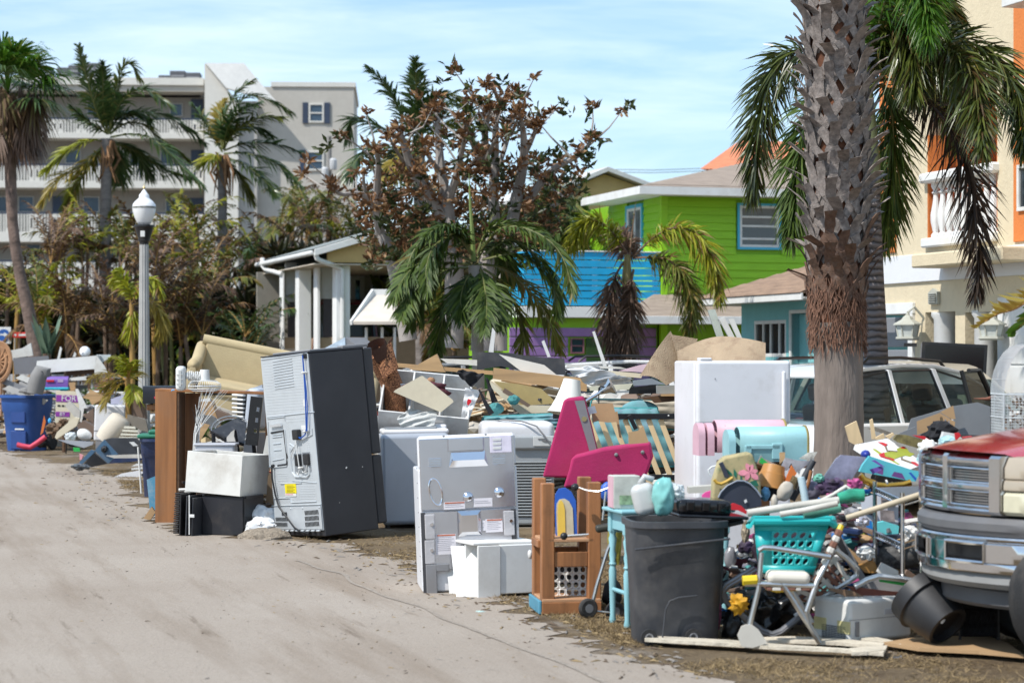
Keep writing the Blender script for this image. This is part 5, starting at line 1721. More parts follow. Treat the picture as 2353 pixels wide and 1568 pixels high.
S=[('grey_sheet','panel','wide flat grey panel standing behind the blue bin',s1,41.,[(350,965),(1285,905),(1310,1010),(1330,1395),(380,1400)],GREYB,.05),
('loose_sheet','board','big white pale sheet leaning at the far left of the pile',s1,41.5,[(250,770),(600,700),(820,560),(880,900),(420,960),(330,1040)],WBOARD,.06),
('dresser_shell','cabinet','long white cabinet lying across the far pile beneath the globe lamp',s2,39.4,[(550,275),(1440,195),(1405,395),(690,450),(520,470)],WPAINT,.45),
('white_board','board','white side board at the right end of the long white cabinet',s2,39.3,[(1445,200),(1560,360),(1600,450),(1410,480),(1405,390)],WBOARD,.03),
('glass_shelf','shelf','thin glass shelf sticking up behind the golden young palm',s2,39.8,[(1430,185),(1645,180),(1650,215),(1520,300)],BAGC,.02),
('drawer','drawer','dark brown drawer under the long white cabinet',s2,39.6,[(970,425),(1400,385),(1405,460),(1000,495)],DARKW,.3),
('white_lath','board','pale upright lath left of the globe lamp',s2,40.3,[(850,250),(895,60),(920,90),(885,255)],WBOARD,.03),
('white_lath','board','short pale lath standing just left of the globe lamp',s2,40.3,[(1080,215),(1110,140),(1135,175),(1120,215)],WBOARD,.03),
('black_shelf','shelf','flat black slab above the timber bench slats',s2,39.0,[(1110,640),(1320,625),(1320,680),(1150,690)],BLACKP,.2),
('white_rail','board','long white rail under the long white cabinet',s2,39.2,[(1020,530),(1290,500),(1290,560),(1020,570)],PLASW,.06),
('beige_box','box','small tan box beside the purple mailbox',s2,39.0,[(1020,595),(1120,590),(1125,700),(1050,710)],CARD,.2),
('brown_carton','box','brown carton wedged behind the cream rental sign',s2,38.9,[(1000,720),(1110,700),(1130,800),(1010,800)],CARD,.2),
('curtain_bundle','curtain','hanging strip of cream cloth over the rental sign',s2,38.2,[(1120,690),(1160,690),(1300,970),(1250,980),(1215,1190),(1170,1160),(1180,950)],FABW,.03),
('broken_drawer','drawer','grey white drawer lying open before the rental sign',s2,37.8,[(965,940),(1030,870),(1190,1020),(1185,1130),(1110,1110)],GREYW,.1),  # a drawer, lying open
('open_drawer','drawer','cream drawer with ochre inside lying below the rental sign',s2,37.2,[(850,1330),(1110,1110),(1180,1130),(1140,1240),(840,1440),(815,1410)],CREAM,.12),
('wooden_frame','chair','broken tan wooden frame beside the golden palm',s2,38.4,[(1220,820),(1330,740),(1320,690),(1560,800),(1500,860),(1370,930),(1330,850)],WOODT,.04),  # frame of a broken wooden chair
('dark_box','box','dark box lying behind the bright white appliance',s2,37.5,[(1240,1090),(1390,980),(1395,1220)],DBR,.25),
('brown_box','box','taupe brown box under the dark box',s2,36.8,[(1150,1230),(1240,1160),(1400,1250),(1400,1400),(1200,1420)],DBR,.25),
('lavender_tub','tub','pale lavender tub lid behind the bright white appliance',s2,37.9,[(1650,840),(1820,785),(1880,850),(1870,920),(1650,920)],mat('lavender',(.5,.5,.64),.5),.1),
('white_flap','board','tilted white board right of the bright white appliance',s2,36.6,[(1840,880),(1920,920),(1890,1040)],WBOARD,.02),
('brown_sheet','board','large dark brown board propped by the black mailbox post',s2,35.5,[(1975,690),(2115,760),(2170,930),(2190,1140),(1895,1070),(1930,900)],DBR,.05),
('taupe_board','board','taupe drawer panel below the large dark brown board',s2,35.2,[(1895,1070),(2170,1150),(2205,1330),(2100,1310),(1890,1200)],TAUPE,.08),
('orange_board','board','upright orange board just right of the blue bin',s2,39.2,[(600,1380),(655,1085),(680,1180),(640,1340)],ORANG,.03),
('grey_slab','board','grey blue slab flat on the ground before the white bottle',s2,36.2,[(860,1450),(1390,1480),(1380,1520),(1250,1568),(1000,1500)],mat('pale_slab',(.34,.36,.40),.5),.05),
('curved_lid','board','curved white lid flat on the sand at the pile corner',s3,31.2,[(980,1600),(1200,1500),(1520,1440),(1700,1490),(1660,1560),(1100,1620)],WHITE,.04),  # a lid lying on the sand
('slat_bundle','slats','long pair of white laths poking out beside the tall wood panel',s3,31.8,[(905,1155),(1420,1135),(1850,1130),(1850,1200),(1060,1205)],GREYW,.05),
('thin_lath','slats','thin grey lath above the long white laths',s3,32.4,[(1515,830),(1850,825),(1850,865),(1540,860)],GREYW,.03),
('dark_lath','slats','grey lath below the thin grey lath',s3,32.2,[(1580,880),(1850,870),(1850,925),(1570,925)],GREYW,.03),
('white_lath','slats','short white lath near the dry grass tuft',s3,31.6,[(1390,1360),(1490,1310),(1680,1310),(1660,1350)],PLASW,.03),
('white_lath','slats','flat white lath touching the brown carton corner',s3,31.2,[(1390,1400),(1650,1370),(1630,1410),(1400,1430)],PLASW,.03),
('carton_flap','box','brown carton flap bent against the tall wood panel foot',s3,30.9,[(1630,1460),(1720,1260),(1850,1220),(1850,1400),(1700,1480)],CARD,.1),
('black_tray','tray','flat black and white tray beside the curved white lid',s3,30.4,[(1570,1510),(1700,1470),(1850,1480),(1850,1620),(1650,1620)],BLACKP,.05),
('green_scrap','scrap','bright green plastic scrap on the sand',s3,33.5,[(280,1000),(400,1010),(410,1080),(290,1080)],GREEN,.05),
('pink_scrap','scrap','pale pink plastic scrap by the steel blue case',s3,32.3,[(400,1120),(470,1150),(440,1230),(405,1240)],mat('pink_plastic',(.7,.3,.33),.5),.05)]
for r in S:sl(*r)
# round wicker chair, globe, purple mailbox, grey bolster
d=41.
t=thing('wicker_chair','round brown wicker papasan chair seat at the far left edge','chair',P(*s1(-60,1450),d))
m=MB()
c_=P(*s1(-40,1080),d)-t.location
for r_ in(.33,.30,.2):m.tube([c_+V((r_*math.cos(a)*.72,.08*math.sin(a),r_*math.sin(a)*1.15))for a in np.linspace(0,6.283,24)],.03,6)
for a in np.linspace(0,6.283,14):
    m.tube([c_,c_+V((.33*math.cos(a)*.72,.08*math.sin(a),.33*math.sin(a)*1.15))],.018,4)
m.blob(c_+V((0,.06,0)),(.2,.03,.33),.05)
m.build('wicker_shell',mat('wicker',(.36,.19,.095),.8,var=.3,bump=.4,bs=60),t)
m=MB()
for a in(.6,2.2,4.0,5.4):m.tube([(.14*math.cos(a),.14*math.sin(a),-.75),c_+V((.1*math.cos(a),.1*math.sin(a),-.3))],.02,6)
m.build('cane_base',mat('wicker',(0,0,0)),t,kind='stuff')
d=40.
t=thing('globe_lamp','white globe lamp standing above the long white cabinet','lamp',P(*s2(1265,300),d))
MB().lathe([(.02,0),(.06,.04),(.04,.1)],12).build('fitting',BLACKP,t)
MB().blob((0,0,.2),.1,0,1,0,4).build('globe',ACR,t,smooth=80)
MB().lathe([(.008,0),(.012,.01)],8,Matrix.Translation((-.02,-.1,.17))@rot(x=90)).build('screw',NAVY,t)
d=39.2
t=thing('mailbox','purple mailbox with red flag and turquoise bracket buried in the pile','mailbox',P(*s2(850,670),d))
def mbox(par,Lg,wd,ht,mt,name='body',ends=True):
    m=MB()
    n=10
    pr=[(-wd/2,0)]+[(-wd/2*math.cos(math.pi*i/n),ht-wd/2+wd/2*math.sin(math.pi*i/n))for i in range(n+1)]+[(wd/2,0)]
    m.prism([(0,y,z)for y,z in pr],(Lg,0,0))
    return m.build(name,mt,par,smooth=30)
o=mbox(t,.42,.17,.2,PURPL);o.location=(-.21,0,0)
MB().box((-.1,-.1,.12),(.14,.012,.035)).build('flag',RED,t)
MB().box((.08,-.09,.12),(.1,.004,.05),None,0).build('number_plate',mat('plate_lilac',(.4,.3,.5),.5),t)
m=MB();m.box((0,0,-.02),(.46,.2,.05),None,.015);m.box((.13,0,-.1),(.14,.12,.12),None,.015);m.build('bracket',CYAN,t)
MB().tube([(.13,.0,-.14),(.13,0,-P(*s2(850,670),d).z)],.04,8).build('post',DARKW,t)
d=38.6
one('bolster','rolled grey cushion standing upright behind the blue bin','cushion',MB().tube(Q(s2,d,[(520,760),(540,640),(570,520),(625,420),(660,430),(670,520)]),[.14,.16,.15,.14,.13,.09],12),mat('grey_cushion',(.20,.195,.19),.9,var=.15,bump=.2),smooth=60)
ball('grey_sack','sack','slumped dark grey sack on top of the blue bin',s2,39.4,(430,715),(19,9,18),mat('grey_cushion',(0,0,0)),.25,2,4)
# timber bench, white appliance, cushion, slats
d=38.6
t=thing('slatted_bench','brown timber slatted bench on its side behind the golden palm','bench',(P(*s2(1440,700),d).x,d,0))
for i,y in enumerate((520,560,600,640,690,740)):
    MB().slab(Q(s2,d,[(1400,y),(1690,y+10),(1690,y+35),(1400,y+26)]),.03).build('slat',mat('teak',(.21,.10,.045),.6,var=.3,grain='x'),t,world=True,smooth=0)
MB().slab(Q(s2,d-.05,[(1290,520),(1330,520),(1345,720),(1310,720)]),.06).build('leg',DARKW,t,world=True,smooth=0)
MB().slab(Q(s2,d-.05,[(1270,520),(1400,500),(1400,530),(1290,545)]),.06).build('arm',DARKW,t,world=True,smooth=0)
d=36.2
t=thing('white_appliance','bright white upright appliance with a vent at its foot in the far pile','appliance',G(*[s2(1630,1400)[0],d]),rot(z=3))
w_,y0_,y1_=455*.15428*d/F,P(*s2(1630,1470),d).z,P(*s2(1630,935),d).z
MB().rbox((0,.25,(y0_+y1_)/2),(w_,.5,y1_-y0_),rot(y=2),.03).build('body',WHITE,t)
for i in range(4):MB().box((.0+.08*(i%2),-.01,y0_+.09+.035*(i//2)),(.09,.01,.012),None,0).build('vent_slot',GREYP,t)
MB().par((-w_/2,-.004,y0_+.17),(w_,0,0),(0,.01,0),(0,0,.012),0).build('seam',GREYP,t)
MB().box((0,.2,y0_/2),(w_*.9,.4,max(.05,y0_)),None).build('base',GREYP,t)
one('bolster','cream bolster cushion leaning on the bright white appliance','cushion',MB().tube(Q(s2,35.2,[(1560,1470),(1640,1370),(1750,1230),(1815,1150),(1840,1115)]),[.17,.2,.2,.19,.12],14),mat('cream_cushion',(.56,.50,.41),.9,var=.06,bump=.15,bs=60),smooth=60)
t=thing('bed_slats','white bed slats strapped in a row behind the dark case','slats',(P(*s2(2000,1350),35.).x,35.,0))
for i,y in enumerate((1245,1295,1350,1400)):
    MB().slab(Q(s2,35.,[(1850-25*i,y),(2010+40*i,y+8),(2020+42*i,y+42),(1840-25*i,y+32)]),.03).build('slat',mat('ivory_slat',(.66,.63,.52),.6),t,world=True,smooth=0)
ball('jug','bottle','white plastic bottle lying before the bright white appliance',s2,36.4,(1255,1370),(17,13,13),PLASW,.06,1,2,rz=rot(y=20))
# steel blue case and black tub tipped on the sand
d=32.5
t=thing('tool_case','steel blue case fallen open with its dark inner side up','case',(P(*s3(900,1300),d).x,d,0))
MB().slab(Q(s3,d,[(690,1060),(870,850),(1130,1130),(950,1310)]),.06).build('lid',STEELB,t,world=True,smooth=0)
MB().slab(Q(s3,d+.05,[(300,1390),(620,1045),(690,1065),(690,1090),(440,1330),(420,1390)]),.07).build('lid_edge',STEELB,t,world=True,smooth=0)
MB().slab(Q(s3,d+.6,[(870,850),(990,820),(1510,820),(1850,1000),(1850,1130),(1130,1135)]),.12).build('inner_side',CHAR,t,world=True,smooth=0)
MB().slab(Q(s3,d+.5,[(460,1340),(680,1100),(940,1310),(560,1390)]),.1).build('hollow',BLACKP,t,world=True,smooth=0)
MB().slab(Q(s3,d+.4,[(950,1310),(1130,1140),(1600,1190),(1560,1260)]),.1).build('base',NAVY,t,world=True,smooth=0)
MB().slab(Q(s3,d+.55,[(1350,895),(1440,890),(1525,965),(1430,975)]),.004).build('sticker',PLASW,t,world=True,smooth=0)
MB().blob(P(*s3(880,1030),d-.02),.05,.2,2).build('catch',BLACKP,t,world=True)
one('plastic_sheet','crumpled dark plastic sheet at the case corner','plastic sheet',MB().crumple(P(*s3(420,1370),32.),.13,3,.5,3,.35),mat('smoke_plastic',(.1,.11,.12),.25,var=.4),smooth=15)
ball('handbag','bag','red and black bag lying at the foot of the blue bin',s2,38.2,(640,1490),(15,12,14),BLK,.2,2,7)
tb('red_strap','strap','pink red straps trailing from the bag below the blue bin',s2,38.,[(255,1520),(330,1540),(450,1560),(560,1490),(680,1400)],.045,mat('pink_red',(.6,.05,.1),.6))
crump('palm_debris','dead leaf','clump of curled dead brown leaves right of the blue bin',s2,38.,(800,1290),19,mat('dead_leaf',(.16,.10,.06),.9,var=.5),4,.9)
crump('dead_leaf','dead leaf','smaller clump of dark curled leaves under the rental sign',s2,37.8,(950,1190),11,mat('dead_leaf',(0,0,0)),9,.9)
ball('blue_tag','scrap','small sky blue drop-shaped scrap under the rental sign',s2,38.3,(740,1165),(4,6,2),mat('sky_blue',(.05,.35,.7),.5),.1)
ball('sack','sack','clear crumpled bag by the white bottle',s2,36.6,(1050,1395),(14,9,9),BAGC,.3,2,3)
for i,(px,py,dd)in enumerate(((60,905,39.8),(25,880,41),(90,880,41))):
    sl('broken_board','board',('broken pale board across the rim of the blue bin','stack of grey boards left of the blue bin','white split board between grey panel and blue bin')[i],zid,dd,[(px-55,py-12),(px-40,py-20),(px+50,py+14),(px+40,py+24)],(GREYW,GREYP,WBOARD)[i],.04)


# --- black mailbox and the green-lidded bin behind the tall wood panel -----------------------
d=29.
t=thing('mailbox','black mailbox with red flag on a stout brown post','mailbox',G(372,d),rot(z=8))
zc=P(370,926,d).z
o=mbox(t,.54,.19,.235,mat('black_gloss',(.012,.012,.015),.3,var=.2,dirt=.2));o.location=(-.25,0,zc)
MB().box((.02,-.105,zc+.11),(.25,.02,.028),rot(y=-17),.006).build('flag',mat('flag_red',(.6,.015,.06),.4),t)
MB().box((0,0,zc/2-.01),(.14,.14,zc-.02),None,.01).build('post',WOODB,t)
MB().box((.0,0,zc-.05),(.4,.12,.08),None,.01).build('arm',WOODB,t)
d=27.
t=thing('wheeled_bin','dark blue bin with a green lid behind the tall wood panel','bin',G(366,d),rot(z=4))
binbody(t,.36,.44,.72,NAVY)
m=MB();m.rbox((0,0,.75),(.5,.5,.05),None,.02);m.rbox((.06,0,.8),(.36,.36,.05),None,.02);m.build('lid',mat('green_lid',(.02,.17,.10),.45),t)
MB().tube([(-.2,-.22,.05),(-.24,-.22,.62)],.012,6).build('strap',PLASW,t)


# --- sofa --------------------------------------------------------------------------------
Rs=rot(y=11.3)@rot(z=4)
loc=P(474,768,26.6)-(Rs@V((0,.85,.95)))
t=thing('sofa','beige upholstered sofa tipped down on one end behind the wood desk','sofa',loc,Rs)
MB().rbox((1.05,.8,.6),(2.05,.16,.6),rot(x=-5),.03,3).build('back',TANB,t,smooth=60)
MB().tube([(-.02,.8,.885),(.3,.8,.885),(1.2,.8,.885),(2.12,.8,.885)],.068,14).build('top_roll',TANB,t,smooth=60)
for x,n in((-.02,'arm'),(2.1,'arm')):
    m=MB();m.rbox((x,.42,.34),(.13,.84,.5),None,.04,3);m.tube([(x,.0,.58),(x,.5,.62),(x,.84,.8)],.075,12)
    m.build(n,TANB,t,smooth=60)
for i in range(2):MB().rbox((.56+i*.98,.32,.37),(.97,.74,.15),rot(x=4),.03,3).build('seat_cushion',TANB,t,smooth=60)
MB().rbox((1.04,.34,.17),(1.95,.72,.26),None,.03,2).build('base',TANB,t,smooth=60)
MB().box((.8,.66,.8),(.05,.01,.09)).build('care_tag',PLASW,t)
heap('boards and bedding heaped under the tipped sofa',(430,640),(24.6,27.5),lambda px:.8,120,8,[CARD,WBOARD,TANB,DBR,GREYW],.5)


# --- wood desk, fan, twigs -----------------------------------------------------------------
d=22.72
t=thing('bookcase','tall brown wood desk frame with its long top sagging at the right','desk',G(380,d),rot(z=0))
k=d/F
WOODB2=mat('reddish_wood',(.30,.125,.042),.45,var=.4,vs=1.6,grain='z',bump=.08,bs=20,dirt=.25)
MB().par((-24*k,0,0),(49*k,0,0),(.012,.035,0),(0,0,302*k),.003).build('side_panel',WOODB2,t)
MB().par((25.5*k,.01,0),(6*k,0,0),(0,.4,0),(0,0,300*k),.002).build('edge_board',DARKW,t)
MB().par((31*k,.42,0),(36*k,0,0),(0,.03,0),(0,0,296*k),.003).build('side_panel',WOODB,t)
MB().par((-24*k,.0,302*k),(252*k,0,-8*k),(0,.42,0),(0,0,6*k),.003).build('desk_top',WOODB2,t)
MB().par((80*k,.2,292*k),(66*k,0,0),(0,.03,0),(0,0,7*k),.002).build('drawer_rail',BLACKP,t)
MB().par((222*k,.3,0),(6*k,0,0),(0,.1,0),(0,0,293*k),.002).build('leg',WOODB,t)
# fan
d=22.55
t=thing('pedestal_fan','white desk fan lying face down on the wood desk top','fan',P(440,898,d))
k=d/F
pl=lambda x,y,dd=0.:P(*s4(x,y),d+dd)-t.location
c_=pl(778,352)
m=MB();m.rbox(c_,(22*k,.16,57*k),None,.04,4);m.build('foot',PLASW,t,smooth=50)
m=MB()
for dz in(-.055,-.01,.04):m.box(c_+V((-.0,-.085,dz)),(.07,.012,.008))
m.box(c_+V((0,-.085,0)),(.03,.01,.17))
m.build('foot_ribs',mat('grey_white',(.5,.5,.48),.5),t)
MB().tube([pl(880,300),pl(1000,305),pl(1140,330)],[.034,.03,.028],12).build('neck',PLASW,t)
MB().lathe([(.056,0),(.053,.02),(.048,.115),(.046,.12)],20,Matrix.Translation(pl(1230,405))).build('motor_housing',PLASW,t,smooth=50)
c_=pl(1228,500)
m=MB()
for i in range(44):
    a=2*math.pi*i/44
    ca,sa=math.cos(a),math.sin(a)
    m.tube([c_+V((ca*r,sa*r,z))for r,z in((.05,.06),(.12,.055),(.165,.025),(.172,0),(.165,-.03),(.12,-.05),(.04,-.055))],.0022,3,cap=False)
for r,z in((.172,0),(.12,.055),(.05,.06),(.12,-.05),(.165,-.028)):m.tube([c_+V((r*math.cos(a),r*math.sin(a),z))for a in np.linspace(0,6.283,33)[:-1]],.004,5,closed=True)
m.build('grille',PLASW,t,kind='stuff')
m=MB()
for i in range(3):
    a=i*2.1
    m.blob(c_+V((.07*math.cos(a),.07*math.sin(a),0)),(.06,.045,.012),0)
m.build('blades',mat('blade_grey',(.3,.31,.33),.3),t)
pts=[pl(900+260*i/40,300+20*i/40)+V((0,.05*math.cos(i*1.1),.05*math.sin(i*1.1)))for i in range(41)]
MB().tube(pts+[pl(960,420,-.05),pl(920,520,-.08)],.006,5).build('cord',PLASW,t)
tb('blue_clip','clip','tiny blue clip on the edge of the wood desk top',s4,22.6,[(590,590),(620,570),(650,575)],.006,mat('sky_blue',(0,0,0)))
d=21.9
t=thing('willow_branches','bundle of bare white and black decorative twigs standing in front of the desk','branches',G(s4(1070,0)[0],d))
tips=[(975,910),(1050,850),(1195,500),(1290,540),(1380,520),(1480,600),(1590,570),(1670,590),(1640,575),(1700,725),(1250,600),(1160,640),(1330,610),(1420,560),(1540,590),(1100,800),(1130,700),(1210,760),(1260,850),(1300,700)]
for i,(x,y)in enumerate(tips):
    b=(1010+rnd.uniform(0,110),1600)
    mx_,my_=1060+(x-1100)*.25+rnd.uniform(-25,25),1150+rnd.uniform(-60,60)
    pth=spline([V(G(s4(*b)[0],d))+V((0,0,.05))-t.location,P(*s4(*b),d+rnd.uniform(-.1,.1))-t.location,P(*s4(mx_,my_),d)-t.location,P(*s4((mx_+x)/2+5,(my_+y)/2-30),d)-t.location,P(*s4(x,y),d+rnd.uniform(-.15,.15))-t.location],14)
    MB().tube([V(p)for p in pth],[.006-.0045*j/13 for j in range(14)],5).build('twig',PLASW if i%5 else BLACKM,t)
m=MB().lathe([(.04,0),(.06,.1),(.05,.35),(.055,.42)],12);m.build('vase',BLACKP,t)


# --- white open box on the black cabinet ---------------------------------------------------------
a_=rot(y=4)@rot(z=-20)
def open_box(par,x0,x1,y0,y1,h,th,mt,z0=0.):
    B(x0,x1,y0,y0+th,z0,z0+h,mt,'front_panel',par,b=.003)
    B(x1-th,x1,y0+th,y1-th,z0,z0+h,mt,'side_panel',par,b=.003)
    B(x0,x0+th,y0+th,y1-th,z0,z0+h,mt,'side_panel',par,b=.003)
    B(x0,x1,y1-th,y1,z0,z0+h,mt,'back_panel',par,b=.003)
    B(x0+th,x1-th,y0+th,y1-th,z0,z0+th,mt,'bottom_panel',par,b=.003)
t=thing('black_cabinet','low black cabinet on the ground carrying the white open box','cabinet',G(561,21.03),rot(z=-20))
MB().par((-.456,0,0),(.456,0,0),(0,.42,0),(0,0,.385),.006).build('body',BLACKP,t)
MB().par((-.45,-.012,.01),(.44,0,0),(0,.012,0),(0,0,.365),.003).build('front_panel',mat('black_laminate',(.012,.012,.016),.45,var=.2,dirt=.2),t)
MB().par((.001,.02,.36),(.012,0,0),(0,.36,0),(0,0,.028),.003).build('top_lip',BLACKP,t)
open_b=thing('storage_box','large white open-topped box tilted on the black cabinet','box',P(551,1140,21.0),a_)
open_box(open_b,-.60,0,0,.58,.395,.02,WBOARD)
t=thing('shutter_stack','black louvred panels and ribbed strip left of the black cabinet','panels',G(435,21.15),rot(z=-20))
for i,x in enumerate((-.02,.035,.09)):
    MB().box((x,.02*i,.21-.02*i),(.014,.3,.4),rot(y=2),.003).build('panel',(BLACKP,CHAR,PLASW)[i%3]if i<2 else CHAR,t)
for i in range(20):MB().box((-.085-.005*(i%2)+i*.0012,-.04,.03+i*.02),(.06,.16,.014),None,.004).build('rib',BLACKP,t)
MB().tube([(.075,-.14,.02),(.075,-.14,.4)],.006,6).build('white_edge',PLASW,t)
MB().box((.1,-.14,.2),(.06,.01,.03)).build('bracket',PLASW,t)
d=21.75
t=thing('storage_tub','clear white plastic tub behind the white open box','tub',(P(493,1060,d).x,d,P(493,1100,d).z))
MB().rbox((0,.13,.17),(.40,.26,.34),None,.03).build('body',mat('frosted_tub',(.62,.63,.68),.35,var=.04,trans=.25),t)
MB().rbox((0,.13,.345),(.425,.29,.025),None,.01).build('rim',mat('frosted_tub',(0,0,0)),t)
heap('books boards and scraps stacked behind the black cabinet',(440,600),(21.5,22.5),lambda px:.62,110,21,[BLACKP,CARD,DBR,WBOARD,BLK],.3)
# black chair on its back
d=22.1
t=thing('dining_chair','black chair overturned with scuffed seat and slotted back','chair',G(545,d))
q4=Q(s4,d,[(1345,1350),(1850,1100,22.4),(2035,1190,22.4),(1990,1600)])
MB().slab([q4[0],q4[1],q4[2],q4[3],P(*s4(1600,1500),d)],.035).build('seat',mat('scuffed_vinyl',(.035,.036,.042),.45,var=.3,vs=8,dirt=.35,dcol=(.3,.3,.3),ds=14),t,world=True,smooth=0)
qb=Q(s4,d-.12,[(2005,1620),(2240,1640),(2345,720),(2110,690)])
m=MB()
us,vs_=[0,.58,.82,1],[0,.26,.35,.48,.57,.7,.79,1]
for i in range(3):
    for j in range(7):
        if i==1 and j in(1,3,5):continue
        m.slab([qpt(qb,us[i],vs_[j]),qpt(qb,us[i+1],vs_[j]),qpt(qb,us[i+1],vs_[j+1]),qpt(qb,us[i],vs_[j+1])],.03)
m.build('backrest',mat('black_lacquer',(.01,.01,.012),.25,var=.2),t,world=True,smooth=0)
for a,b in(((1395,1400),(1420,1900)),((1640,1480),(1660,1950)),((2150,1440),(2200,1950)),((1800,1340),(1900,1950))):
    MB().tube(Q(s4,d-.05,[a,b]),.022,6).build('leg',BLACKP,t,world=True)
sl('torn_paper','paper','torn strip of grey paper under the overturned black chair',s4,21.9,[(1650,1480),(1740,1370),(1800,1330),(1790,1450),(1820,1560),(1650,1560)],GREYW,.01)
one('fan_grille','round white wire fan grille behind the overturned black chair','fan grille',MB().tube([P(*s4(1740,1330),22.7)+V((.21*math.cos(a),.03*math.sin(a),.14*math.sin(a)))for a in np.linspace(0,6.28,24)[:-1]],.008,5,closed=True).tube([P(*s4(1740,1330),22.7)+V((.17*math.cos(a),.03*math.sin(a),.11*math.sin(a)))for a in np.linspace(0,6.28,24)[:-1]],.006,5,closed=True),PLASW)
for r in[('foam_sheet','board','white foam sheet behind the decorative twigs',s4,23.2,[(1150,1050),(1370,1060),(1530,1180),(1500,1260),(1330,1320),(1150,1200)],FABW,.05),
('wood_offcut','board','orange brown wood offcut behind the decorative twigs',s4,22.3,[(1160,1200),(1330,1240),(1230,1400),(1130,1560),(1120,1400)],WOODT,.02),
('carton','box','open brown carton below the sofa seat',s4,24.2,[(1150,790),(1350,770),(1480,1140),(1330,1060),(1150,1050)],CARD,.25),
('brown_carton','box','dark brown carton with grey label beside the striped cooler',s4,24.0,[(1430,940),(1640,1020),(1780,1120),(1500,1190)],DBR,.2),
('white_rail','board','pale twisted rail under the sofa front edge',s4,24.5,[(1370,850),(1800,1000),(1850,1080),(1780,1100),(1400,930)],GREYW,.05),
('white_post','board','short white capped post under the desk top',s4,23.5,[(1150,750),(1330,735),(1340,790),(1150,795)],PLASW,.1),
('carton','box','blue and white printed carton leaning on the tall wood panel',zid,23.3,[(337,1101),(358,1092),(358,1180),(346,1188)],mat('printed_box',(.08,.27,.42),.6,var=.1,dirt=.6,dcol=(.6,.58,.5),ds=5),.2),
('carton_flap','box','small brown carton flap at the foot of the tall wood panel',zid,23.,[(329,1190),(348,1163),(357,1176),(345,1194)],CARD,.05),
('slat_stack','slats','white lath standing between the open box and the refrigerator',zid,21.6,[(598,1075),(612,1000),(617,1000),(617,1090),(606,1092)],WBOARD,.03)]:sl(*r)
# striped cooler and grey machine by the sofa
d=24.2
t=thing('air_cooler','pale blue grey air cooler with black louvres beside the black chair','air cooler',(P(*s4(2020,1000),d).x,d,0),rot(z=-14))
zc=P(*s4(2020,900),d).z
MB().rbox((.07,.15,zc-.02),(.16,.34,.46),rot(y=6),.05).build('body',mat('pale_blue_grey',(.42,.46,.52),.4,var=.05),t)
for i in range(7):MB().rbox((-.1,.04,zc+.13-i*.047),(.14,.1,.026),rot(y=4),.012).build('louver',PLASW,t)
MB().rbox((-.08,.1,zc-.01),(.1,.1,.36),None,.02).build('dark_grill',BLACKP,t)
MB().box((.05,.15,zc/2-.15),(.16,.3,zc-.28),None).build('base',GREYP,t)
sl('white_hood','cover','pale sloping appliance cover behind the wood desk top',s4,24.6,[(1960,600),(2330,470),(2330,640),(2100,640)],mat('pale_blue_grey',(0,0,0)),.3)


# --- refrigerator ---------------------------------------------------------------------------
FRB=mat('galvanised_back',(.52,.55,.57),.42,.25,var=.06,vs=6,dirt=.15)
FRS=mat('charcoal_steel',(.042,.042,.047),.42,.3,var=.12,vs=3,dirt=.12,dcol=(.1,.1,.1))
Rf=rot(y=-5.2)@rot(z=36)
fr=thing('refrigerator','large charcoal refrigerator leaning over with its metal back showing','refrigerator',P(745,1232,20.5)+V((0,0,0)),Rf)
MB().par((.012,0,0),(.60,0,0),(0,.91,0),(0,0,1.735),.008).build('cabinet',FRS,fr)
MB().par((0,.006,.06),(.012,0,0),(0,.898,0),(0,0,1.67),.004).build('back_panel',FRB,fr)
MB().par((.0,.0,1.737),(.62,0,0),(0,.91,0),(0,0,.012),.004).build('top_panel',FRS,fr)
for y0,y1,z0,z1 in((.005,.452,.72,1.74),(.458,.905,.72,1.74),(.005,.905,.05,.705)):
    MB().par((.62,y0,z0),(.10,0,0),(0,y1-y0,0),(0,0,z1-z0),.012).build('door',FRS,fr)
MB().par((.4,.02,1.75),(.29,0,0),(0,.1,0),(0,0,.03),.006).build('hinge_cover',GREYP,fr)
MB().par((.05,.05,1.75),(.4,0,0),(0,.7,0),(0,0,.018),.006).build('top_cover',GREYP,fr)
MB().par((.03,.02,-.0),(.55,0,0),(0,.87,0),(0,0,.06),.006).build('base',BLACKP,fr)
def FB(x,y,o=0.):
    v=1-y/1540
    u=(x-(35+170*(y/1540)))/((480+145*y/1540)-(35+170*(y/1540)))
    return V((-o,.905*(1-u),.03+1.70*v))
m=MB()
def dots(x0,x1,y0,y1,nx,ny):
    for j in range(ny):
        for i in range(nx):
            y=y0+(y1-y0)*j/max(1,ny-1)
            u=(x0+(x1-x0)*i/max(1,nx-1)-35)/445
            x=35+170*y/1540+u*(445-25*y/1540)
            c=FB(x,y)
            m.add([c+V((0,-.007,-.004)),c+V((0,.007,-.004)),c+V((0,.007,.004)),c+V((0,-.007,.004)),c+V((-.006,0,0))],[(0,1,4),(1,2,4),(2,3,4),(3,0,4)])
dots(60,410,20,490,24,20)
dots(230,390,545,570,12,2);dots(225,245,580,740,2,10)
dots(100,190,1020,1080,8,4);dots(42,90,1100,1240,4,9);dots(300,430,1110,1260,11,8);dots(400,420,740,1060,2,18)
m.build('embossed_dots',FRB,fr,smooth=0,kind='stuff')
def rib(pts,r=.006,nm='pressed_rib',mt=None,n=6,o=.003):
    return MB().tube([FB(x,y,o)for x,y in pts],r,n).build(nm,mt or FRB,fr)
for i in range(11):rib([(155+i*2.2,40+i*24),(335+i*2.2,28+i*24)],.004)
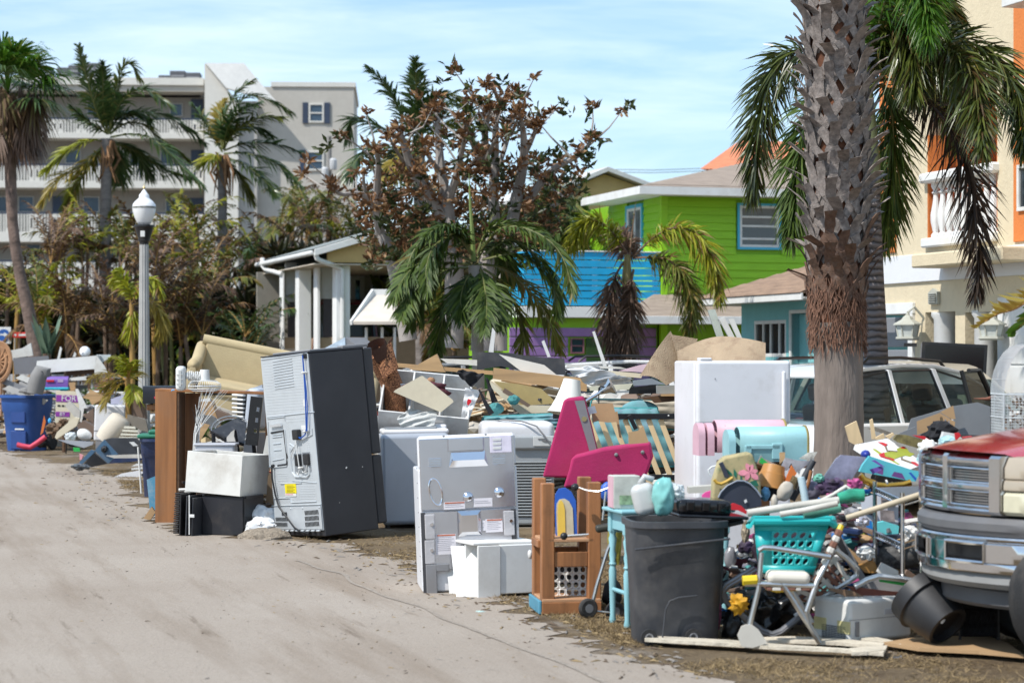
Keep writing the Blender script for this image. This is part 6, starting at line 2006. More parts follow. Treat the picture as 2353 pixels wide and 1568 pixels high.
rib([(45,10),(475,-2)]);rib([(105,520),(540,500)]);rib([(110,535),(275,525),(275,560)]);rib([(165,1305),(600,1290)]);rib([(180,1240),(330,1235),(340,1275),(560,1265)])
rib([(240,1110),(430,1105)]);rib([(345,1085),(560,1105)],.004)
rib([(115,560),(140,945),(165,965),(295,955),(300,900),(275,640)],.008)
rib([(150,660),(265,645),(298,880),(298,940),(215,950)],.011,'dark_gasket',BLACKP)
for y in(680,700):rib([(160,y),(250,y-5)],.006)
for p in([(168,760),(240,755)],[(175,815),(243,812)],[(165,905),(270,890)]):rib(p,.005)
rib([(320,800),(345,1010),(375,1050),(480,1055),(500,1030),(495,960)],.012)
rib([(320,760),(360,790),(330,830)],.006);rib([(520,640),(525,690),(430,735)],.008)
MB().slab([FB(150,590,.012),FB(250,582,.012),FB(255,605,.012),FB(150,612,.012)],.01).build('handle_pocket',mat('bright_steel',(.7,.72,.74),.3,.6),fr,smooth=0)
def pod(x0,x1,y0,y1,nm,mt,t=.03):
    m=MB();a,b=FB((x0+x1)/2,(y0+y1)/2,t/2),None
    w_=abs(FB(x0,y0).y-FB(x1,y0).y);h_=abs(FB(x0,y0).z-FB(x0,y1).z)
    return m.rbox(a,(t,w_,h_),None,.012).build(nm,mt,fr)
pod(365,435,850,1020,'recess',mat('recess_steel',(.30,.32,.34),.5,.5),.004);pod(440,510,840,1010,'recess',mat('recess_steel',(0,0,0)),.004)
pod(385,430,855,960,'water_valve',BLACKP);pod(458,505,850,950,'water_valve',BLACKP);pod(375,425,640,730,'junction_box',BLACKP,.05)
rib([(400,730),(375,800),(345,880)],.005,'wire',PLASW,o=.02);rib([(405,735),(420,850),(440,980),(430,1030),(415,1010)],.005,'wire',PLASW,o=.04);rib([(490,950),(480,1000),(455,1015),(440,985)],.005,'wire',PLASW,o=.02)
rib([(458,10),(470,150),(482,330),(488,500),(492,640),(480,690),(440,718),(420,705)],.007,'water_line',mat('blue_tube',(.01,.08,.38),.35),o=.03)
rib([(470,150),(490,300),(500,480),(497,660)],.005,'water_line',mat('blue_tube',(0,0,0)),o=.028)
pod(444,474,-5,40,'tube_port',BLACKP,.02)
for x,y in((468,158),(480,660),(438,972)):pod(x-10,x+10,y-10,y+10,'cable_clip',PLASW,.05)
pod(442,480,390,450,'paper_tag',PLASW,.004);pod(425,465,610,650,'paper_tag',PLASW,.004)
pod(282,382,1110,1195,'yellow_label',mat('label_yellow',(.80,.66,.01),.5),.006)
for i in range(6):
    yl_=1124+i*12
    o=pod(300 if i else 296,374 if i%2 else 360,yl_,yl_+4,'label_text',mat('label_ink',(.25,.2,.01),.6),.009)
pod(284,384,1197,1222,'white_label',PLASW,.006);pod(288,360,1202,1207,'label_text',RED,.009)
rib([(178,940),(185,1060),(215,1200),(250,1310),(320,1400),(390,1490),(450,1528),(520,1540)],.009,'power_cord',BLACKP,o=.03)
pod(172,186,935,965,'cord_socket',BLACKP,.03)
MB().slab([FB(168,1318,.005),FB(600,1302,.005),FB(618,1500,.005),FB(208,1512,.005)],.004).build('machine_cover',FRB,fr,smooth=0)
VENT=mat('vent_black',(.01,.01,.012),.8)
for j in range(3):
    for i in range(11):rib([(468+i*11+j*3,1345+j*50-i),(474+i*11+j*3,1383+j*50-i)],.0045,'vent_slot',VENT,4,.013)
for j in range(2):
    for i in range(10):rib([(210+i*11,1405+j*46),(213+i*11,1438+j*46)],.0045,'vent_slot',VENT,4,.013)
for i in range(5):rib([(265+i*10,1358),(268+i*10,1390)],.0045,'vent_slot',VENT,4,.013)
for i in range(9):pod(215+i*45,240+i*45,1516-i,1532-i,'foot_tab',FRB,.03)
for x,y in((340,1328),(445,1322),(590,1315)):pod(x-6,x+6,y-8,y+8,'bracket',FRB,.015)
for u,v,s_ in((.31,.62,.012),(.49,.61,.006),(.2,.3,.004)):
    MB().box((u,-.001,v),(s_,.003,s_*1.6),rot(y=30),0).build('paint_chip',PLASW,fr)


# sand heap, bags, tabletop by the fridge
one('sand_heap','small heap of grit at the refrigerator foot','sand heap',MB().blob(G(606,20.8,-.03),(.27,.2,.13),.14,2.2,3,4),mat('grit',(.26,.215,.165),.95,var=.4,vs=40,bump=1,bs=60),smooth=30)
one('plastic_bag','full grey white plastic bag beside the grit heap','plastic bag',MB().blob(P(603,1188,21.3),(.15,.13,.11),.16,1.8,2,4),BAGW,smooth=40)
one('plastic_bag','crumpled white plastic bag in front of the grey one by the grit heap','plastic bag',MB().blob(P(599,1210,21.0),(.14,.1,.085),.22,2.2,9,4),BAGW,smooth=40)
t=thing('round_tabletop','round tan tabletop with red rim standing behind the black cabinet','table top',G(604,21.75))
mt_=Matrix.Translation((0,0,.3))@rot(z=35)@rot(x=80)
MB().lathe([(.29,-.01),(.29,.012)],30,mt_).build('disc',mat('tan_top',(.40,.29,.19),.6,var=.12,vs=3),t)
MB().tube([mt_@V((.295*math.cos(a),.295*math.sin(a),0))for a in np.linspace(0,6.283,33)[:-1]],.014,6,closed=True).build('rim',mat('rim_red',(.3,.03,.02),.5),t)


# --- washers ------------------------------------------------------------------------------------
WASH=mat('silver_enamel',(.42,.45,.50),.32,.25,var=.04,dirt=.12)
d=21.95
t=thing('washing_machine','silver grey top loading washer between refrigerator and oven','washing machine',G(878,d),rot(y=-1.2)@rot(z=6))
MB().rbox((.35,.34,.49),(.70,.68,.92),None,.05,4).build('body',WASH,t,smooth=50)
MB().rbox((.36,.36,.965),(.68,.62,.055),None,.025,3).build('top',WHITE,t,smooth=50)
MB().rbox((.32,.33,.995),(.52,.5,.03),rot(y=-1),.014,3).build('lid',mat('grey_lid',(.25,.27,.29),.2,var=.1),t,smooth=50)
MB().rbox((.55,.5,1.0),(.3,.3,.05),None,.02,3).build('control_panel',WHITE,t)
for x in(.06,.64):MB().lathe([(.03,0),(.03,.04)],10,Matrix.Translation((x,.08,-.005))).build('foot',BLACKP,t)
d=22.1
t=thing('clothes_dryer','white topped dryer with louvred grey back behind the oven','dryer',G(1107,d),rot(z=4))
GREYM=mat('grey_metal_back',(.36,.38,.39),.5,.2,var=.05,dirt=.2)
MB().rbox((.38,.34,.45),(.72,.66,.86),None,.03,3).build('body',GREYM,t)
MB().rbox((.37,.34,.97),(.75,.68,.2),None,.07,4).build('top',WHITE,t,smooth=50)
MB().rbox((.53,-.012,.86),(.46,.05,.14),None,.03,3).build('control_panel',GREYM,t)
MB().box((.62,-.042,.875),(.2,.012,.1),None,.01).build('display',mat('panel_grey',(.55,.56,.55),.4),t)
for a,b in((.6,.85),(.64,.87),(.66,.87)):MB().box((a,-.052,.9-(a-.6)*.4),(.07,.008,.008),None,0).build('button',GREYP,t)
for i in range(19):
    MB().box((.5,.0,.66-i*.03),(.42,.012,.012),rot(x=35),.002).build('louver',GREYM,t)
for i in range(19):
    MB().box((.5,.006,.645-i*.03),(.4,.004,.006),None,0).build('slot',VENT,t)
MB().lathe([(.055,-.03),(.055,.02),(.045,.03)],16,Matrix.Translation((.62,-.01,.07))@rot(x=90)).build('hose_port',BLACKP,t)
MB().tube([V((.0,.0,1.03))+p for p in(V((.1,.1,.03)),V((.22,.05,.06)),V((.4,.0,.05)),V((.55,-.06,-.0)),V((.63,-.09,-.1)),V((.68,-.08,-.17)))],.009,6).build('cord',GREYP,t)


# --- oven (back) ---------------------------------------------------------------------------------
OVM=mat('oven_back',(.60,.61,.66),.22,.95,var=.06,vs=3,bump=.02,bs=6)
OVB=mat('bright_emboss',(.72,.73,.77),.12,1.,var=.05)
ov=thing('kitchen_range','white kitchen range turned round to show its shiny galvanised back','range',G(1085,16.02),rot(y=-2.2)@rot(z=6))
MB().par((-.365,.02,.02),(.73,0,0),(0,.62,0),(0,0,.9),.01).build('body',WHITE,ov)
MB().par((-.362,.02,.92),(.724,0,0),(0,.08,0),(0,0,.245),.02).build('backguard',WHITE,ov)
MB().par((-.352,.004,.62),(.70,0,0),(0,.016,0),(0,0,.525),.006).build('upper_back_panel',OVM,ov)
MB().par((-.335,.006,.18),(.67,0,0),(0,.014,0),(0,0,.43),.006).build('lower_back_panel',OVM,ov)
def OP(x,y,o=0.):
    t_=(y-200)/1190
    return V(((x-(400+45*t_))/755*.71-.355,-o,1.165*(1-t_)+.0))
def opatch(x0,y0,x1,y1,nm,mt,t=.008,o=0.,b=.004):
    a,c=OP(x0,y1,0),OP(x1,y0,0)
    return MB().par((a.x,-o-t,a.z),(c.x-a.x,0,0),(0,t,0),(0,0,c.z-a.z),b).build(nm,mt,ov)
def ofrus(x0,y0,x1,y1,nm,mt,t=.03,f=.72,base=.0):
    a,c=OP(x0,y1),OP(x1,y0)
    cx,cz,hw,hz=(a.x+c.x)/2,(a.z+c.z)/2,(c.x-a.x)/2,(c.z-a.z)/2
    vs=[V((cx+s*hw,base,cz+q_*hz))for s,q_ in((-1,-1),(1,-1),(1,1),(-1,1))]+[V((cx+s*hw*f,base-t,cz+q_*hz*f))for s,q_ in((-1,-1),(1,-1),(1,1),(-1,1))]
    return MB().add(vs,[(4,5,6,7),(0,1,5,4),(1,2,6,5),(2,3,7,6),(3,0,4,7)]).build(nm,mt,ov,smooth=0)
ofrus(630,225,915,320,'pressed_panel',OVM,.012,.93)
a_,c_=OP(640,440),OP(945,325)
m=MB().add([(a_.x,0,a_.z),(c_.x,0,a_.z),(c_.x-.03,-.035,a_.z+.05),(a_.x+.03,-.035,a_.z+.05),(c_.x-.02,-.0,c_.z),(a_.x+.02,0,c_.z)],[(0,1,2,3),(3,2,4,5),(0,3,5),(1,4,2)])
m.build('exhaust_hood',OVB,ov,smooth=0)
opatch(965,215,1130,345,'clear_pouch',mat('clear_pouch',(.66,.62,.72),.15,var=.15,vs=8),.01)
for i in range(3):opatch(985,235+i*32,1050,255+i*32,'pouch_print',PLASW,.003,.011)
for x0 in(480,985):
    for i in range(4):opatch(x0,368+i*19,x0+100,378+i*19,'vent_louver',OVB,.012)
m=MB();pts=[]
for a in np.linspace(0,6.283,29)[:-1]:
    p=OP(535+48*math.cos(a)+20*math.sin(a),620+100*math.sin(a),.004);pts.append(p)
m.tube(pts,.007,6,closed=True);m.build('oval_emboss',OVB,ov)
for x,y in((790,670),(1035,645)):
    MB().blob(OP(x,y,-.012),(.04,.035,.042),0,1,0,3).build('dome',OVB,ov,smooth=80)
OLAB=mat('paper_label',(.68,.65,.68),.6,var=.04);ORH=mat('label_header',(.45,.10,.03),.6)
INK=mat('label_grey_ink',(.25,.24,.27),.7)
for x0,y0,x1,y1,hd in((600,700,765,755,1),(835,682,980,745,0),(538,940,692,1090,1),(930,842,1060,940,1),(905,850,930,925,0)):
    opatch(x0,y0,x1,y1,'label',OLAB,.002)
    if hd:opatch(x0+8,y0+2,x1-4,y0+11,'label_header',ORH,.002,.002,0)
    nl=max(2,int((y1-y0)/16))
    for i in range(1,nl):opatch(x0+10,y0+6+i*14,x1-12-20*(i%2),y0+9+i*14,'label_text',INK,.001,.002,0)
ofrus(712,770,890,960,'light_window',OVB,.03,.66)
for x0,x1 in((455,525),(1075,1150)):
    for y0,y1 in((785,968),(978,1155)):
        if x0>600 and y0>900:continue
        opatch(x0,y0,x1,y1,'insulation_board',mat('wool_board',(.42,.41,.42),.85,var=.12,vs=5,bump=.2),.02,.0)
        MB().lathe([(.012,0),(.012,.006)],10,Matrix.Translation(OP((x0+x1)/2+14,y0+75,.022))@rot(x=90)).build('screw',OVB,ov)
for x0,x1 in((440,455),(1150,1165)):opatch(x0,770,x1,1390,'corner_channel',mat('dark_channel',(.05,.05,.055),.5),.004)
opatch(465,1160,540,1385,'foot_plate',GREYP,.02);opatch(540,1160,640,1215,'foot_bridge',GREYP,.02)
opatch(1090,1160,1165,1385,'foot_plate',GREYP,.02)
for y in range(330,1300,110):MB().lathe([(.005,0),(.005,.004)],8,Matrix.Translation((-.37,.05,1.165*(1-(y-200)/1190)))@rot(y=-90)).build('screw',GREYP,ov)
for x in(590,920):opatch(x,198,x+18,212,'clip',GREYP,.01)


# white box group in front of it
d=15.76
t=thing('white_cabinet','white cabinet lying on its side before the kitchen range','cabinet',G(1149,d),rot(z=24))
MB().par((0,0,.02),(.30,0,0),(0,.42,0),(0,0,.355),.006).build('body',WPAINT,t)
MB().par((-.18,-.012,.0),(.178,0,0),(0,.02,0),(0,0,.375),.004).build('door',WPAINT,t)
MB().par((-.20,.03,.375),(.52,0,0),(0,.42,0),(0,0,.018),.004).build('top_panel',WPAINT,t)
MB().par((-.19,.2,.02),(.17,0,0),(0,.02,0),(0,0,.35),.004).build('back_board',WPAINT,t)
d=15.8
one('cabinet_door','tall white cabinet door leaning on the lying cabinet','cabinet door',MB().slab([P(1035,1253,15.95),P(1095,1252,15.9),P(1107,1372,15.72),P(1048,1371,15.74)],.02),WPAINT,smooth=0)  # this and the next one are loose cabinet doors
one('cabinet_door','narrow white cabinet door at the back of the leaning pair','cabinet door',MB().slab([P(1020,1245,16.1),P(1060,1243,16.1),P(1068,1362,15.95),P(1032,1363,15.95)],.02),WPAINT,smooth=0)
ball('ceramic_bowl','bowl','small white bowl edge peeping out behind the redwood stand',z3,15.2,(1262,1105),(6,10,8),PLASW,.2,1,2)
crump('litter_wrapper','litter','teal and white wrapper lying on the sand road',zid,DG(1405),(1103,1404),11,mat('wrapper',(.45,.60,.56),.5,var=.5,vs=30),3,.6,flat=.18)
# ------------------------------------------------------------------ middle pile
heap('boards and furniture scraps making up the middle of the long pile',(880,1570),(23.6,27),lambda px:1.55-.25*abs(px-1200)/350,560,31,[WBOARD,CARD,WOODT,CREAM,DBR,CHAR,GREYW,FABW,TAUPE],.7)
CUB=mat('white_melamine',(.66,.66,.65),.45,var=.05,dirt=.55,dcol=(.2,.16,.12),ds=5)
O,X,Y=P(869,943,22.6),P(1076,962,22.6),P(916,848.5,23.2)
ux=X-O
uy=Y-O;uy=uy-ux*(uy.dot(ux)/ux.length_squared)
un=ux.cross(uy).normalized()
if un.y<0:un=-un
t=thing('cubby_shelf','white six compartment cubby shelf thrown on its back atop the washers','shelf',O)
o_=V((0,0,0))
th_=.018
X1,Y1=ux.normalized(),uy.normalized()
Dp=un*.36
for nm,o,u,v in(('base_panel',o_,ux,Y1*th_),('top_panel',uy-Y1*th_,ux,Y1*th_),('side_panel',o_+Y1*th_,X1*th_,uy-Y1*2*th_),('side_panel',ux-X1*th_+Y1*th_,X1*th_,uy-Y1*2*th_),
('divider',ux*.325+Y1*th_,X1*th_,uy-Y1*2*th_),('divider',ux*.665+Y1*th_,X1*th_,uy-Y1*2*th_)):
    MB().par(o,u,v,Dp,.002).build(nm,CUB,t)
for i in range(3):MB().par(ux*(.34*i)+X1*.02+uy*.66+un*.004,ux*.305,Y1*th_,Dp,.002).build('shelf_board',CUB,t)
MB().par(un*.361+o_,ux,uy,un*.006,0).build('back_panel',CUB,t)
sl('seat_cushion','cushion','square cream foam cushion lying in the white cubby shelf',z2,22.35,[(548,535),(562,520),(755,415),(770,412),(1000,595),(1008,612),(912,690),(890,682)],CREAM,.05)
def drape(nm,cat,lab,z,d,q,mt,amp=.03,fr=9,seed=0,nu=18,nv=14,bul=0.):
    c=Q(z,d,q)
    return one(nm,lab,cat,MB().grid(nu,nv,lambda u,v:qpt(c,u,v)+V((0,-1,.3))*(amp*noise.noise(V((u*fr,v*fr*.5,seed)))+amp*.6*math.sin(u*fr*2.2+2*v)-0+bul*math.sin(math.pi*u)*math.sin(math.pi*v))),mt,smooth=80,recalc=False)
drape('towel','towel','white knitted towel hanging over the front edge of the cubby shelf',z2,22.4,[(575,740,22.3),(625,850,22.3),(860,790,22.25),(895,665,22.45)],mat('knit',(.64,.65,.63),.95,var=.1,vs=60,bump=.9,bs=120),.022,8,1,bul=.05)
drape('towel_fold','cloth','upper fold of the white knitted cloth on the cubby edge',z2,22.5,[(580,730),(600,800),(880,720),(690,655)],mat('knit',(0,0,0)),.02,7,4,bul=.04)
drape('black_cloth','cloth','black garment slung over the top corner of the cubby shelf',z2,22.7,[(1020,385),(1150,505),(1245,400),(1080,365)],BLK,.03,6,2,bul=.05)
drape('black_sleeve','cloth','black sleeve hanging beside the cubby shelf end',z2,22.6,[(1250,420),(1300,620),(1350,610),(1275,440)],BLK,.02,5,5,bul=.03)
drape('carrier_bag','plastic bag','white carrier bag with a red heart in the right compartment',z2,22.75,[(1098,505),(1065,740),(1130,735),(1215,525)],BAGW,.02,8,3)
hp=[(1112,610),(1118,590),(1133,588),(1145,598),(1145,612),(1122,640),(1112,632)]
sl('red_heart','heart print','red heart print on the carrier bag',z2,22.62,hp,mat('heart',(.6,.01,.02),.5),.004)
ball('dark_cushion','cushion','dark patterned cloth under the square cream cushion',z2,22.7,(790,520),(58,20,20),mat('maroon_cloth',(.09,.02,.03),.9,var=.8,vs=18),.3,2,5)
ball('knit_roll','cloth','tan wicker roll behind the square cream cushion',z2,22.9,(835,450),(10,8,8),mat('wicker',(0,0,0)),.1)
tb('umbrella','umbrella','thin folded black umbrella leaning on the cubby shelf end',z2,22.3,[(1203,515),(1250,615),(1300,705)],[.008,.02,.03],BLK)
# rug
RUGM=mat('rug',(.10,.035,.018),.95,var=.3)
n_,l_=RUGM.node_tree.nodes,RUGM.node_tree.links
vo=n_.new('ShaderNodeTexVoronoi');vo.feature='DISTANCE_TO_EDGE';vo.inputs['Scale'].default_value=13
tc_=n_.new('ShaderNodeTexCoord');nzz=n_.new('ShaderNodeTexNoise');nzz.inputs['Scale'].default_value=9
l_.new(tc_.outputs['Object'],nzz.inputs['Vector']);l_.new(nzz.outputs[1],vo.inputs['Vector'])
rr_=n_.new('ShaderNodeValToRGB');rr_.color_ramp.interpolation='CONSTANT'
rr_.color_ramp.elements[0].color,rr_.color_ramp.elements[1].color=(.42,.19,.09,1),(.055,.018,.01,1)
rr_.color_ramp.elements[1].position=.12
l_.new(vo.outputs['Distance'],rr_.inputs[0]);l_.new(rr_.outputs[0],n_['Principled BSDF'].inputs['Base Color'])
d=22.9
t=thing('rug','rolled brown oriental rug standing behind the refrigerator','rug',G(892,d))
a_,b_=P(*z2(425,230),d)-t.location,P(*z2(555,520),d+.2)-t.location
MB().tube([a_,a_.lerp(b_,.5),b_,V((.15,.3,0))],[.125,.12,.115,.11],18).build('roll',RUGM,t,smooth=60)
ax=(b_-a_).normalized();e1_=V((1,0,0))-ax*ax.x;e1_.normalize();e2_=ax.cross(e1_)
m=MB()
sp=[(.035+.012*i*.55,i*.42)for i in range(20)]
vs=[]
for r_,g_ in sp:
    p=a_-ax*.03+e1_*r_*math.cos(g_)+e2_*r_*math.sin(g_)
    vs+=[p-ax*.07,p+ax*.08]
m.add(vs,[(2*i,2*i+1,2*i+3,2*i+2)for i in range(19)])
o=m.build('scroll_end',mat('rug_back',(.07,.03,.018),.95),t,smooth=60,recalc=False)
qf=[P(*z2(*p),d-.05)-t.location for p in((400,270),(470,440),(588,350),(530,150))]
MB().grid(10,10,lambda u,v:qpt(qf,u,v)+V((0,-.05*math.sin(math.pi*v),0))).build('flap',RUGM,t,smooth=60,recalc=False)
m=MB()
for i in range(9):
    p=qf[3].lerp(qf[0],i*.02)
    m.tube([p,p+V((.01+.02*rnd.random(),0,.03+.02*rnd.random()))],.006,4)
m.build('tassels',mat('rug_back',(0,0,0)),t,kind='stuff')
for r in[('wood_plank','plank','long yellow plank running behind the cubby shelf',z2,24.4,[(390,300),(1310,375),(1310,405),(390,330)],WOODT,.12),
('drawer','drawer','tan drawer with metal runner standing on the yellow planks',z2,24.,[(665,365),(880,245),(945,385),(800,375)],WOODT,.25),
('hood_shell','appliance shell','long curved black appliance shell on top of the pile',zE,24.6,[(1040,985),(1250,990),(1400,1015),(1625,1030),(1635,1140),(1420,1130),(1200,1080),(1040,1105)],CHAR,.3),
('white_shelf','board','white shelf board sloping across the black appliance shell',zE,24.1,[(1185,1000),(1490,1072),(1600,1160),(1330,1110)],WBOARD,.03),
('drawer','drawer','long tan drawer with silver clip under the white shelf board',zE,23.9,[(1150,1092),(1775,1165),(1775,1250),(1145,1165)],WOODT,.3),
('drawer_box','drawer','open cream drawer box with scraps inside',zE,23.4,[(1125,1180),(1330,1340),(1580,1345),(1570,1390),(1325,1398),(1140,1230)],CREAM,.02),
('ochre_board','drawer','ochre bottom of the cream drawer box',zE,23.6,[(1150,1180),(1320,1200),(1470,1230),(1580,1330),(1330,1345)],mat('ochre_board',(.42,.32,.13),.6,dirt=.3),.02),
('wood_offcut','board','brown moulding dropped inside the cream drawer box',zE,23.3,[(1225,1225),(1400,1340),(1380,1355),(1210,1255)],DBR,.03),
('white_post','board','tallest white plastic post rising before the purple wall',zE,25.5,[(1117,985),(1143,820),(1163,850),(1150,988)],PLASW,.05),
('white_post','board','short slanting white plastic post right of the drooping palm',zE,25.5,[(1472,915),(1490,905),(1533,1018),(1512,1020)],PLASW,.05),
('white_post','board','slanting white plastic post by the dead hanging fronds',zE,25.5,[(1812,850),(1828,845),(1910,1078),(1885,1080)],PLASW,.05),
('lath_bundle','slats','white slats lying behind the tan drawer with runner',z2,24.6,[(905,280),(1190,290),(1190,335),(960,315)],WBOARD,.05),
('long_board','board','long pale board with torn edge behind the white plastic sheet',zE,25.2,[(1640,1065),(2000,1085),(2050,1100),(1640,1090)],WBOARD,.05),
('pale_board','board','pale board behind the folded carpet edge',zE,24.6,[(1760,1095),(2150,1130),(2140,1160),(1900,1140)],CREAM,.06),
('pink_sheet','sheet','pale pink sheet beside the folded carpet',s6,24.4,[(840,460),(1130,380),(1250,360),(1200,480)],mat('pale_pink',(.62,.45,.5),.7),.03),
('curved_sheet','board','blue grey curved panel under the hanging carpet corner',s6,22.4,[(1030,590),(1280,560),(1480,640),(1330,640),(1040,660)],mat('slate',(.25,.28,.31),.4),.05),
('glass_slab','board','black glass table top below the blue grey panel',s6,22.5,[(980,680),(1360,640),(1360,760),(980,770)],BLACKP,.05),
('grey_block','board','grey plank end against the white refrigerator',s6,21.8,[(1350,655),(1680,650),(1680,765),(1355,765)],mat('grey_plank',(.27,.28,.27),.6,dirt=.2),.1),
('thin_board','board','thin brown board edge beside the white refrigerator',s6,21.7,[(1410,775),(1680,768),(1680,795),(1415,798)],WOODT,.2),
('wood_scrap','board','broken orange brown wood chips stack by the white refrigerator',s6,21.9,[(1165,815),(1410,785),(1660,800),(1650,860),(1330,890),(1290,850),(1180,850)],DARKW,.2),
('plastic_tray','tray','shallow cream plastic tray behind the silver lamp',s6,22.3,[(450,670),(1030,630),(980,710),(460,725)],mat('cream_plastic',(.58,.55,.42),.4),.12),
('aluminium_bar','bar','thin silver bar beneath the cream plastic tray',s6,22.2,[(700,735),(980,722),(980,748),(700,760)],ALU,.03)]:sl(*r)
k_=mat('sheet_film',(.66,.67,.68),.2,var=.05,spec=.8)
drape('plastic_sheet','plastic sheet','crumpled white plastic film over the middle of the pile',s6,23.6,[(130,430),(480,680),(1050,600),(560,400)],k_,.07,7,7,26,20,.1)
drape('plastic_sheet','plastic sheet','pale folded film over the cream plastic tray',s6,22.9,[(520,580),(560,660),(1050,570),(850,520)],k_,.04,8,9,18,12,.05)
# carpet
CARP=mat('beige_carpet',(.40,.30,.20),.95,var=.12,vs=4,bump=.7,bs=90,dirt=.65,dcol=(.16,.09,.06),ds=9)
qc=Q(s6,21.2,[(1120,530),(1480,660),(1830,380),(1560,-30)])
one('carpet','beige carpet flap hanging down with its corner over the pile','carpet',MB().grid(16,16,lambda u,v:qpt(qc,u,v)+V((0,.25*v,.04*math.sin(3*u+2*v)))),CARP,smooth=70,recalc=False)
qc2=Q(s6,21.0,[(1630,200),(1790,360),(2800,370),(1930,0)])
qc3=Q(s6,21.3,[(1630,205),(2300,420),(2900,430),(2560,20)])
sl('carpet','carpet','back fold of the beige carpet between flap and roll',s6,21.35,[(1545,-25),(1720,0),(1900,30),(1800,420),(1690,470)],CARP,.02)
m=MB().grid(18,12,lambda u,v:P(*s6(1630+u*1180,190-195*math.sin(min(1,u*1.9)*1.57)*(1-.75*max(0,u-.5)*2*max(0,u-.4))*1.0+v*(430-100*u)),20.9+.35*(1-v)+.1*math.sin(5*u)))
one('carpet','rolled beige carpet bulging above the white refrigerator','carpet',m,CARP,smooth=70,recalc=False)
for r in[('door_track','frame','tilted mirror strip standing behind the rolled carpet',zF,22.6,[(232,705),(283,698),(345,895),(300,905)],mat('mirror',(.5,.5,.45),.1,.9,var=.3),.04),
('leaning_frame','frame','white metal frame leaning beside the mirror strip',zF,22.5,[(310,765),(345,750),(430,915),(385,905)],WPAINT,.08),  # this and the next are leaning pieces of a frame
('leaning_frame','frame','brown edged white frame rail leaning towards the teal house',zF,22.4,[(372,765),(408,762),(482,935),(450,930)],WBOARD,.05)]:sl(*r)
# lamp shade, lamp, mattress, bed base
d=20.6
t=thing('lampshade','white bell lamp shade tipped over beside the magenta chair','lamp shade',P(1308,910,d),rot(y=9)@rot(x=-6))
SHD=mat('shade_cloth',(.70,.69,.64),.8,var=.04)
MB().lathe([(.185,-.17),(.16,-.12),(.125,-.03),(.1,.06),(.085,.13),(.08,.16)],26,cap=False).build('shade',SHD,t,smooth=60)
MB().tube([(.187*math.cos(a),.187*math.sin(a),-.17)for a in np.linspace(0,6.283,27)[:-1]],.005,5,closed=True).build('rim',SHD,t)
d=21.
t=thing('floor_lamp','silver lamp with dome head lying across the pile','lamp',P(*s6(700,690),d))
a_=P(*s6(380,880),d)-t.location;b_=P(*s6(610,740),d)-t.location
MB().tube([a_+(a_-b_)*.8,b_],.016,8).build('pole',CHROME,t)
MB().lathe([(.02,-.1),(.035,-.06),(.05,.0),(.085,.04),(.09,.05)],18,rot(y=63)@rot(x=8)).build('head',CHROME,t)
MB().tube([V((-.06+.03*math.sin(i),.03*math.cos(i*1.3),-.01+.03*math.cos(i)))for i in range(16)],.008,5).build('cord',BLACKP,t)
MB().tube([V((-.09,0,0)),V((-.09,0,-.15))],.006,5).build('cord_end',BLACKP,t)
FLOR=mat('floral_teal',(.13,.31,.33),.85,var=.18,vs=5,dirt=.9,dcol=(.24,.22,.34),ds=7,bump=.3,bs=8)
def mattress(lab,z,d,poly,mt,t=.16,bz=.03):
    p=Q(z,d,poly)
    th=thing('mattress',lab,'mattress',(sum(q.x for q in p)/4,d,min(q.z for q in p)))
    n=max(4,6)
    m=MB()
    q=[x-th.location for x in p]
    nm=(q[1]-q[0]).cross(q[3]-q[0]).normalized()
    if nm.y>0:nm=-nm
    f=lambda u,v:qpt(q,u,v)+nm*(.05*(1-(2*u-1)**8)*(1-(2*v-1)**8)+bz*abs(math.sin(u*14))*abs(math.sin(v*12)))
    m.grid(30,30,f)
    m.build('cover',mt,th,smooth=80,recalc=False)
    MB().prism([x-nm*.0 for x in q],-nm*t).build('core',mt,th)
    MB().tube([qpt(q,u,v)for u,v in[(i/8,0)for i in range(8)]+[(1,i/8)for i in range(8)]+[(1-i/8,1)for i in range(8)]+[(0,1-i/8)for i in range(8)]],.012,5,closed=True).build('piping',mat('teal_piping',(.04,.25,.26),.7),th)
    return th
mattress('teal floral mattress standing behind the slatted bed base',s6,21.9,[(480,1700),(1640,1740),(1350,960),(500,960)],FLOR)
ball('mattress_hump','mattress','raised corner of the teal floral mattress above the black frame',s6,22.0,(1130,960),(42,18,12),FLOR,.05,1)
mattress('teal mattress lying flat behind the dryer top',zE,23.0,[(1050,1520),(1590,1500),(1590,1398),(1085,1420)],FLOR)
ball('teal_yarn','towel','teal ribbed bath mat bundle by the cubby shelf end',z2,22.7,(1330,665),(19,14,16),mat('teal_knit',(.08,.28,.28),.95,var=.3,vs=60,bump=.8,bs=90),.15,3,2)
ball('teal_mat','towel','teal chenille mat inside the cream drawer box',zE,23.2,(1285,1305),(14,11,10),mat('teal_knit',(0,0,0)),.2,4,3)
mattress('stained cream mattress lying beneath the boards',s6,22.4,[(440,1120),(1660,1250),(1660,860),(480,840)],mat('cream_tick',(.45,.39,.30),.9,var=.15,vs=2,stretch=(.3,1,4),bump=.3,bs=4),.25,.02)
d=20.9
t=thing('slatted_bed','black metal bed frame with diagonal pine slats leaning on the mattress','bed base',P(*s6(1250,1400),d)*1)
W_=lambda x,y,dd=0.:P(*s6(x,y),d+dd)
def bar(a,b,w_,nm,mt,tk=.03):
    a,b=V(a),V(b);u=(b-a);s_=u.cross(V((0,1,0))).normalized()*w_
    MB().par(a-s_/2,u,s_,V((0,tk,0)),.004).build(nm,mt,t,world=True)
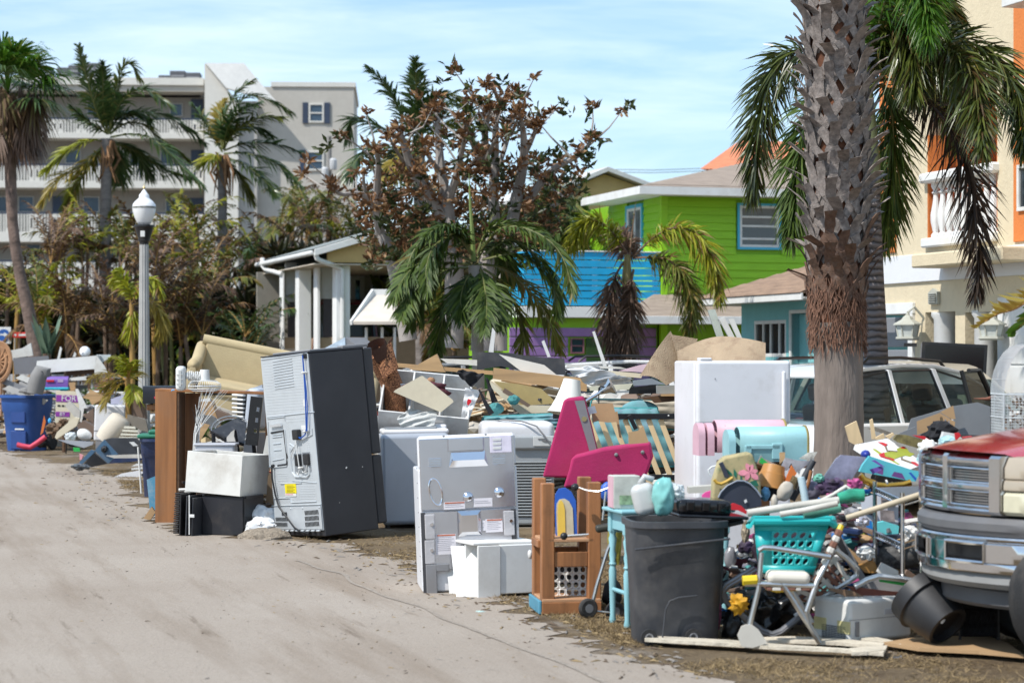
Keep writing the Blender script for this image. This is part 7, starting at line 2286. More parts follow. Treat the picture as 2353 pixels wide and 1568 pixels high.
bar(W_(830,1070),W_(1610,1068),.055,'rail',BLACKM);bar(W_(1600,1050),W_(1690,1280),.045,'rail',BLACKM);bar(W_(-40,1060),W_(300,1062),.055,'rail',BLACKM)
bar(W_(980,1050,-.03),W_(1075,1240,-.03),.04,'brace',BLACKM);bar(W_(1690,1280),W_(1700,2050),.045,'rail',BLACKM);bar(W_(1280,1880),W_(1700,1885),.05,'rail',BLACKM)
for x in(440,600,760,925,1090,1240,1400):bar(W_(x,1105,.03),W_(x+340,1985-0,.03)if x>500 else W_(x+150,1500,.03),.05,'slat',PINE,.012)
for x in(1510,):MB().blob(W_(x,1058,-.02),.008,0).build('bolt',PLASW,t,world=True)
# magenta folding chair
MAG=mat('magenta_fabric',(.36,.016,.095),.9,var=.12,vs=3,bump=.15,bs=80,dirt=.15)
MAGG=mat('grey_webbing',(.17,.17,.18),.8,var=.1)
d=18.2
t=thing('foam_chair','magenta fold-out foam chair lying in two thick wedges','chair',G(1370,d))
o=MB().prism(Q(s6,d,[(105,850),(150,830),(360,800),(385,850),(560,1560),(420,1900),(-180,1880)]),(.02,.34,.0)).build('backrest',MAG,t,world=True)
for ob,w_ in((o,.02),):
    bv=ob.modifiers.new('round','BEVEL');bv.width=w_;bv.segments=3
MB().slab(Q(s6,d-.012,[(250,860),(380,852),(555,1545),(455,1560),(420,1420)]),.01).build('grey_band',MAGG,t,world=True,smooth=0)
MB().lathe([(.022,0),(.018,-.012),(.008,-.014)],14,Matrix.Translation(P(*s6(380,1103),d-.02)-V(G(1370,d)))@rot(x=90)).build('eyelet',mat('brass',(0,0,0)),t)
S_=Q(z4,d-.35,[(300,225),(325,210),(520,160),(825,122),(845,225),(800,355),(245,425),(285,300)])
o=MB().prism(S_,(.03,.38,0)).build('seat',MAG,t,world=True)
bv=o.modifiers.new('round','BEVEL');bv.width=.022;bv.segments=3
for x,y in((600,203),(777,186)):MB().blob(P(*z4(x,y),d-.36),.016,.1).build('button',MAGG,t,world=True)
for r in[('cardboard','cardboard','torn cardboard square with a metal bracket above the bed slats',s6,18.6,[(470,900),(760,890),(830,1140),(700,1150),(560,1130),(490,1150)],CARD,.012),
('metal_bracket','bracket','small galvanised bracket on the torn cardboard square',s6,18.5,[(410,950),(520,925),(550,1020),(440,1040)],STEELG,.01),
('cardboard','cardboard','torn cardboard scrap standing on the magenta seat',s6,17.7,[(970,1280),(1100,1260),(1170,1190),(1240,1420),(975,1440)],CARD,.012),
('cardboard_strip','cardboard','narrow torn cardboard strip beside the torn square',s6,18.7,[(790,1010),(825,1000),(880,1360),(850,1350)],CARD,.01)]:sl(*r)


# --- white refrigerator, mailboxes ---------------------------------------------------------
d=17.5
t=thing('refrigerator','white top-freezer refrigerator standing before the big palm trunk','refrigerator',G(1600,d),rot(z=11))
MB().par((0,.08,.02),(.785,0,0),(0,.6,0),(0,0,1.68),.012).build('cabinet',WHITE,t)
zs_=H+(HY-978)*d/F
for z0,z1 in((.08,zs_-.008),(zs_+.008,1.705)):MB().rbox((.395,.03,(z0+z1)/2),(.79,.085,z1-z0),None,.03,4).build('door',WHITE,t,smooth=50)
MB().rbox((.715,-.05,zs_+.23),(.03,.04,.42),None,.014,3).build('handle',WHITE,t,smooth=50)
MB().rbox((.08,.05,1.715),(.1,.1,.025),None,.01).build('hinge',WHITE,t)
MB().box((.06,-.018,zs_),(.12,.012,.02),None,.003).build('badge',CHROME,t)
MB().box((.07,-.026,zs_),(.05,.006,.012),None,0).build('badge_plate',PLASW,t)
MB().box((.4,.1,.05),(.7,.05,.08)).build('kick_plate',GREYP,t)
MB().blob((.15,-.016,1.56),.004,0).build('screw',BLACKP,t)
PK,TL=mat('pink_paint',(.62,.38,.44),.5,var=.08,dirt=.35,dcol=(.35,.2,.2),ds=6),mat('aqua_paint',(.27,.49,.51),.45,var=.06,dirt=.3,dcol=(.12,.2,.2),ds=16)
def big_mailbox(lab,px0,py0,py1,d,mt,flap,L,rz):
    z0,z1=P(px0,py1,d).z,P(px0,py0,d).z
    t=thing('mailbox',lab,'mailbox',V((G(px0,d).x,d,z0)),rot(z=rz))
    h,wd=z1-z0,.2
    n=12
    pr=[(-wd/2,0)]+[(-wd/2*math.cos(math.pi*i/n),h-wd*.42+wd*.42*math.sin(math.pi*i/n))for i in range(n+1)]+[(wd/2,0)]
    m=MB()
    N=len(pr)
    m.add([(x,*a)for x in(0,L)for a in pr],[(i,(i+1)%N,N+(i+1)%N,N+i)for i in range(N)]+[tuple(range(N,2*N))])
    o=m.build('shell',mt,t,smooth=30)
    sd=o.modifiers.new('thick','SOLIDIFY');sd.thickness=.006
    MB().tube([(L,y*1.02,z+.002)for y,z in pr],.008,5,closed=True).build('rim',mat('gilt',(.4,.3,.1),.5,.6,var=.3),t)
    MB().box((.06,0,h*.45),(.005,wd*.85,h*.8)).build('inside',mat('rust_inside',(.16,.07,.06),.8),t)
    for i,dx in enumerate(flap):
        MB().prism([(-dx,y,z-.02)for y,z in pr],(-.012-.035,0,0)).build('door' if i==0 else 'door_leaf',mt,t)
    return t,h
t,h=big_mailbox('pink mailbox with its door hanging open behind the aqua one',1640,964,1038,15.4,PK,[.02,.085],.50,8)
t,h=big_mailbox('aqua mailbox with its door open on its end',1692,979,1059,15.,TL,[.03],.48,8)
m=MB();m.box((.16,-.105,h*.42),(.24,.015,.03),None,.006);m.box((.055,-.105,h*.36),(.05,.015,.055),None,.006);m.box((.26,-.105,h*.3),(.075,.015,.11),None,.008)
m.build('flag_bracket',TL,t)
t=thing('mailbox_post','wooden post and cross arm carrying the pink and aqua mailboxes','post',G(1750,15.25))
zz_=P(0,1059,15.).z
MB().box((0,0,zz_/2-.03),(.1,.1,zz_-.06),None,.01).build('upright',WOODR,t)
MB().box((0,0,zz_-.03),(.6,.4,.04),None,.008).build('cross_arm',WOODR,t)


# --- redwood stand, cart, aqua table, bin ------------------------------------------------------
d=14.72
k=d/F
t=thing('potting_stand','redwood stand of four stout posts with two slatted shelves','wooden stand',G(1257,d),rot(z=8))
hp_=.885
for x,y,h in((0,0,hp_),(.318,0,hp_+.005),(0,.37,hp_+.015),(.318,.37,hp_+.02)):
    MB().box((x,y,h/2),(.088,.088,h),None,.006).build('post',WOODR,t)
RW2=mat('red_plank',(.46,.25,.13),.65,var=.25,vs=2.5,grain='x',bump=.12,bs=20,dirt=.3)
for i in range(4):MB().box((.159,.01+i*.115,.5),(.31 if i in(0,3)else.4,.108,.022),None,.004).build('shelf_board',RW2,t)
for i in range(3):MB().box((.159,.02+i*.16,.095),(.4,.15,.022),None,.004).build('bottom_board',RW2,t)
for y in(-.015,.385):MB().box((.159,y,.37),(.23,.03,.1),None,.004).build('apron',WOODR,t);MB().box((.159,y-.03*(y<0),.045),(.405,.035,.08),None,.004).build('bottom_rail',WOODR,t)
MB().box((-.055,.18,.05),(.02,.46,.09),None,.004).build('side_rail',mat('blue_stain',(.08,.26,.36),.7,var=.3,dirt=.4),t)
MB().box((-.05,.18,.47),(.02,.3,.05),None,.004).build('side_rail',WOODR,t)
d=14.95
BODB,BODY_=mat('board_blue',(.02,.10,.45),.5,var=.1),mat('board_cream',(.50,.46,.34),.7,var=.25,vs=4,dirt=.4)
def bodyboard(lab,pts,dd,pal=True):
    t=thing('bodyboard',lab,'bodyboard',(P(*z4(pts[0][0],pts[0][1]),dd).x,dd,P(*z4(0,pts[0][1]),dd).z))
    MB().slab(Q(z4,dd,pts),.05).build('rail',BODB,t,world=True)
    c=(sum(p[0]for p in pts)/len(pts),max(p[1]for p in pts))
    inner=[((x-c[0])*.78+c[0]-4,(y-c[1])*.78+c[1])for x,y in pts]
    MB().slab(Q(z4,dd-.006,inner),.02).build('deck',BODY_,t,world=True)
    inner=[((x-c[0])*.34+c[0]-22,(y-c[1])*.74+c[1])for x,y in pts]
    MB().slab(Q(z4,dd-.012,inner),.02).build('stripe',mat('board_yellow',(.72,.50,.08),.6,var=.15),t,world=True)
bodyboard('blue and cream bodyboard with a yellow stripe inside the redwood stand',[(195,745),(188,540),(192,470),(215,432),(260,425),(300,450),(330,510),(340,740)],d)
ball('blue_tub','tub','blue plastic rim poking up behind the redwood stand',z4,15.3,(545,450),(19,23,10),BODB,.05)
ball('olive_sack','sack','olive yellow sack between the stand and the aqua table',z4,15.1,(590,760),(17,62,14),mat('olive_yellow',(.33,.30,.05),.8,var=.25,vs=6,bump=.3),.2,2,3)
ball('black_sack','sack','dark sack behind the folded trolley wheel',z4,15.0,(575,1130),(20,38,14),mat('dark_sack',(.03,.032,.035),.7,var=.3),.25,2,4)
t=thing('laundry_basket','white perforated laundry basket inside the redwood stand','basket',(P(*z4(275,1040),14.95).x,14.95,.13))
m=MB();perf(m,[P(*z4(*p),14.9)-t.location for p in((170,1150),(400,1150),(400,945),(170,945))],5,4,.34,.36)
o=m.build('front',PLASW,t,recalc=False);o.modifiers.new('t','SOLIDIFY').thickness=.004
MB().box((0,.16,.14),(.2,.2,.2),None).build('contents',BLK,t)
d=14.5
t=thing('folding_trolley','folded grey luggage trolley with black wheels beside the redwood stand','trolley',G(1355,d))
q=lambda x,y,dd=0.:P(*z4(x,y),d+dd)-t.location
for x,y,dd in((412,1230,-.05),(590,1250,.1)):
    M_=Matrix.Translation(q(x,y,dd))@rot(z=25)@rot(x=90)
    MB().lathe([(.015,-.018),(.055,-.02),(.066,-.012),(.066,.012),(.055,.02),(.015,.018)],20,M_).build('wheel',RUBBER,t)
    MB().lathe([(.02,-.022),(.03,-.02),(.03,.02)],12,M_).build('hub',GREYP,t)
m=MB();m.tube([q(430,1240),q(470,1080),q(540,850),q(575,770)],.013,8);m.tube([q(430,1245),q(570,1260)],.008,6)
m.tube([q(345,420,.1),q(400,440,.05),q(480,450),q(560,420)],.005,6);m.tube([q(530,450),q(510,640)],.008,6);m.tube([q(270,745,-.02),q(415,735,-.02)],.007,6)
m.build('tubes',ALU,t,kind='stuff')
MB().blob(q(250,747,-.02),.025,.05).build('knob',BLACKP,t);MB().blob(q(325,420,.1),.026,.1).build('knob',BLACKP,t)
MB().rbox(q(530,690),(.14,.1,.05),rot(y=-8),.02).build('tray',mat('olive_black',(.03,.03,.022),.5),t)
AQ=mat('aqua_furniture',(.24,.48,.53),.5,var=.05,dirt=.25)
d=13.96
t=thing('console_table','pale aqua side table with turned legs behind the grey bin','table',G(1441,d),rot(z=15))
LEG=[(.02,0),(.024,.02),(.017,.05),(.022,.2),(.026,.34),(.018,.37),(.026,.385),(.018,.4),(.024,.45),(.018,.48),(.028,.55),(.02,.575),(.028,.6)]
lm=MB().lathe(LEG,12).mesh('leg',AQ)
for x,y in((0,0),(0,.31),(.665,0),(.665,.31)):
    o=bpy.data.objects.new('leg',lm);C.objects.link(o);o.parent=t;o.location=(x,y,0)
    MB().box((x,y,.66),(.052,.052,.13),None,.004).build('leg_block',AQ,t)
for p,s_ in(((.33,0,.66),(.62,.02,.14)),((.33,.31,.66),(.62,.02,.14)),((0,.155,.67),(.02,.26,.11)),((.665,.155,.67),(.02,.26,.11))):MB().box(p,s_,None,.003).build('apron',AQ,t)
MB().rbox((.33,.155,.745),(.78,.42,.025),None,.01).build('table_top',AQ,t)
MB().tube([(0,0,.22),(0,.31,.22)],.014,8).build('stretcher',AQ,t)
MB().box((.615,.1,.52),(.16,.02,.18),None,.004).build('side_panel',AQ,t)
d=13.4
t=thing('trash_bin','dark grey wheeled trash bin overflowing beside the aqua table','bin',G(1548,d),rot(z=6))
binbody(t,.505,.575,.745,CHAR,.56)
m=MB();m.tube([V((.29*sx,-.30+.01,.612+.03*sx))for sx in np.linspace(-1,1,9)],.008,6);m.build('moulded_band',CHAR,t)
m=MB();m.tube([(-.12,-.268,.03),(-.10,-.274,.22),(-.075,-.278,.27),(-.02,-.28,.29),(.09,-.28,.3)],.006,6);m.build('moulded_arch',CHAR,t)
m=MB();m.rbox((.35,.1,.71),(.16,.3,.03),rot(y=-12),.012);m.rbox((.32,.1,.665),(.07,.08,.09),None,.015);m.build('handle',CHAR,t)
MB().box((.275,-.1,.4),(.02,.02,.34),rot(y=3)).build('side_rib',CHAR,t)
for x in(.07,-.2):
    M_=Matrix.Translation((x,-.26,.05))@rot(x=90)
    MB().lathe([(.01,-.015),(.045,-.018),(.05,-.01),(.05,.02)],18,M_).build('wheel',RUBBER,t)
    MB().lathe([(.012,.018),(.024,.024),(.026,.02)],12,M_).build('hub',GREYP,t)
d=13.4
k=d/F
one('jug','cloudy white plastic jug sticking out of the grey bin','bottle',MB().rbox(P(*z4(790,500),13.4),(.15,.11,.2),rot(y=-14),.05,4).tube([P(*z4(760,400),13.4),P(*z4(790,350),13.4),P(*z4(850,370),13.4)],.02,8),mat('cloudy',(.58,.59,.58),.3,var=.15,trans=.15),smooth=60)
one('teal_bag','crumpled teal plastic bag beside the cloudy jug in the bin','plastic bag',MB().blob(P(*z4(915,480),13.3),(.07,.065,.115),.13,1.7,3,4),mat('teal_film',(.20,.48,.45),.25,var=.15,vs=8),smooth=50)
crump('clear_bag','plastic bag','clear bag behind the teal bag in the bin',z4,13.5,(990,450),24,BAGC,5,.4)
t=thing('food_tray','glossy black plastic tray upturned on the grey bin','tray',P(*z4(1170,575),13.35),rot(y=3)@rot(z=12))
GLB=mat('gloss_black',(.008,.008,.01),.12,var=.2)
MB().rbox((0,.05,.02),(.34,.28,.1),None,.03,3).build('tray',GLB,t);MB().rbox((.05,.05,-.03),(.44,.34,.02),None,.008).build('lip',GLB,t)
for i in range(3):MB().rbox((-.1+.1*i,-.1,.03),(.05,.02,.06),None,.008).build('rib',GLB,t)
t=thing('magazine_box','pale pink and white printed box on the aqua table','box',P(1440,1169,14.05),rot(z=10))
MB().box((0,.08,.11),(.175,.16,.21),None,.003).build('carton',mat('printed_pale',(.52,.52,.46),.5,var=.25,vs=9),t);MB().box((-.089,.08,.11),(.006,.15,.2),None,0).build('pink_side',PK,t)
MB().box((.0,-.005,.06),(.1,.004,.06),None,0).build('picture',mat('green_print',(.25,.35,.2),.5,var=.5,vs=30),t)


# ------------------------------------------------------------------ right-hand pile
heap('tangle of clothes papers and household odds and ends on the verge',(1650,2130),(13.75,15.6),lambda px:.42+.5*max(0,1-abs(px-1950)/300),1100,77,[BLK,BLK,PLASW,NAVY,DBR,GREYP,mat('maroon_cloth',(0,0,0)),GREYB,TAUPE,CARD,FABW,mat('lilac_cloth',(.2,.19,.25),.9),STEELB,mat('teal_knit',(0,0,0)),mat('leaflet',(.5,.48,.42),.6,var=.6,vs=30),mat('magenta_mix',(.35,.06,.18),.7,var=.8,vs=18),mat('blue_cloth',(.01,.17,.50),.8)],.2,1.25)
d=13.9
t=thing('backpack','tan flowered backpack with a pink lily and a navy front pocket','backpack',(P(*s7(600,1200),d).x,d,P(*s7(600,1215),d).z))
m=MB().slab(Q(s7,d,[(180,1080),(200,750),(300,430),(400,320),(850,235),(915,290),(1000,560),(1050,820),(1060,1200),(850,1260),(300,1210)]),.16)
o=m.build('body',mat('tan_floral',(.40,.33,.17),.8,var=.2,vs=6,dirt=.9,dcol=(.015,.10,.06),ds=11),t,world=True)
bv=o.modifiers.new('r','BEVEL');bv.width=.02;bv.segments=3
POC=mat('navy_pocket',(.035,.04,.06),.5,var=.3,vs=3)
o=MB().slab(Q(s7,d-.03,[(290,1040),(340,940),(450,830),(620,745),(740,745),(860,800),(970,910),(1055,1030),(1060,1190),(800,1250),(350,1200)]),.05).build('pocket',POC,t,world=True)
MB().tube(Q(s7,d-.04,[(290,1040),(340,940),(450,830),(620,745),(740,745),(860,800),(970,910),(1055,1030)]),.006,6).build('zip',mat('zip_grey',(.25,.28,.34),.4),t,world=True)
MB().slab(Q(s7,d-.045,[(745,1095),(790,1070),(805,1120),(765,1145)]),.004).build('tag',PLASW,t,world=True,smooth=0)
LIL=mat('lily_pink',(.72,.26,.32),.6,var=.25,vs=12)
cx_,cy_=850,590
for px,py in((790,430),(905,450),(995,560),(1005,720),(775,735),(640,610)):
    dx,dy=px-cx_,py-cy_
    nx,ny=-dy*.26,dx*.26
    MB().slab(Q(s7,d-.006,[(cx_,cy_),(cx_+dx*.45+nx,cy_+dy*.45+ny),(cx_+dx*.8+nx*.8,cy_+dy*.8+ny*.8),(px,py),(cx_+dx*.8-nx*.8,cy_+dy*.8-ny*.8),(cx_+dx*.45-nx,cy_+dy*.45-ny)]),.004).build('petal',LIL,t,world=True,smooth=0)
LFG=mat('print_green',(.01,.14,.085),.7,var=.3)
for q_ in([(430,520),(520,600),(560,690),(470,620)],[(570,530),(620,600),(610,700),(560,640)],[(680,640),(720,700),(680,740)],[(850,760),(960,730),(1010,830),(900,840)],[(870,860),(990,860),(960,930)]):
    MB().slab(Q(s7,d-.005,q_),.003).build('printed_leaf',LFG,t,world=True,smooth=0)
MB().tube(Q(s7,d-.04,[(215,720),(260,780),(340,800),(430,760),(550,685)]),.012,6).build('strap',mat('ochre_strap',(.5,.3,.04),.6),t,world=True)
MB().tube(Q(s7,d-.03,[(330,420),(380,520),(440,680)]),.016,6).build('dark_trim',POC,t,world=True)
for r in[('red_ribbon','ribbon','shiny red ribbon looped below the navy pocket',s7,13.7,[(450,1190),(560,1140),(700,1190),(800,1290),(790,1340),(640,1270),(510,1260)],RED,.02),
('pink_scrap','scrap','hot pink plastic scrap left of the backpack',s7,14.2,[(0,1000),(60,950),(180,910),(175,1060),(0,1050)],mat('hot_pink',(.75,.08,.3),.5),.03),
('shelf_tray','tray','beige tray edge behind the bin',s7,14.9,[(-240,860),(190,830),(190,950),(-240,970)],mat('beige_tray',(.5,.48,.42),.5),.15),
('framed_picture','frame','silver framed green picture under the aqua mailbox',s7,14.4,[(975,440),(1050,275),(1080,340),(1380,470),(1250,490),(1180,520)],CHROME,.02),
('green_glass','frame','green glass of the silver frame',s7,14.38,[(1020,420),(1065,330),(1230,470),(1190,490)],GREEN,.01),
('wood_ruler','ruler','short wooden block with holes before the aqua mailbox',s7,14.6,[(1385,240),(1480,235),(1480,360),(1390,440)],WOODT,.02),
('foil_bag','foil bag','crumpled silver foil pouch draped over the pile',s7,14.3,[(1370,570),(1490,330),(1700,380),(1960,390),(1800,520),(1680,600),(1590,430),(1520,560)],mat('foil',(.5,.48,.52),.25,.6,var=.3,vs=20),.02),
('leaflet','paper','colour printed leaflet above the silver foil pouch',s7,14.5,[(1730,350),(1900,240),(2060,230),(1960,390)],mat('leaflet',(.5,.48,.42),.6,var=.6,vs=30),.01),
('orange_grip','handle','flat orange plastic handle below the foil pouch',s7,14.1,[(1480,750),(1600,470),(1690,610),(1560,800)],ORANG,.03),
('disc_case','case','glossy printed disc case propped up in the pile',s8,14.3,[(60,1130),(300,770),(390,700),(840,740),(580,1140)],mat('disc_case',(.26,.27,.38),.12,var=.6,vs=5,spec=.8),.025),
('canvas_board','painting','abstract aqua and purple striped canvas below the frog painting',s8,14.4,[(720,1000),(780,880),(900,720),(1700,980),(1810,1000),(1720,1180)],mat('aqua_paint_canvas',(.10,.48,.55),.5,var=.1),.06),
('photo_sheet','photo','sheet of printed portrait photos behind the wire rack',z6,14.0,[(540,790),(640,760),(700,775),(830,800),(830,990),(560,950)],mat('photo_paper',(.60,.60,.64),.4,var=.06),.006),
('blue_cloth','cloth','bright blue cloth spilling under the wire rack',z6,13.9,[(500,1010),(620,960),(780,1090),(760,1150),(700,1190),(560,1050)],mat('blue_cloth',(.01,.17,.50),.8),.05),
('turquoise_cloth','cloth','turquoise cloth on the wire rack shelf',z6,13.8,[(640,980),(720,965),(835,1000),(830,1060),(650,1070)],mat('turq_cloth',(.12,.52,.55),.8),.06),
('floral_cloth','cloth','dark purple flowered cloth right of the teal basket',z6,14.0,[(390,1040),(480,990),(620,1080),(690,1180),(560,1210),(400,1140)],mat('purple_floral',(.16,.05,.10),.8,var=.9,vs=9,dirt=.6,dcol=(.05,.1,.13),ds=9),.08),
('yellow_cloth','cloth','lime yellow cloth corner beside the wire rack',z6,13.9,[(530,1050),(570,1040),(640,1100),(610,1140)],mat('lime_cloth',(.45,.48,.08),.8),.03),
('paper_tray','tray','white crushed food tray under the wire rack',z8,13.5,[(880,450),(930,360),(1090,440),(1090,510),(900,490)],PLASW,.05),
('gold_carton','carton','gold brown paper carton among white scraps',z8,13.6,[(690,390),(850,350),(900,460),(760,460)],mat('gold_card',(.40,.20,.05),.5,var=.3),.08),
('brown_wrap','paper','torn brown wrapping paper above the gold carton',z8,13.7,[(560,190),(700,290),(880,230),(790,340),(700,380)],CARD,.03),
('copper_sheet','board','rust red board lying over the white air conditioner',z8,13.35,[(580,600),(860,630),(1130,660),(1080,760),(900,770),(640,650)],mat('rust_board',(.22,.06,.035),.5,var=.3,vs=3),.03),
('tan_board','board','brown tan board below the rust red board',z8,13.3,[(350,610),(620,635),(890,770),(700,760)],mat('tan_brown',(.22,.13,.075),.6),.02),
('grey_sheet','board','grey metal sheet leaning by the folded lawn chair',z8,13.6,[(440,180),(520,100),(760,500),(730,570)],GREYP,.02),
('black_board','board','thin black board edge by the folded lawn chair',z8,13.55,[(470,170),(510,90),(590,270),(560,300)],BLACKP,.02),
('toy_box','box','shallow grey box full of white scraps behind the rust red board',z8,13.5,[(700,590),(880,530),(1200,570),(1180,650),(820,640)],GREYP,.1),
('wood_block','wood','upright pine block leaning on the big palm trunk',s8,15.6,[(468,195),(668,95),(785,480),(640,520),(545,470)],PINE,.04),
('wood_block','wood','narrow pine stick standing behind the frog painting',s8,15.6,[(912,80),(955,55),(1020,420),(950,420)],PINE,.04),
('wood_block','wood','low pine block behind the frog painting',s8,15.5,[(1015,390),(1155,315),(1175,410),(1020,430)],PINE,.04),
('wood_block','wood','slanting pine block against the grey tote',s8,15.5,[(1185,375),(1320,305),(1345,340),(1250,420)],PINE,.04),
('grey_rail','rail','thin brown rail behind the pine sticks',s8,15.9,[(870,230),(1010,205),(1310,310),(1230,345)],TAUPE,.03),
('pizza_tray','tray','oval tray of dried brown food above the frog painting',s8,15.0,[(1330,420),(1390,340),(1560,345),(1900,440),(1800,590),(1420,480)],mat('mossy_tray',(.16,.13,.05),.8,var=.7,vs=14),.06),
('red_wrap','wrapper','red plastic wrapper beside the oval tray',s8,15.1,[(1670,350),(1880,365),(2060,490),(1900,440)],RED,.04),
('styro_box','carton','crumpled white and red drink carton above the truck hood',z6,15.2,[(1150,370),(1180,280),(1270,295),(1320,330),(1280,380)],PLASW,.08),
('red_band','carton','red band round the crumpled drink carton',z6,15.15,[(1262,290),(1295,285),(1310,310),(1270,350)],RED,.02),
('red_label','carton','small red labelled can near the truck hood',z6,15.3,[(1325,320),(1395,312),(1395,345),(1330,348)],mat('red_white',(.55,.05,.06),.4,var=.5,vs=40),.05)]:sl(*r)
for i,(x,y,r_,mt,lab)in enumerate([(905,640,22,FABW,'white gathered cloth with teal stripes next to the truck grille'),(1010,500,17,mat('aqua_film',(.35,.55,.58),.3,var=.3,vs=9),'aqua crumpled film next to the truck grille')]):
    crump('crumpled_cloth','cloth',lab,z6,14.8,(1060-i*30,400+i*70),r_,mt,i,.5)
crump('water_bag','plastic bag','clear aqua plastic bag above the truck hood edge',z6,15.1,(1205,360),20,mat('aqua_film',(0,0,0)),4,.3)
crump('black_garment','cloth','black garment hanging out of the cardboard carton',z6,15.5,(1160,290),34,BLK,6,.35)
crump('foil_ball','foil','crumpled silver foil ball beside the teal basket',z6,13.6,(555,970),16,mat('foil',(0,0,0)),2,.5)
crump('tissue','paper','crumpled white tissue above the gold carton',z8,13.6,(760,260),20,PLASW,8,.5)
crump('net_bag','bag','white net bag in the wire rack',z6,13.7,(920,1060),24,FABW,9,.4)
crump('green_net','net','bundle of pale green netting',s7,14.2,(2080,700),13,mat('green_net',(.12,.35,.27),.8,var=.3),2,.4)
ball('shoe','shoe','beige and black slipper in the middle of the pile',s7,14.0,(1480,930),(17,24,14),mat('beige_sole',(.48,.43,.36),.8),.12,1.5,3,rz=rot(y=25))
ball('shoe','shoe','pale beige slipper toe beside the black one',s7,13.9,(1290,1120),(8,17,10),mat('beige_sole',(0,0,0)),.1)
ball('black_shoe','shoe','black rubber shoe under the ribbed orange pot',s7,14.1,(1270,880),(24,28,14),BLK,.2,2,3)
ball('blue_roll','cloth','blue and white rolled cloth beside the backpack',s7,14.0,(1130,980),(11,16,12),mat('blue_white',(.08,.22,.36),.7,var=.8,vs=14),.15)
ball('grey_shirt','cloth','lilac grey shirt under the pale blue stick',s7,14.4,(1960,900),(24,22,14),mat('lilac_cloth',(.20,.19,.25),.9),.25,2,4)
ball('dark_toys','cloth','dark purple cloth with beads below the disc case',s8,14.2,(200,1270),(30,18,14),mat('dark_purple',(.05,.03,.07),.7,var=.9,vs=16),.3,3,5)
ball('pink_petal','cloth','magenta and pink cloth scraps by the wire rack',s8,14.1,(640,1240),(16,13,10),mat('magenta_mix',(.35,.06,.18),.7,var=.8,vs=18),.4,3,6)
ball('blue_bat','toy bat','blue rounded bat end by the frog painting',s8,14.5,(830,690),(11,10,18),mat('royal_blue',(.015,.03,.25),.4),.02)
ball('yellow_flower','artificial flower','big yellow artificial flower near the bin foot',z7,13.25,(650,770),(21,19,12),mat('flower_yellow',(.55,.28,.01),.7,var=.3,vs=9),.5,2.4,8)
ball('black_bag','trash bag','shiny black trash bag under the lawn chair',z7,13.6,(1020,800),(55,48,40),mat('bag_black',(.012,.012,.013),.22,var=.3),.3,2.6,3,4)
ball('black_hose','hose','coil of dark hose at the bin foot',z7,13.5,(600,1010),(22,36,20),BLACKP,.3,2,9)
ball('pink_cloth','cloth','strip of pink beaded cloth behind the bin',z7,13.7,(460,860),(6,38,8),mat('pink_beads',(.45,.1,.18),.7,var=.6,vs=30),.2)
ball('beads','beads','jumbled bead necklaces between the bin and teal basket',z5,13.9,(555,950),(9,30,10),mat('bead_mix',(.30,.25,.18),.4,var=.9,vs=30),.4,4,3)
ball('plum_cloth','cloth','deep plum cloth left of the teal basket',z5,13.9,(560,1050),(18,14,12),mat('dark_purple',(0,0,0)),.3,2,7)
ball('grey_jar','jar','dull glass jar behind the aqua table leg',z5,14.0,(440,1130),(14,26,12),mat('jar_grey',(.22,.22,.24),.2,var=.4),.1)
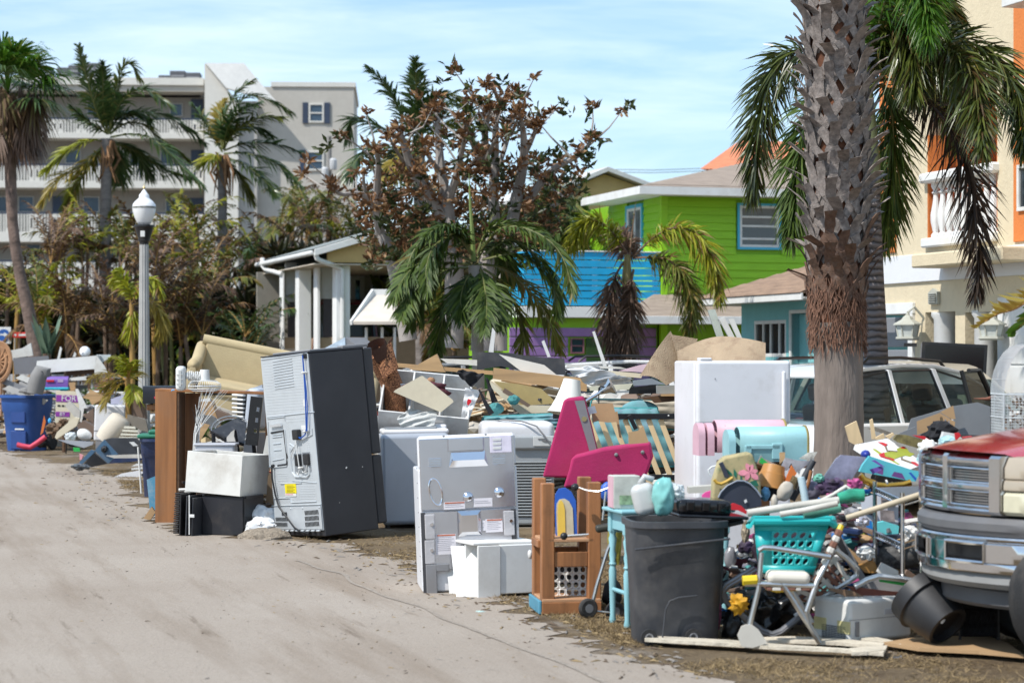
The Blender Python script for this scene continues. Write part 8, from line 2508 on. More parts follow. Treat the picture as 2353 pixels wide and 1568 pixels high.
for r in[('pole','pole','dark round pole slanting out of the pile',s7,14.2,[(1990,380),(1830,680),(1600,1090)],.022,CHAR),('pale_stick','stick','short pale blue stick standing in the pile',s7,13.9,[(1765,680),(1800,850),(1850,1150)],.024,mat('pale_blue',(.50,.62,.66),.4)),
('rope_brush','brush','brown rope-like handle beside the dark pole',s7,14.1,[(1950,560),(1900,780),(1850,910)],.012,WOODB),('bottle_brush','brush','bristly brown brush head in the pile',s7,14.1,[(1690,680),(1640,780),(1610,880)],.03,mat('bristle',(.16,.12,.06),.95,var=.6,vs=60,bump=1,bs=120)),
('tan_pole','pole','long tan pole running from the basket to the truck',z6,13.2,[(430,940),(700,855),(1040,745)],.018,mat('tan_pole',(.46,.39,.28),.6,var=.2)),
('white_pole','pole','bundled white pole lying over the teal basket',z5,13.0,[(570,790),(850,745),(1270,690)],.022,mat('dirty_white',(.55,.53,.47),.6,var=.2,dirt=.4)),('white_pole','pole','second white pole just under the bundled one',z5,12.95,[(820,800),(1000,770),(1260,715)],.018,mat('dirty_white',(0,0,0))),
('white_pole','pole','bent white rod above the green bottle',s8,13.4,[(0,1530),(250,1410),(480,1260),(560,1330)],.012,mat('dirty_white',(0,0,0))),
('green_bottle','bottle','clear green bottle lying behind the teal basket',s8,13.3,[(340,1480),(560,1430),(800,1420)],[.034,.045,.04],mat('green_glass',(.03,.28,.17),.15,var=.5,vs=12)),
('net_tube','net','green and white striped tube under the white poles',z5,13.1,[(1000,800),(1150,770),(1280,740)],.035,mat('green_net',(0,0,0))),
('carpet_roll','roll','grey speckled carpet roll beneath the wire rack',z8,13.9,[(800,330),(1040,290),(1320,240)],.095,mat('speckle_grey',(.12,.12,.12),.95,var=.7,vs=40)),
('chair_tube','tube','bent grey metal chair tube with green webbing',z8,13.3,[(650,600),(780,530),(890,495),(1100,520),(1280,550)],.02,ALU),('green_strip','strip','green strip along the bent chair tube',z8,13.32,[(900,530),(1050,555),(1180,575)],.012,GREEN),
('gold_tray','tray','gold hoops of a round tray under the striped canvas',s8,14.2,[(730,1060),(800,1150),(960,1230),(1200,1260),(1500,1235),(1640,1190)],.022,mat('gold',(.60,.34,.06),.25,.9,var=.3)),('gold_hoop','tray','upper gold hoop beside the wire rack corner',s8,14.25,[(735,1040),(830,1130),(1000,1190)],.014,mat('gold',(0,0,0))),
('white_clip','clip','tiny white bottle cap on the wire rack top',s8,14.0,[(1195,1190),(1220,1180)],.016,PLASW),('coat_hanger','hanger','white plastic hanger hook left of the backpack',s7,14.3,[(270,470),(170,500),(110,550),(130,620),(170,660)],.006,PLASW)]:tb(*r)
t=thing('flower_pot','ribbed orange brown plastic pot turned upside down','pot',P(*s7(1250,660),14.15),rot(y=12)@rot(x=-10))
OBR=mat('orange_brown',(.42,.19,.045),.5,var=.1)
n=32
m=MB();lv=[(.098,-.085),(.085,0),(.084,.012),(.078,.015),(.068,.07),(.0,.072)]
m.add([V((r_*(1+(.03 if j%2 else 0))*math.cos(2*math.pi*j/n),r_*(1+(.03 if j%2 else 0))*math.sin(2*math.pi*j/n),z))for r_,z in lv for j in range(n)],[(i*n+j,i*n+(j+1)%n,i*n+n+(j+1)%n,i*n+n+j)for i in range(5)for j in range(n)])
m.build('body',OBR,t);MB().tube([(.1*math.cos(a),.1*math.sin(a),-.085)for a in np.linspace(0,6.283,29)[:-1]],.006,6,closed=True).build('rim',OBR,t)
# frog painting
d=14.7
t=thing('painting','white canvas painting of a green frog with red feet lying on the pile','painting',P(*s8(1300,1000),d))
fq=[(635,520,d+.1),(1220,405,d+.45),(1890,860,d+.1),(1430,1030,d-.25)]
cv=Q(s8,d,fq)
o=MB().slab(cv,.035).build('canvas',mat('canvas_white',(.70,.69,.68),.8),t,world=True,smooth=0)
inv=lambda x,y:(lambda p:p)(P(*s8(x,y),d))
nC=(cv[1]-cv[0]).cross(cv[3]-cv[0]).normalized()
if nC.z<0:nC=-nC
def onc(x,y,o=.004):
    px,py=s8(x,y);r_=V(((px-CX)/F,1,(HY-py)/F));e=V((0,0,H))
    return e+r_*((cv[0]-e).dot(nC)/r_.dot(nC))+nC*o
for nm,mt,o_,ps in(('frog_body',mat('frog_green',(.33,.36,.04),.6,var=.2),.004,[(1120,700),(1180,660),(1400,640),(1380,600),(1450,570),(1560,590),(1610,660),(1700,690),(1620,740),(1540,720),(1450,740),(1340,780)]),('frog_leg',mat('frog_green',(0,0,0)),.003,[(950,600),(1000,600),(1120,680),(1440,870),(1400,870),(1100,710)]),
('frog_leg',mat('frog_brown',(.2,.15,.09),.6),.005,[(1165,560),(1200,560),(1220,625),(1400,640),(1390,660),(1200,640)]),('frog_leg',mat('frog_brown',(0,0,0)),.005,[(1460,740),(1490,740),(1480,775),(1660,840),(1640,860),(1455,790)]),
('frog_foot',RED,.006,[(1045,480),(1130,490),(1220,520),(1180,560),(1100,510)]),('frog_foot',RED,.006,[(1060,700),(1160,665),(1170,740),(1340,790),(1330,815),(1090,740)]),('frog_foot',RED,.006,[(1640,830),(1710,840),(1780,890),(1750,910),(1650,860)]),('frog_eye',RED,.006,[(1455,575),(1490,560),(1545,575),(1535,600),(1465,595)])):
    MB().prism([onc(x,y,o_)for x,y in ps],-nC*.002).build(nm,mt,t,world=True,smooth=0)
for i,(ps,mt)in enumerate([([(900,960),(1100,900),(1160,930),(960,1045)],PURPL),([(1010,1020),(1150,940),(1140,1060)],mat('plum',(.15,.06,.22),.5)),([(1290,1080),(1340,1000),(1480,1030),(1540,1140)],mat('plum',(0,0,0))),([(1600,1020),(1640,1010),(1740,1120),(1725,1170)],BODB),([(930,800),(1000,790),(1180,920),(1100,900)],PURPL)]):
    sl('paint_stripe','paint stripe',('broad violet stripe on the aqua canvas','plum triangle on the aqua canvas edge','wide plum stripe on the aqua canvas','thin blue stripe at the aqua canvas corner','upper violet stripe beside the frog painting')[i],s8,14.36-.004*i,ps,mt,.004)
# portraits on the photo sheet, flat print
for i,(x,y,s_)in enumerate(((740,800,1.),(735,915,1.1))):
    sl('portrait_print','photo',('upper small portrait photo on the sheet','lower small portrait photo on the sheet')[i],z6,13.96,[(x-45,y-40),(x+60,y-30),(x+70,y+55),(x-40,y+50)],mat('photo_tone',(.22,.18,.17),.4,var=.8,vs=14),.003)
# wire rack
d=13.45
t=thing('wire_rack','chrome wire shelf rack half buried behind the truck grille','rack',G(*[z6(750,1300)[0],d]))
q=lambda x,y,dd=0.:P(*z6(x,y),d+dd)-t.location
for x,y0,y1,dd in((650,660,1310,.2),(860,745,1390,-.1),(1003,850,1420,.2)):
    MB().tube([q(x,y0,dd),q(x+2,y1,dd)],.014,8).build('post',CHROME,t)
for y in(705,1040):
    m=MB()
    for o1 in(0,45):m.tube([q(650,y+o1,.2),q(860,y+o1+95,-.1)],.006,5);m.tube([q(860,y+o1+95,-.1),q(1040,y+o1+40,.3)],.006,5)
    for i in range(12):u=i/12;m.tube([q(650+210*u,y+95*u,.2-.3*u),q(650+210*(u+.06),y+45+95*u,.2-.3*u)],.005,4)
    m.build('shelf',CHROME,t,kind='stuff')
sl('plastic_cover','lid','flat grey plastic lid on top of the wire rack',s8,13.9,[(1000,1290),(1820,1260),(1860,1370),(1480,1470)],mat('lid_grey',(.24,.26,.29),.5),.02)
# teal laundry basket
d=13.0
BSK=mat('teal_plastic',(.01,.36,.36),.38,var=.06,dirt=.12)
t=thing('laundry_basket','teal laundry basket with leaf shaped holes on the lawn chair','basket',P(*z5(880,1260),d))
q=lambda x,y,dd=0.:P(*z5(x,y),d+dd)-t.location
tp=[q(620,880),q(1195,880),q(1195,850,.42),q(640,850,.42)]
bt_=[q(660,1255),q(1075,1265),q(1070,1250,.32),q(690,1240,.32)]
m=MB()
for i in range(4):
    a,b,c,e=bt_[i],bt_[(i+1)%4],tp[(i+1)%4],tp[i]
    f=lambda u,v:qpt([a,b,c,e],u,v)
    u0,u1=(.24,.86)if i in(0,2)else(.1,.9)
    perf(m,[f(u0,.18),f(u1,.18),f(u1,.88),f(u0,.88)],5,4,.28,.34,.14)
    for r_ in((0,1,0,.18),(0,1,.88,1),(0,u0,.18,.88),(u1,1,.18,.88)):m.add([f(r_[0],r_[2]),f(r_[1],r_[2]),f(r_[1],r_[3]),f(r_[0],r_[3])],[(0,1,2,3)])
o=m.build('body',BSK,t,recalc=False);o.modifiers.new('t','SOLIDIFY').thickness=.005
m=MB();pr=[tp[0]+V((-.03,-.02,0)),tp[0]+V((0,-.03,.02)),tp[1]+V((.0,-.03,.02)),tp[1]+V((.03,-.01,0)),tp[2]+V((.03,.01,.01)),tp[3]+V((-.02,.01,.01))]
m.tube(pr,.022,8,closed=True);m.build('rim',BSK,t)
MB().prism(bt_,(0,0,.006)).build('floor',BSK,t)
MB().blob((.0,.2,.14),(.2,.12,.13),.2,2,3).build('dark_laundry',mat('dark_laundry',(.03,.015,.03),.9,var=.6),t)
# lawn chairs
d=12.9
WEB,WEBW=mat('brown_web',(.20,.09,.06),.8,var=.12),mat('white_web',(.58,.55,.50),.8)
t=thing('lawn_chair','upright aluminium lawn chair with brown webbing under the teal basket','chair',G(z7(1100,1100)[0],d))
q=lambda x,y,dd=0.:P(*z7(x,y),d+dd)-t.location
for pts in([q(890,255),q(860,620),q(770,990)],[q(1690,-10,.1),q(1580,290,.05),q(1450,540),q(1345,850)],[q(1345,850),q(1370,990),q(1480,1165)],[q(1080,545),q(1200,720),q(1365,985)],[q(860,235),q(910,205),q(1000,210),q(1300,255),q(1585,300)],[q(720,570),q(900,570),q(1420,590)],[q(1180,610,.35),q(1300,800,.35),q(1400,960,.35)],[q(1440,600,.35),q(1340,820,.35)]):
    MB().tube(pts,.017,8).build('frame_tube',ALU,t)
for i in range(7):x=900+i*72;MB().box(q(x+30,585,.2),(.03+.02*(i%2),.42,.02),None,.003).build('seat_web',(WEB,WEBW)[i%3==1],t)
for i in range(9):f=i/9;MB().box(q(1665-330*f*.72,60+520*f,.05),(.042,.05,.045),rot(y=25),.01).build('back_web',(WEB,WEBW)[i%2],t)
MB().rbox(q(1140,490,.12),(.255,.3,.075),rot(y=2),.035,4).build('seat_pad',mat('cream_pad',(.66,.62,.54),.85,var=.05,dirt=.25),t,smooth=60)
for a,b in(((700,540),(845,530)),):MB().tube([q(*a),q(*b)],.03,8).build('yellow_grip',mat('yellow_plastic',(.72,.52,.02),.45),t)
MB().tube([q(1690,-15,.1),q(1660,60,.08)],.02,8).build('yellow_sleeve',mat('yellow_plastic',(0,0,0)),t)
MB().tube([q(940,600,.1),q(1050,630,.1),q(1250,610,.1)],.018,8).build('yellow_bar',mat('yellow_plastic',(0,0,0)),t)
d=13.35
t=thing('lawn_chair','folded lawn chair with brown and white webbing lying behind the upright one','chair',G(z7(1500,1000)[0],d))
q=lambda x,y,dd=0.:P(*z7(x,y),d+dd)-t.location
ALUD=mat('dull_tube',(.22,.22,.23),.45,.7,var=.2)
MB().tube([q(1640,235),q(1760,330),q(1850,430),q(1845,490),q(1790,530),q(1480,720),q(1230,900)],.018,8).build('frame_tube',ALU,t)
for dx in(0,22):MB().tube([q(820+dx,405+dx),q(530+dx,580+dx),q(490+dx,650),q(515+dx,730),q(740,920+dx),q(900,1040+dx),q(1000,1075+dx),q(1090,1040+dx),q(1290,880+dx)],.017,8).build('frame_tube',ALUD,t)
qa=[q(1130,700),q(1440,790),q(1790,520),q(1610,240)]
for i in range(6):
    a,b=i/6+.02,i/6+.13
    MB().slab([P_+t.location for P_ in(qpt(qa,a,0),qpt(qa,b,0),qpt(qa,b,1),qpt(qa,a,1))],.004).build('webbing',(WEB,WEBW)[i%2],t,world=True,smooth=0)
for i in range(8):
    a,b=i/8+.015,i/8+(.1 if i%3 else.06)
    MB().slab([P_+t.location+V((0,-.008,0))for P_ in(qpt(qa,0,a),qpt(qa,1,a),qpt(qa,1,b),qpt(qa,0,b))],.004).build('webbing',(WEB,WEBW)[i%3==1],t,world=True,smooth=0)
# spade, air conditioner, pot, crate, laths
d=12.75
sl('paddle','paddle','pale octagonal paddle blade standing at the lawn chair foot',z7,d,[(650,1090),(690,1000),(740,980),(800,985),(860,1030),(950,1165),(800,1215),(690,1200)],mat('paddle',(.55,.52,.46),.6,var=.05,dirt=.3),.02)
d=13.08
t=thing('air_conditioner','white portable air conditioner lying on the dirt by the lawn chair','air conditioner',G(1951.5,d),rot(z=34))
z0=P(0,1482,d).z
MB().rbox((.26,.165,.145),(.52,.33,.262),None,.03,4).build('housing',PLASW,t,smooth=50)
GRL=mat('grille_dark',(.06,.065,.075),.5)
for i in range(8):
    for j in range(9):MB().box((-.001,.045+i*.027,.025+j*.0105),(.006,.021,.006),None,0).build('grille_slot',GRL,t)
for y0,z_,nm in((.26,.115,'tape'),(.05,.11,'tape')):MB().box((-.002,y0,z_),(.004,.11,.075),None,0).build(nm,mat('yellow_tape',(.62,.56,.28),.5),t)
MB().box((.06,-.002,.1),(.035,.006,.09),None,.002).build('cable_slot',GREYP,t);MB().box((.33,-.002,.19),(.09,.004,.03),None,0).build('rating_label',mat('label_dull',(.5,.5,.52),.6),t)
MB().par((.0,-.002,.155),(.44,0,0),(0,.006,0),(0,0,.003),0).build('seam',GREYP,t)
d=12.85
c_=P(*z8(1430,830),d)
axd=V((.5,-.62,-.6)).normalized()
M_=Matrix.Translation(c_)@axd.to_track_quat('Z','Y').to_matrix().to_4x4()@Matrix.Scale(.87,4)
t=thing('plant_pot','large black plastic plant pot tipped on its side','plant pot',c_)
M0=Matrix.Translation(-c_)@M_
POT=mat('pot_black',(.018,.018,.02),.5,var=.3,dirt=.35,dcol=(.12,.12,.12))
MB().lathe([(.19,-.17),(.215,-.17),(.215,-.07),(.2,-.065),(.185,.05),(.155,.17),(.13,.172),(.125,.12),(.02,.118)],30,M0,cap=False).build('body',POT,t,smooth=40)
MB().lathe([(.216,-.072),(.222,-.066),(.2,-.06)],30,M0,cap=False).build('rim_ring',POT,t)
d=13.0
t=thing('milk_crate','dark plastic milk crate between the pot and the truck wheel','crate',G(z8(1900,1100)[0],d))
m=MB()
q=lambda x,y,dd=0.:P(*z8(x,y),d+dd)-t.location
for y in(770,830,980,1090,1170):m.tube([q(1700,y),q(2100,y)],.007,4)
for x in(1710,2090):m.tube([q(x,770),q(x,1200)],.009,4)
for i in range(7):
    x=1730+i*52
    for ya,yb in((840,975),(985,1085)):m.tube([q(x,ya),q(x+45,yb)],.005,4);m.tube([q(x+45,ya),q(x,yb)],.005,4)
m.build('lattice',BLACKP,t,kind='stuff')
MB().box((0,.2,.16),(.34,.02,.3)).build('back_wall',BLACKP,t);MB().box((0,.1,.02),(.34,.22,.02)).build('floor',BLACKP,t)
def ground_board(nm,lab,cat,pts,mt,t_=.012,z0=.02):
    w_=[G(z8(*p)[0],DG(z8(*p)[1]),z0+.01*noise.noise(V((i*3.1,0,0))))for i,p in enumerate(pts)]
    return one(nm,lab,cat,MB().prism(w_,(0,0,t_)),mt,smooth=0)
ground_board('cardboard','big flattened torn cardboard sheet lying in front of the truck','cardboard',[(940,1240),(1200,1200),(1470,1185),(1560,1140),(1760,1150),(1900,1135),(2060,1200),(2200,1260),(2352,1375),(1900,1330),(1300,1300)],CARD,.02,.03)
d0=[('torn_lath','long splintered white lath lying across the verge',[(-1450,1170),(-1100,1190),(-600,1215),(-100,1260),(420,1290),(950,1320),(940,1342),(400,1315),(-120,1290),(-640,1250),(-1100,1225),(-1460,1205)]),('torn_lath','upper splintered white lath running to the air conditioner',[(-500,1195),(0,1180),(500,1200),(950,1250),(930,1275),(480,1232),(0,1212),(-500,1228)]),('torn_lath','short torn lath on the cardboard before the air conditioner',[(620,1150),(800,1175),(1130,1240),(1110,1265),(780,1215),(630,1175)]),('bark_strip','torn pale strip at the cardboard front edge',[(600,1300),(760,1290),(980,1270),(960,1320),(780,1335),(620,1335)])]
for nm,lab,pts in d0:ground_board(nm,lab,'lath',pts,mat('torn_white',(.56,.50,.40),.85,var=.2,vs=6,bump=.6,bs=30),.02,.03)
tb('curb_pipe','pipe','dark pipe piece under the cardboard edge',z8,12.6,[(940,1345),(1100,1330),(1130,1310)],.02,CHAR)


# --- grey tote, carton, television, cage ------------------------------------------------------------
d=16.6
t=thing('storage_tote','large grey storage tote tilted behind the frog painting','tote',P(*z6(1300,300),d))
for nm,ps,dd in(('side',[(900,270),(930,180),(1250,85),(1260,160),(1000,300)],0),('end',[(1250,85),(1440,55),(1570,100),(1570,310),(1260,300)],.1),('front',[(800,310),(960,240),(1000,300),(1000,400),(820,360)],-.2)):
    MB().slab(Q(z6,d+dd,ps),.02).build(nm,mat('tote_grey',(.19,.20,.21),.45,var=.08),t,world=True)
MB().slab(Q(z6,d+.5,[(1000,260),(1260,200),(1560,210),(1560,320),(1000,330)]),.02).build('inside',CHAR,t,world=True)
t=thing('carton','brown cardboard carton with open flap sitting in the grey tote','box',P(*z6(1100,300),15.9))
for nm,ps,dd in(('front',[(972,200),(1148,135),(1150,240),(975,305)],0),('side',[(1148,135),(1265,205),(1258,260),(1150,235)],.02),('flap',[(1150,130),(1250,80),(1268,180),(1240,185)],.15)):MB().slab(Q(z6,15.9+dd,ps),.006).build(nm,CARD,t,world=True,smooth=0)
for x,y in((1185,205),(1213,215)):MB().slab(Q(z6,15.9,[(x,y-22),(x+10,y-17),(x+10,y+20),(x,y+15)]),.002).build('print_mark',mat('label_grey_ink',(0,0,0)),t,world=True,smooth=0)
crump('red_paper','paper','orange red paper sticking out of the carton',z6,15.7,(1145,230),10,ORANG,5,.4)
d=27.5
t=thing('television','flat black television propped up in front of the cream townhouse','television',G(2190,d),rot(z=-8))
zt0,zt1=P(0,788,d).z,P(0,905,d).z
kw=148*d/F
m_=rot(y=3)
MB().rbox((0,0,(zt0+zt1)/2),(kw,.05,zt0-zt1),m_,.008,2).build('bezel',BLACKP,t)
MB().box((0,-.027,(zt0+zt1)/2),(kw*.9,.006,(zt0-zt1)*.88),m_,.002).build('screen',mat('screen',(.004,.004,.005),.12,var=.1),t)
MB().box((-kw*.5+.02,.03,(zt0+zt1)/2),(.06,.08,zt0-zt1),m_).build('side_panel',GREYB,t)
MB().box((-kw*.66,.0,zt0-.02),(.16,.04,.045)).build('arm',BLACKP,t)
MB().box((0,.05,zt1/2),(.1,.08,zt1)).build('stand',BLACKP,t)
MB().box((0,0,.03),(.5,.3,.05)).build('foot',BLACKP,t)
d=14.6
t=thing('birdcage','white domed wire birdcage with dead palm bits beside the truck hood','birdcage',(P(2352,1000,d).x+.02,d,P(2352,1010,d).z))
CW=mat('cage_wire',(.62,.64,.64),.4,.4)
m=MB()
hw,h0,h1=.2,P(0,905,d).z-P(0,1010,d).z,P(0,790,d).z-P(0,1010,d).z
for s_ in range(4):
    for i in range(17):
        u=-hw+2*hw*i/16
        x,y=((u,-hw),(hw,u),(u,hw),(-hw,u))[s_]
        m.tube([(x,y,0),(x,y,h0)],.0022,3,cap=False)
    for j in range(17):
        z=h0*j/16
        a,b=((-hw,-hw),(hw,-hw),(hw,hw),(-hw,hw))[s_],((hw,-hw),(hw,hw),(-hw,hw),(-hw,-hw))[s_]
        m.tube([(*a,z),(*b,z)],.0022 if j%8 else.005,3,cap=False)
for i in range(17):
    y=-hw+2*hw*i/16
    m.tube([(hw*math.cos(a),y,h0+(h1-h0)*math.sin(a))for a in np.linspace(0,math.pi,14)],.0024,3,cap=False)
for a in np.linspace(.3,2.84,6):m.tube([(hw*math.cos(a),-hw,h0+(h1-h0)*math.sin(a)),(hw*math.cos(a),hw,h0+(h1-h0)*math.sin(a))],.0024,3,cap=False)
m.build('wire_mesh',CW,t,kind='stuff')
for s_ in(-1,1):MB().tube([(s_*hw,-hw,0),(s_*hw,-hw,h0)],.007,5).build('corner_rod',CW,t)
MB().box((0,0,-.02),(2*hw+.02,2*hw+.02,.05),None,.01).build('tray',PLASW,t)
m=MB()
for i in range(60):p=V((rnd.uniform(-.17,.17),rnd.uniform(-.17,.17),rnd.uniform(.02,h0*.9)));m.tube([p,p+V((rnd.uniform(-.08,.08),rnd.uniform(-.08,.08),rnd.uniform(-.06,.06)))],.008,4)
m.build('dry_scraps',mat('dead_leaf',(0,0,0)),t,kind='stuff')
MB().box((0,.0,-.3),(.4,.36,.5)).build('stand_box',CARD,t)
tb('dead_frond','dead leaf','dead reddish palm blades crossing the suv windscreen',t8,17.,[(1760,1010),(1650,1030),(1480,1025)],[.02,.012,.002],mat('red_leaf',(.20,.07,.04),.7))
# ------------------------------------------------------------------ vehicles
CARW=mat('white_car_paint',(.72,.73,.73),.22,var=.02,coat=.6,dirt=.12)
TRIM=mat('black_trim',(.012,.012,.013),.35)
def car(lab,px,d,paint,L=4.7,hgt=1.66,wd=1.85,rz=16.87,rails=True,flip=False,group='cars parked in front of the houses',name='suv',detail=False):
    "a car built from its side outline; X runs from tail to nose, the near side is -Y"
    t=thing(name,lab,'car',G(px,d),rot(z=rz+(180 if flip else 0)),group)
    def loft(prof,y0,y1,nm,mt,tum=0.,b=True):
        n=len(prof)
        m=MB()
        vs=[]
        for y,sgn in((y0,-1),(y1,1)):
            for x,z in prof:vs.append(V((x,y-sgn*tum*max(0,(z-1.0)),z)))
        m.add(vs,[tuple(range(n))[::-1],tuple(range(n,2*n))]+[(i,(i+1)%n,n+(i+1)%n,n+i)for i in range(n)])
        o=m.build(nm,mt,t)
        if b:bv=o.modifiers.new('r','BEVEL');bv.width=.03;bv.segments=2;bv.limit_method='ANGLE'
        return o
    h=hgt
    low=[(0,.32),(-.02,.75),(.05,.98),(.2,1.02),(L*.62,1.0),(L*.80,.98),(L*.94,.86),(L,.7),(L,.3)]
    loft(low,-wd/2,wd/2,'body',paint)
    yb,yt=wd/2-.06,wd/2-.24
    zr=h-.05
    roof=[(.35,zr-.08),(.6,zr),(L*.3,h),(L*.42,h-.01),(L*.52,h-.08),(L*.60,h-.22),(L*.60,h-.25),(L*.52,h-.12),(L*.42,h-.06),(L*.3,h-.05),(.6,zr-.05),(.36,zr-.12)]
    loft(roof,-yt,yt,'roof',paint,0)
    pil=[(.12,1.0,.36,zr-.1,.16),(L*.24,1.0,L*.235,zr-.02,.07),(L*.435,1.0,L*.40,h-.06,.08),(L*.72,.99,L*.585,h-.22,.05)]
    for s in(-1,1):
        for x0,z0,x1,z1,w_ in pil:
            MB().par((x0,s*yb-.025,z0),(w_,0,0),(0,.05,0),(x1-x0,-s*(yb-yt),z1-z0),.01).build('pillar',paint,t)
        for(x0,_,x1,z1,w0),(x2,_,x3,z3,w1)in zip(pil,pil[1:]):
            MB().add([(x0+w0,s*yb,1.0),(x2,s*yb,1.0),(x3,s*yt,z3),(x1+w0,s*yt,z1)],[(0,1,2,3)]).build('side_window',WIN,t,recalc=False)
            MB().tube([(x0+w0,s*yb,1.0),(x2,s*yb,1.0),(x3,s*(yt+.01),z3-.02),(x1+w0,s*(yt+.01),z1-.02)],.016,5,closed=True).build('window_trim',TRIM,t)
        if rails:MB().tube([(.7,s*(yt-.04),h-.02),(.8,s*(yt-.04),h+.05),(L*.3,s*(yt-.04),h+.06),(L*.45,s*(yt-.04),h+.02),(L*.47,s*(yt-.04),h-.06)],.02,6).build('roof_rail',TRIM,t)
        for x in(L*.19,L*.80):
            M_=Matrix.Translation((x,s*(wd/2-.08),.34))@rot(x=90)
            w_=MB().lathe([(.2,-.1),(.3,-.11),(.34,-.08),(.34,.08),(.3,.11),(.2,.1)],20,M_).build('wheel',RUBBER,t)
            MB().lathe([(.05,-.1),(.21,-.09),(.21,.09),(.05,.1)],14,M_).build('rim',ALU,w_)
        MB().rbox((.05,s*(wd/2-.12),.86),(.16,.2,.16),None,.03).build('tail_light',mat('tail_red',(.16,.01,.015),.2),t)
        MB().rbox((L-.1,s*(wd/2-.2),.72),(.2,.3,.13),None,.03).build('headlight',mat('lamp_clear',(.5,.5,.5),.1),t)
        MB().rbox((L*.66,s*(wd/2+.06),1.05),(.1,.16,.13),None,.03).build('mirror',paint,t)
    MB().add([(.14,-yb,1.0),(.14,yb,1.0),(.38,yt,zr-.1),(.38,-yt,zr-.1)],[(0,1,2,3)]).build('rear_window',WIN,t,recalc=False)
    MB().add([(L*.735,-yb,1.0),(L*.735,yb,1.0),(L*.60,yt,h-.23),(L*.60,-yt,h-.23)],[(0,1,2,3)]).build('windscreen',WIN,t,recalc=False)
    for x in(L*.27,L*.47):
        for y in(-.38,.38):
            m=MB();m.rbox((x,y,.92),(.16,.46,.56),rot(y=-10),.06,3);m.rbox((x-.07,y,1.33),(.11,.26,.2),rot(y=-10),.05,3);m.rbox((x+.25,y,.68),(.5,.48,.16),None,.05)
            m.tube([(x-.05,y,1.15),(x-.07,y,1.28)],.02,6)
            m.build('seat',SEAT,t,smooth=50)
    return t,yb,yt
WIN=glass('car_glass',(.02,.03,.034),.03,.72)
SEAT=mat('brown_leather',(.10,.058,.038),.45,var=.1)
LS,ds_=4.7,22.6
t,yb,yt=car('white suv with brown seats and an open front door behind the palm trunk',1775,23.6,CARW,L=4.5,rz=40)
# the open front door
m=MB()
for a,b,w_ in(((1.95,1.0),(1.83,1.58),.05),((2.45,1.0),(2.14,1.58),.06),((1.83,1.58),(2.14,1.58),.05)):
    m.tube([(a[0],-yb-.34,a[1]),(b[0],-yb-.24,b[1])],w_/2,6)
m.build('door_frame',TRIM,t)
MB().add([(1.97,-yb-.335,1.0),(2.43,-yb-.335,1.0),(2.13,-yb-.24,1.57),(1.85,-yb-.24,1.57)],[(0,1,2,3)]).build('door_window',glass('tinted',(.008,.008,.01),.03,.12),t,recalc=False)
MB().par((2.05,-yb-.36,.4),(1.0,.3,0),(0,.06,0),(0,0,.6),.02).build('door_panel',CARW,t)
SILV,BLU,BEI=mat('silver_paint',(.42,.43,.45),.25,.5,var=.03,coat=.5),mat('dark_blue_paint',(.02,.03,.06),.2,var=.05,coat=.6),mat('beige_paint',(.48,.43,.34),.3,var=.03,coat=.4)
car('silver suv whose roof shows behind the rolled oriental rug',880,33.,SILV,rz=8)
car('white car roof with dark rear glass before the purple garage',1205,31.,CARW,rz=5,name='car',hgt=1.68)
car('dark blue car roof behind the white refrigerator',1778,29.,BLU,rz=17,name='car',hgt=1.68,rails=False)
car('beige car roof between the two palm trunks and the garage',1940,29.4,BEI,rz=-74,name='car',hgt=1.68,rails=False)
car('dark red car parked under the pillared house',800,55.,mat('dark_red_paint',(.16,.008,.02),.25,coat=.5),rz=100,name='car',hgt=3.2,rails=False)
# tipped pale chest top behind the refrigerator
d=26.
t=thing('cooler_box','pale blue flecked box lid tipped behind the refrigerator','box',G(760,d))
MB().prism(Q(t2,d,[(610,1470),(780,1375),(940,1290),(945,1440),(610,1490)]),(.0,.05,0)).build('pale_face',mat('flecked',(.50,.60,.70),.25,var=.3,vs=14),t,world=True,smooth=0)
MB().prism(Q(t2,d+.01,[(944,1290),(1100,1405),(1090,1440),(944,1440)]),(.2,.4,0)).build('grey_face',GREYP,t,world=True,smooth=0)
MB().box((0,.3,.75),(.8,.5,1.4)).build('box_body',GREYP,t)


# --- pickup truck front ------------------------------------------------------------------------------
RT=V((-W.x,-W.y,0)) # the truck faces the street
org=G(2173,12.45)
tm=Matrix(((W.x,U.x,0,org.x),(W.y,U.y,0,org.y),(0,0,1,0),(0,0,0,1))) # local X rearwards, Y to the far side
t=thing('pickup_truck','red and tan pickup truck nose with chrome grille and bumper','truck',org,rot(z=16.87))
REDP=mat('truck_red',(.38,.015,.022),.2,var=.06,coat=.8,dirt=.25,dcol=(.5,.2,.2),ds=3)
TANP=mat('truck_tan',(.40,.34,.26),.3,var=.05,coat=.5,dirt=.2)
TCHR=mat('truck_chrome',(.66,.66,.67),.12,1.,var=.06,dirt=.45,dcol=(.30,.25,.20),ds=4)
RUBG=mat('bumper_rubber',(.11,.11,.115),.6,var=.12,dirt=.2)
VAL=mat('grey_valance',(.27,.27,.265),.55,var=.08,dirt=.2)
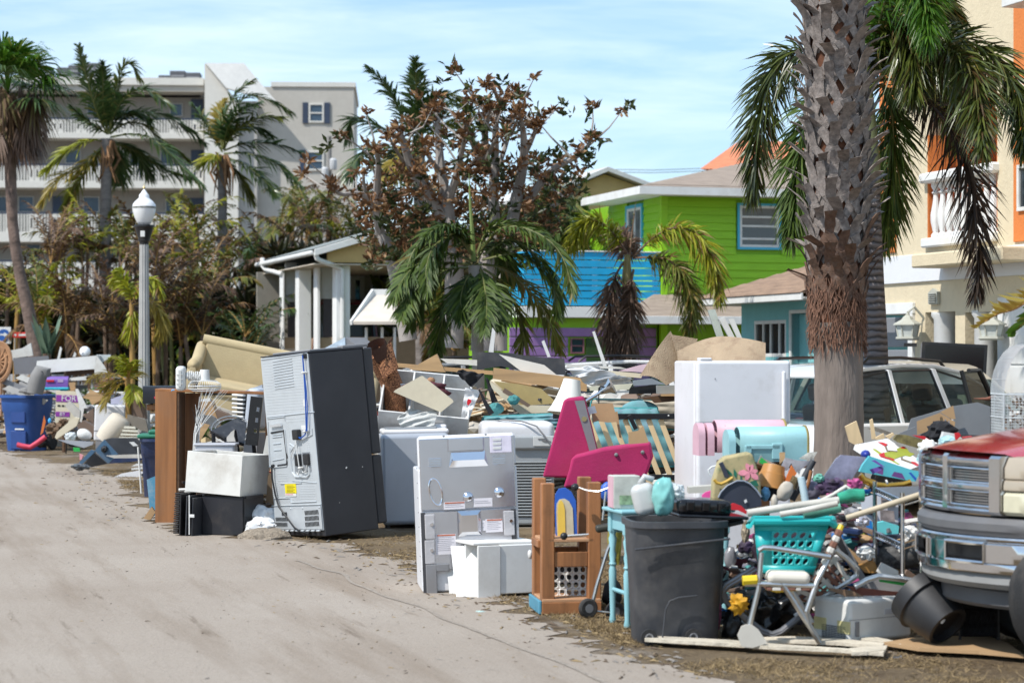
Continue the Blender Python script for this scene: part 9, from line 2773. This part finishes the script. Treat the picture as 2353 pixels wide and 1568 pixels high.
def curve_bar(y0,y1,z0,z1,x0,c,nm,mt,t_=.06,n=14,top=0.,rd=.02,xf=None):
    "a bar bowed across the nose: section between z0 and z1, set back by c*y^2"
    xf=xf or(lambda y:x0+c*y*y)
    sec=[(rd,z0),(0,z0+rd),(-.0,(z0+z1)/2),(0+top*.5,z1-rd),(rd+top,z1),(t_,z1),(t_,z0)]
    vs,fs=[],[]
    for i in range(n+1):
        y=y0+(y1-y0)*i/n
        for dx,z in sec:vs.append(V((xf(y)+dx,y,z)))
    k=len(sec)
    for i in range(n):
        for j in range(k):fs.append((i*k+j,i*k+(j+1)%k,i*k+k+(j+1)%k,i*k+k+j))
    fs+=[tuple(range(k)),tuple(n*k+j for j in range(k))[::-1]]
    return MB().add(vs,fs).build(nm,mt,t,smooth=40)
gz0,gz1=.86,1.2
cg_=.36
curve_bar(-.47,.47,1.115,gz1,0,cg_,'grille_top',TCHR,.12,top=.06,rd=.03)
curve_bar(-.47,.47,gz0,.9,0,cg_,'grille_bottom',TCHR,.1)
curve_bar(-.44,.44,.99,1.03,-.004,cg_,'grille_bar',TCHR,.06,rd=.012)
for y0,y1 in((-.475,-.40),(.40,.475),(-.028,.028)):curve_bar(y0,y1,gz0+.005,gz1-.01,-.008,cg_,'grille_upright',TCHR,.1,4,rd=.015)
GM=mat('grille_mesh',(.16,.155,.15),.5,.3,var=.1)
for y0,y1 in((-.395,-.035),(.035,.395)):
    for z0,z1 in((.905,.985),(1.035,1.112)):
        curve_bar(y0,y1,z0,z1,.035,cg_,'grille_mesh',GM,.02,8)
        m=MB()
        for i in range(22):
            y=y0+(y1-y0)*i/21
            m.tube([(.03+cg_*y*y,y,z0),(.03+cg_*y*y,y,z1)],.003,3,cap=False)
        for j in range(6):
            z=z0+(z1-z0)*j/5
            m.tube([(.03+cg_*y*y,y,z)for y in np.linspace(y0,y1,6)],.003,3,cap=False)
        m.build('mesh_wires',CHROME,t,kind='stuff')
        fr_=MB();fr_.tube([(.012+cg_*y*y,y,z)for y,z in((y0,z0),((y0+y1)/2,z0),(y1,z0),(y1,z1),((y0+y1)/2,z1),(y0,z1))],.008,6,closed=True);fr_.build('mesh_frame',TCHR,t)
for s in(-1,1):
    ys=(s*.485,s*.77)
    xf=lambda y:.09+.95*(abs(y)-.47)**1.35
    curve_bar(*sorted(ys),.865,.995,0,0,'headlight',mat('amber_lens',(.55,.52,.38),.15,var=.12,vs=9,coat=.6),.14,10,xf=xf)
    curve_bar(*sorted(ys),1.0,1.06,0,0,'fender_nose',TANP,.16,10,xf=xf,top=.01,rd=.006)
    curve_bar(*sorted(ys),1.064,1.19,0,0,'fender_nose_top',TANP,.16,10,xf=lambda y:xf(y)+.008,top=.05,rd=.006)
hood=[]
nx_,ny_=10,14
def hoodp(u,v):
    y=-.78+1.56*v
    x0=(cg_*y*y+.05)if abs(y)<.47 else.13+.95*(abs(y)-.47)**1.35
    x=x0+(1.55-x0)*u
    return V((x,y,1.205-.02*(abs(y)>.5)*(1-u)+.2*u**.75-.07*(abs(y)/.9)**4+.025*(1-min(1,abs(y)/.5)**4)*u))
MB().grid(nx_,ny_,hoodp).build('hood',REDP,t,smooth=60,recalc=False)
for s in(-1,1):
    m=MB()
    wc=.5
    pr=[(.26,.8)]+[(wc-.49*math.cos(a),.4+.49*math.sin(a))for a in np.linspace(1.0,2.94,10)]+[(1.6,.5),(1.6,1.33),(.26,1.17)]
    m.prism([(x,s*.79,z)for x,z in pr],(0,-s*.05,0));m.build('fender',TANP,t)
    M_=Matrix.Translation((wc if s<0 else.95,s*.66,.42))@rot(x=90)@Matrix.Scale(1.08,4)
    o=MB().lathe([(.22,-.13),(.34,-.135),(.38,-.11),(.39,-.05),(.39,.05),(.38,.11),(.34,.135),(.22,.13)],32,M_).build('wheel',RUBBER,t)
    MB().lathe([(.03,-.06),(.2,-.1),(.23,-.13),(.23,.13),(.03,.06)],20,M_).build('rim',CHROME,o)
MB().box((1.1,0,.75),(1.0,1.0,.75)).build('engine_bay',BLACKP,t)
MB().box((3.0,0,.85),(3.0,1.8,.85),None,.04).build('cab_body',TANP,t)
MB().prism([(1.7,-.8,1.3),(2.3,-.7,1.85),(3.6,-.7,1.85),(3.9,-.8,1.3)],(0,1.5,0)).build('cab',REDP,t)
bx=lambda y:-.06+.55*y*y
curve_bar(-.85,.85,.745,.845,0,0,'bumper_pad',RUBG,.16,20,xf=bx,rd=.03)
curve_bar(-.85,.85,.72,.742,0,0,'bumper_lip',TCHR,.1,20,xf=lambda y:bx(y)-.01,rd=.01)
hz0,hz1=.62,.7
for y0,y1,z0,z1 in((-.85,.85,.706,.719),(-.85,.85,.54,.594),(-.85,-.39,.595,.705),(-.1,.1,.595,.705),(.42,.85,.595,.705)):
    curve_bar(y0,y1,z0,z1,0,0,'bumper_chrome',TCHR,.08,12,xf=bx,rd=.006)
for s in(-1,1):
    curve_bar(*sorted((s*.1,s*.4)),.595,.705,0,0,'tow_opening',BLACKP,.02,6,xf=lambda y:bx(y)+.06)
    m=MB();m.tube([(bx(y)-.004,y,z)for y,z in((s*.105,.597),(s*.25,.597),(s*.395,.597),(s*.395,.703),(s*.25,.703),(s*.105,.703))],.013,6,closed=True);m.build('opening_rim',TCHR,t)
curve_bar(-.82,.82,.45,.545,0,0,'valance',VAL,.12,16,xf=lambda y:bx(y)+.03,rd=.03)
curve_bar(-.7,.7,.33,.448,0,0,'air_dam',mat('air_dam',(.10,.10,.105),.6,dirt=.2),.05,14,xf=lambda y:bx(y)+.14)


# ------------------------------------------------------------------ loose ground cover
STRAW=leaf('dry_straw',(.16,.11,.06),(.36,.26,.13),(.10,.07,.04),rough=.8,tr=.15,p2=.8)
g=np.random.default_rng(9)
def tufts(n,regs,hmax):
    ps=[]
    while len(ps)<n:
        (x0,x1),(y0,y1),dens=regs[g.integers(len(regs))]
        px,py=g.uniform(x0,x1),g.uniform(y0,y1)
        e=np.interp(py,[1036,1092,1196,1244,1306,1376,1422,1498,1568,1668],[0,250,330,740,950,1130,1270,1460,1640,1900])
        p=G(px,DG(py))
        if px>e+12 and noise.noise(V((p.x*1.6,p.y*1.6,4)))+.15+dens>g.random()*.9:ps.append((p.x,p.y,0.))
    return ps
ps=tufts(11000,[((700,1300),(1225,1420),.1),((1100,1500),(1290,1500),.3),((1200,2352),(1390,1570),.1),((240,420),(1080,1130),.2)],.1)
c=np.repeat(np.array(ps),5,0)
m_=len(c)
c=c+np.concatenate([g.normal(0,.03,(m_,2)),np.zeros((m_,1))],1)
D=norm(np.concatenate([g.normal(0,.9,(m_,2)),g.uniform(.25,1.1,(m_,1))],1))
l=(g.uniform(.015,.065,m_))[:,None]
Wd=norm(np.cross(D,g.normal(0,1,(m_,3))))*.0028
tip=c+D*l;tip[:,2]=np.maximum(.004,tip[:,2]-.012)
vs=np.stack([c-Wd,c+Wd,tip],1).reshape(-1,3)
me=np_mesh('dead_grass',vs,np.zeros((0,4),int),(np.arange(m_)*3)[:,None]+np.array([[0,1,2]]),STRAW)
o=bpy.data.objects.new('dead_grass',me);C.objects.link(o)
tag(o,'dead brown grass tufts along the verge','grass',kind='stuff')
# twigs, leaf scraps and pebbles washed along the road
m=MB()
for i in range(2200):
    k=rnd.random()
    py=1000+560*rnd.random()**1.6
    px=np.interp(py,[1000,1036,1092,1196,1244,1306,1376,1422,1498,1568],[-100,0,250,330,740,950,1130,1270,1460,1640])+(rnd.gauss(-25,70)if k<.4 else-abs(rnd.gauss(0,600)))
    if px<-40:continue
    p=G(px,DG(py),.006)
    a=rnd.gauss(1.86,.5);s_=rnd.uniform(.008,.035)*(1 if k<.4 else.38)
    u_=V((math.cos(a),math.sin(a),0))*s_*rnd.uniform(.7,2.4);v_=V((-math.sin(a),math.cos(a),0))*s_*.28
    m.mi=rnd.randrange(3)
    h_=V((0,0,s_*.35))
    m.add([p-u_-v_,p+u_-v_,p+u_+v_,p-u_+v_,p+h_+u_*.2],[(0,1,4),(1,2,4),(2,3,4),(3,0,4)])
o=m.build('leaf_litter',[mat('litter_brown',(.10,.07,.045),.95),mat('litter_straw',(.25,.18,.09),.95),mat('litter_grey',(.20,.18,.16),.95)],None,smooth=0,recalc=False)
tag(o,'twigs leaf scraps and pebbles scattered along the sandy road edge','litter',kind='stuff')
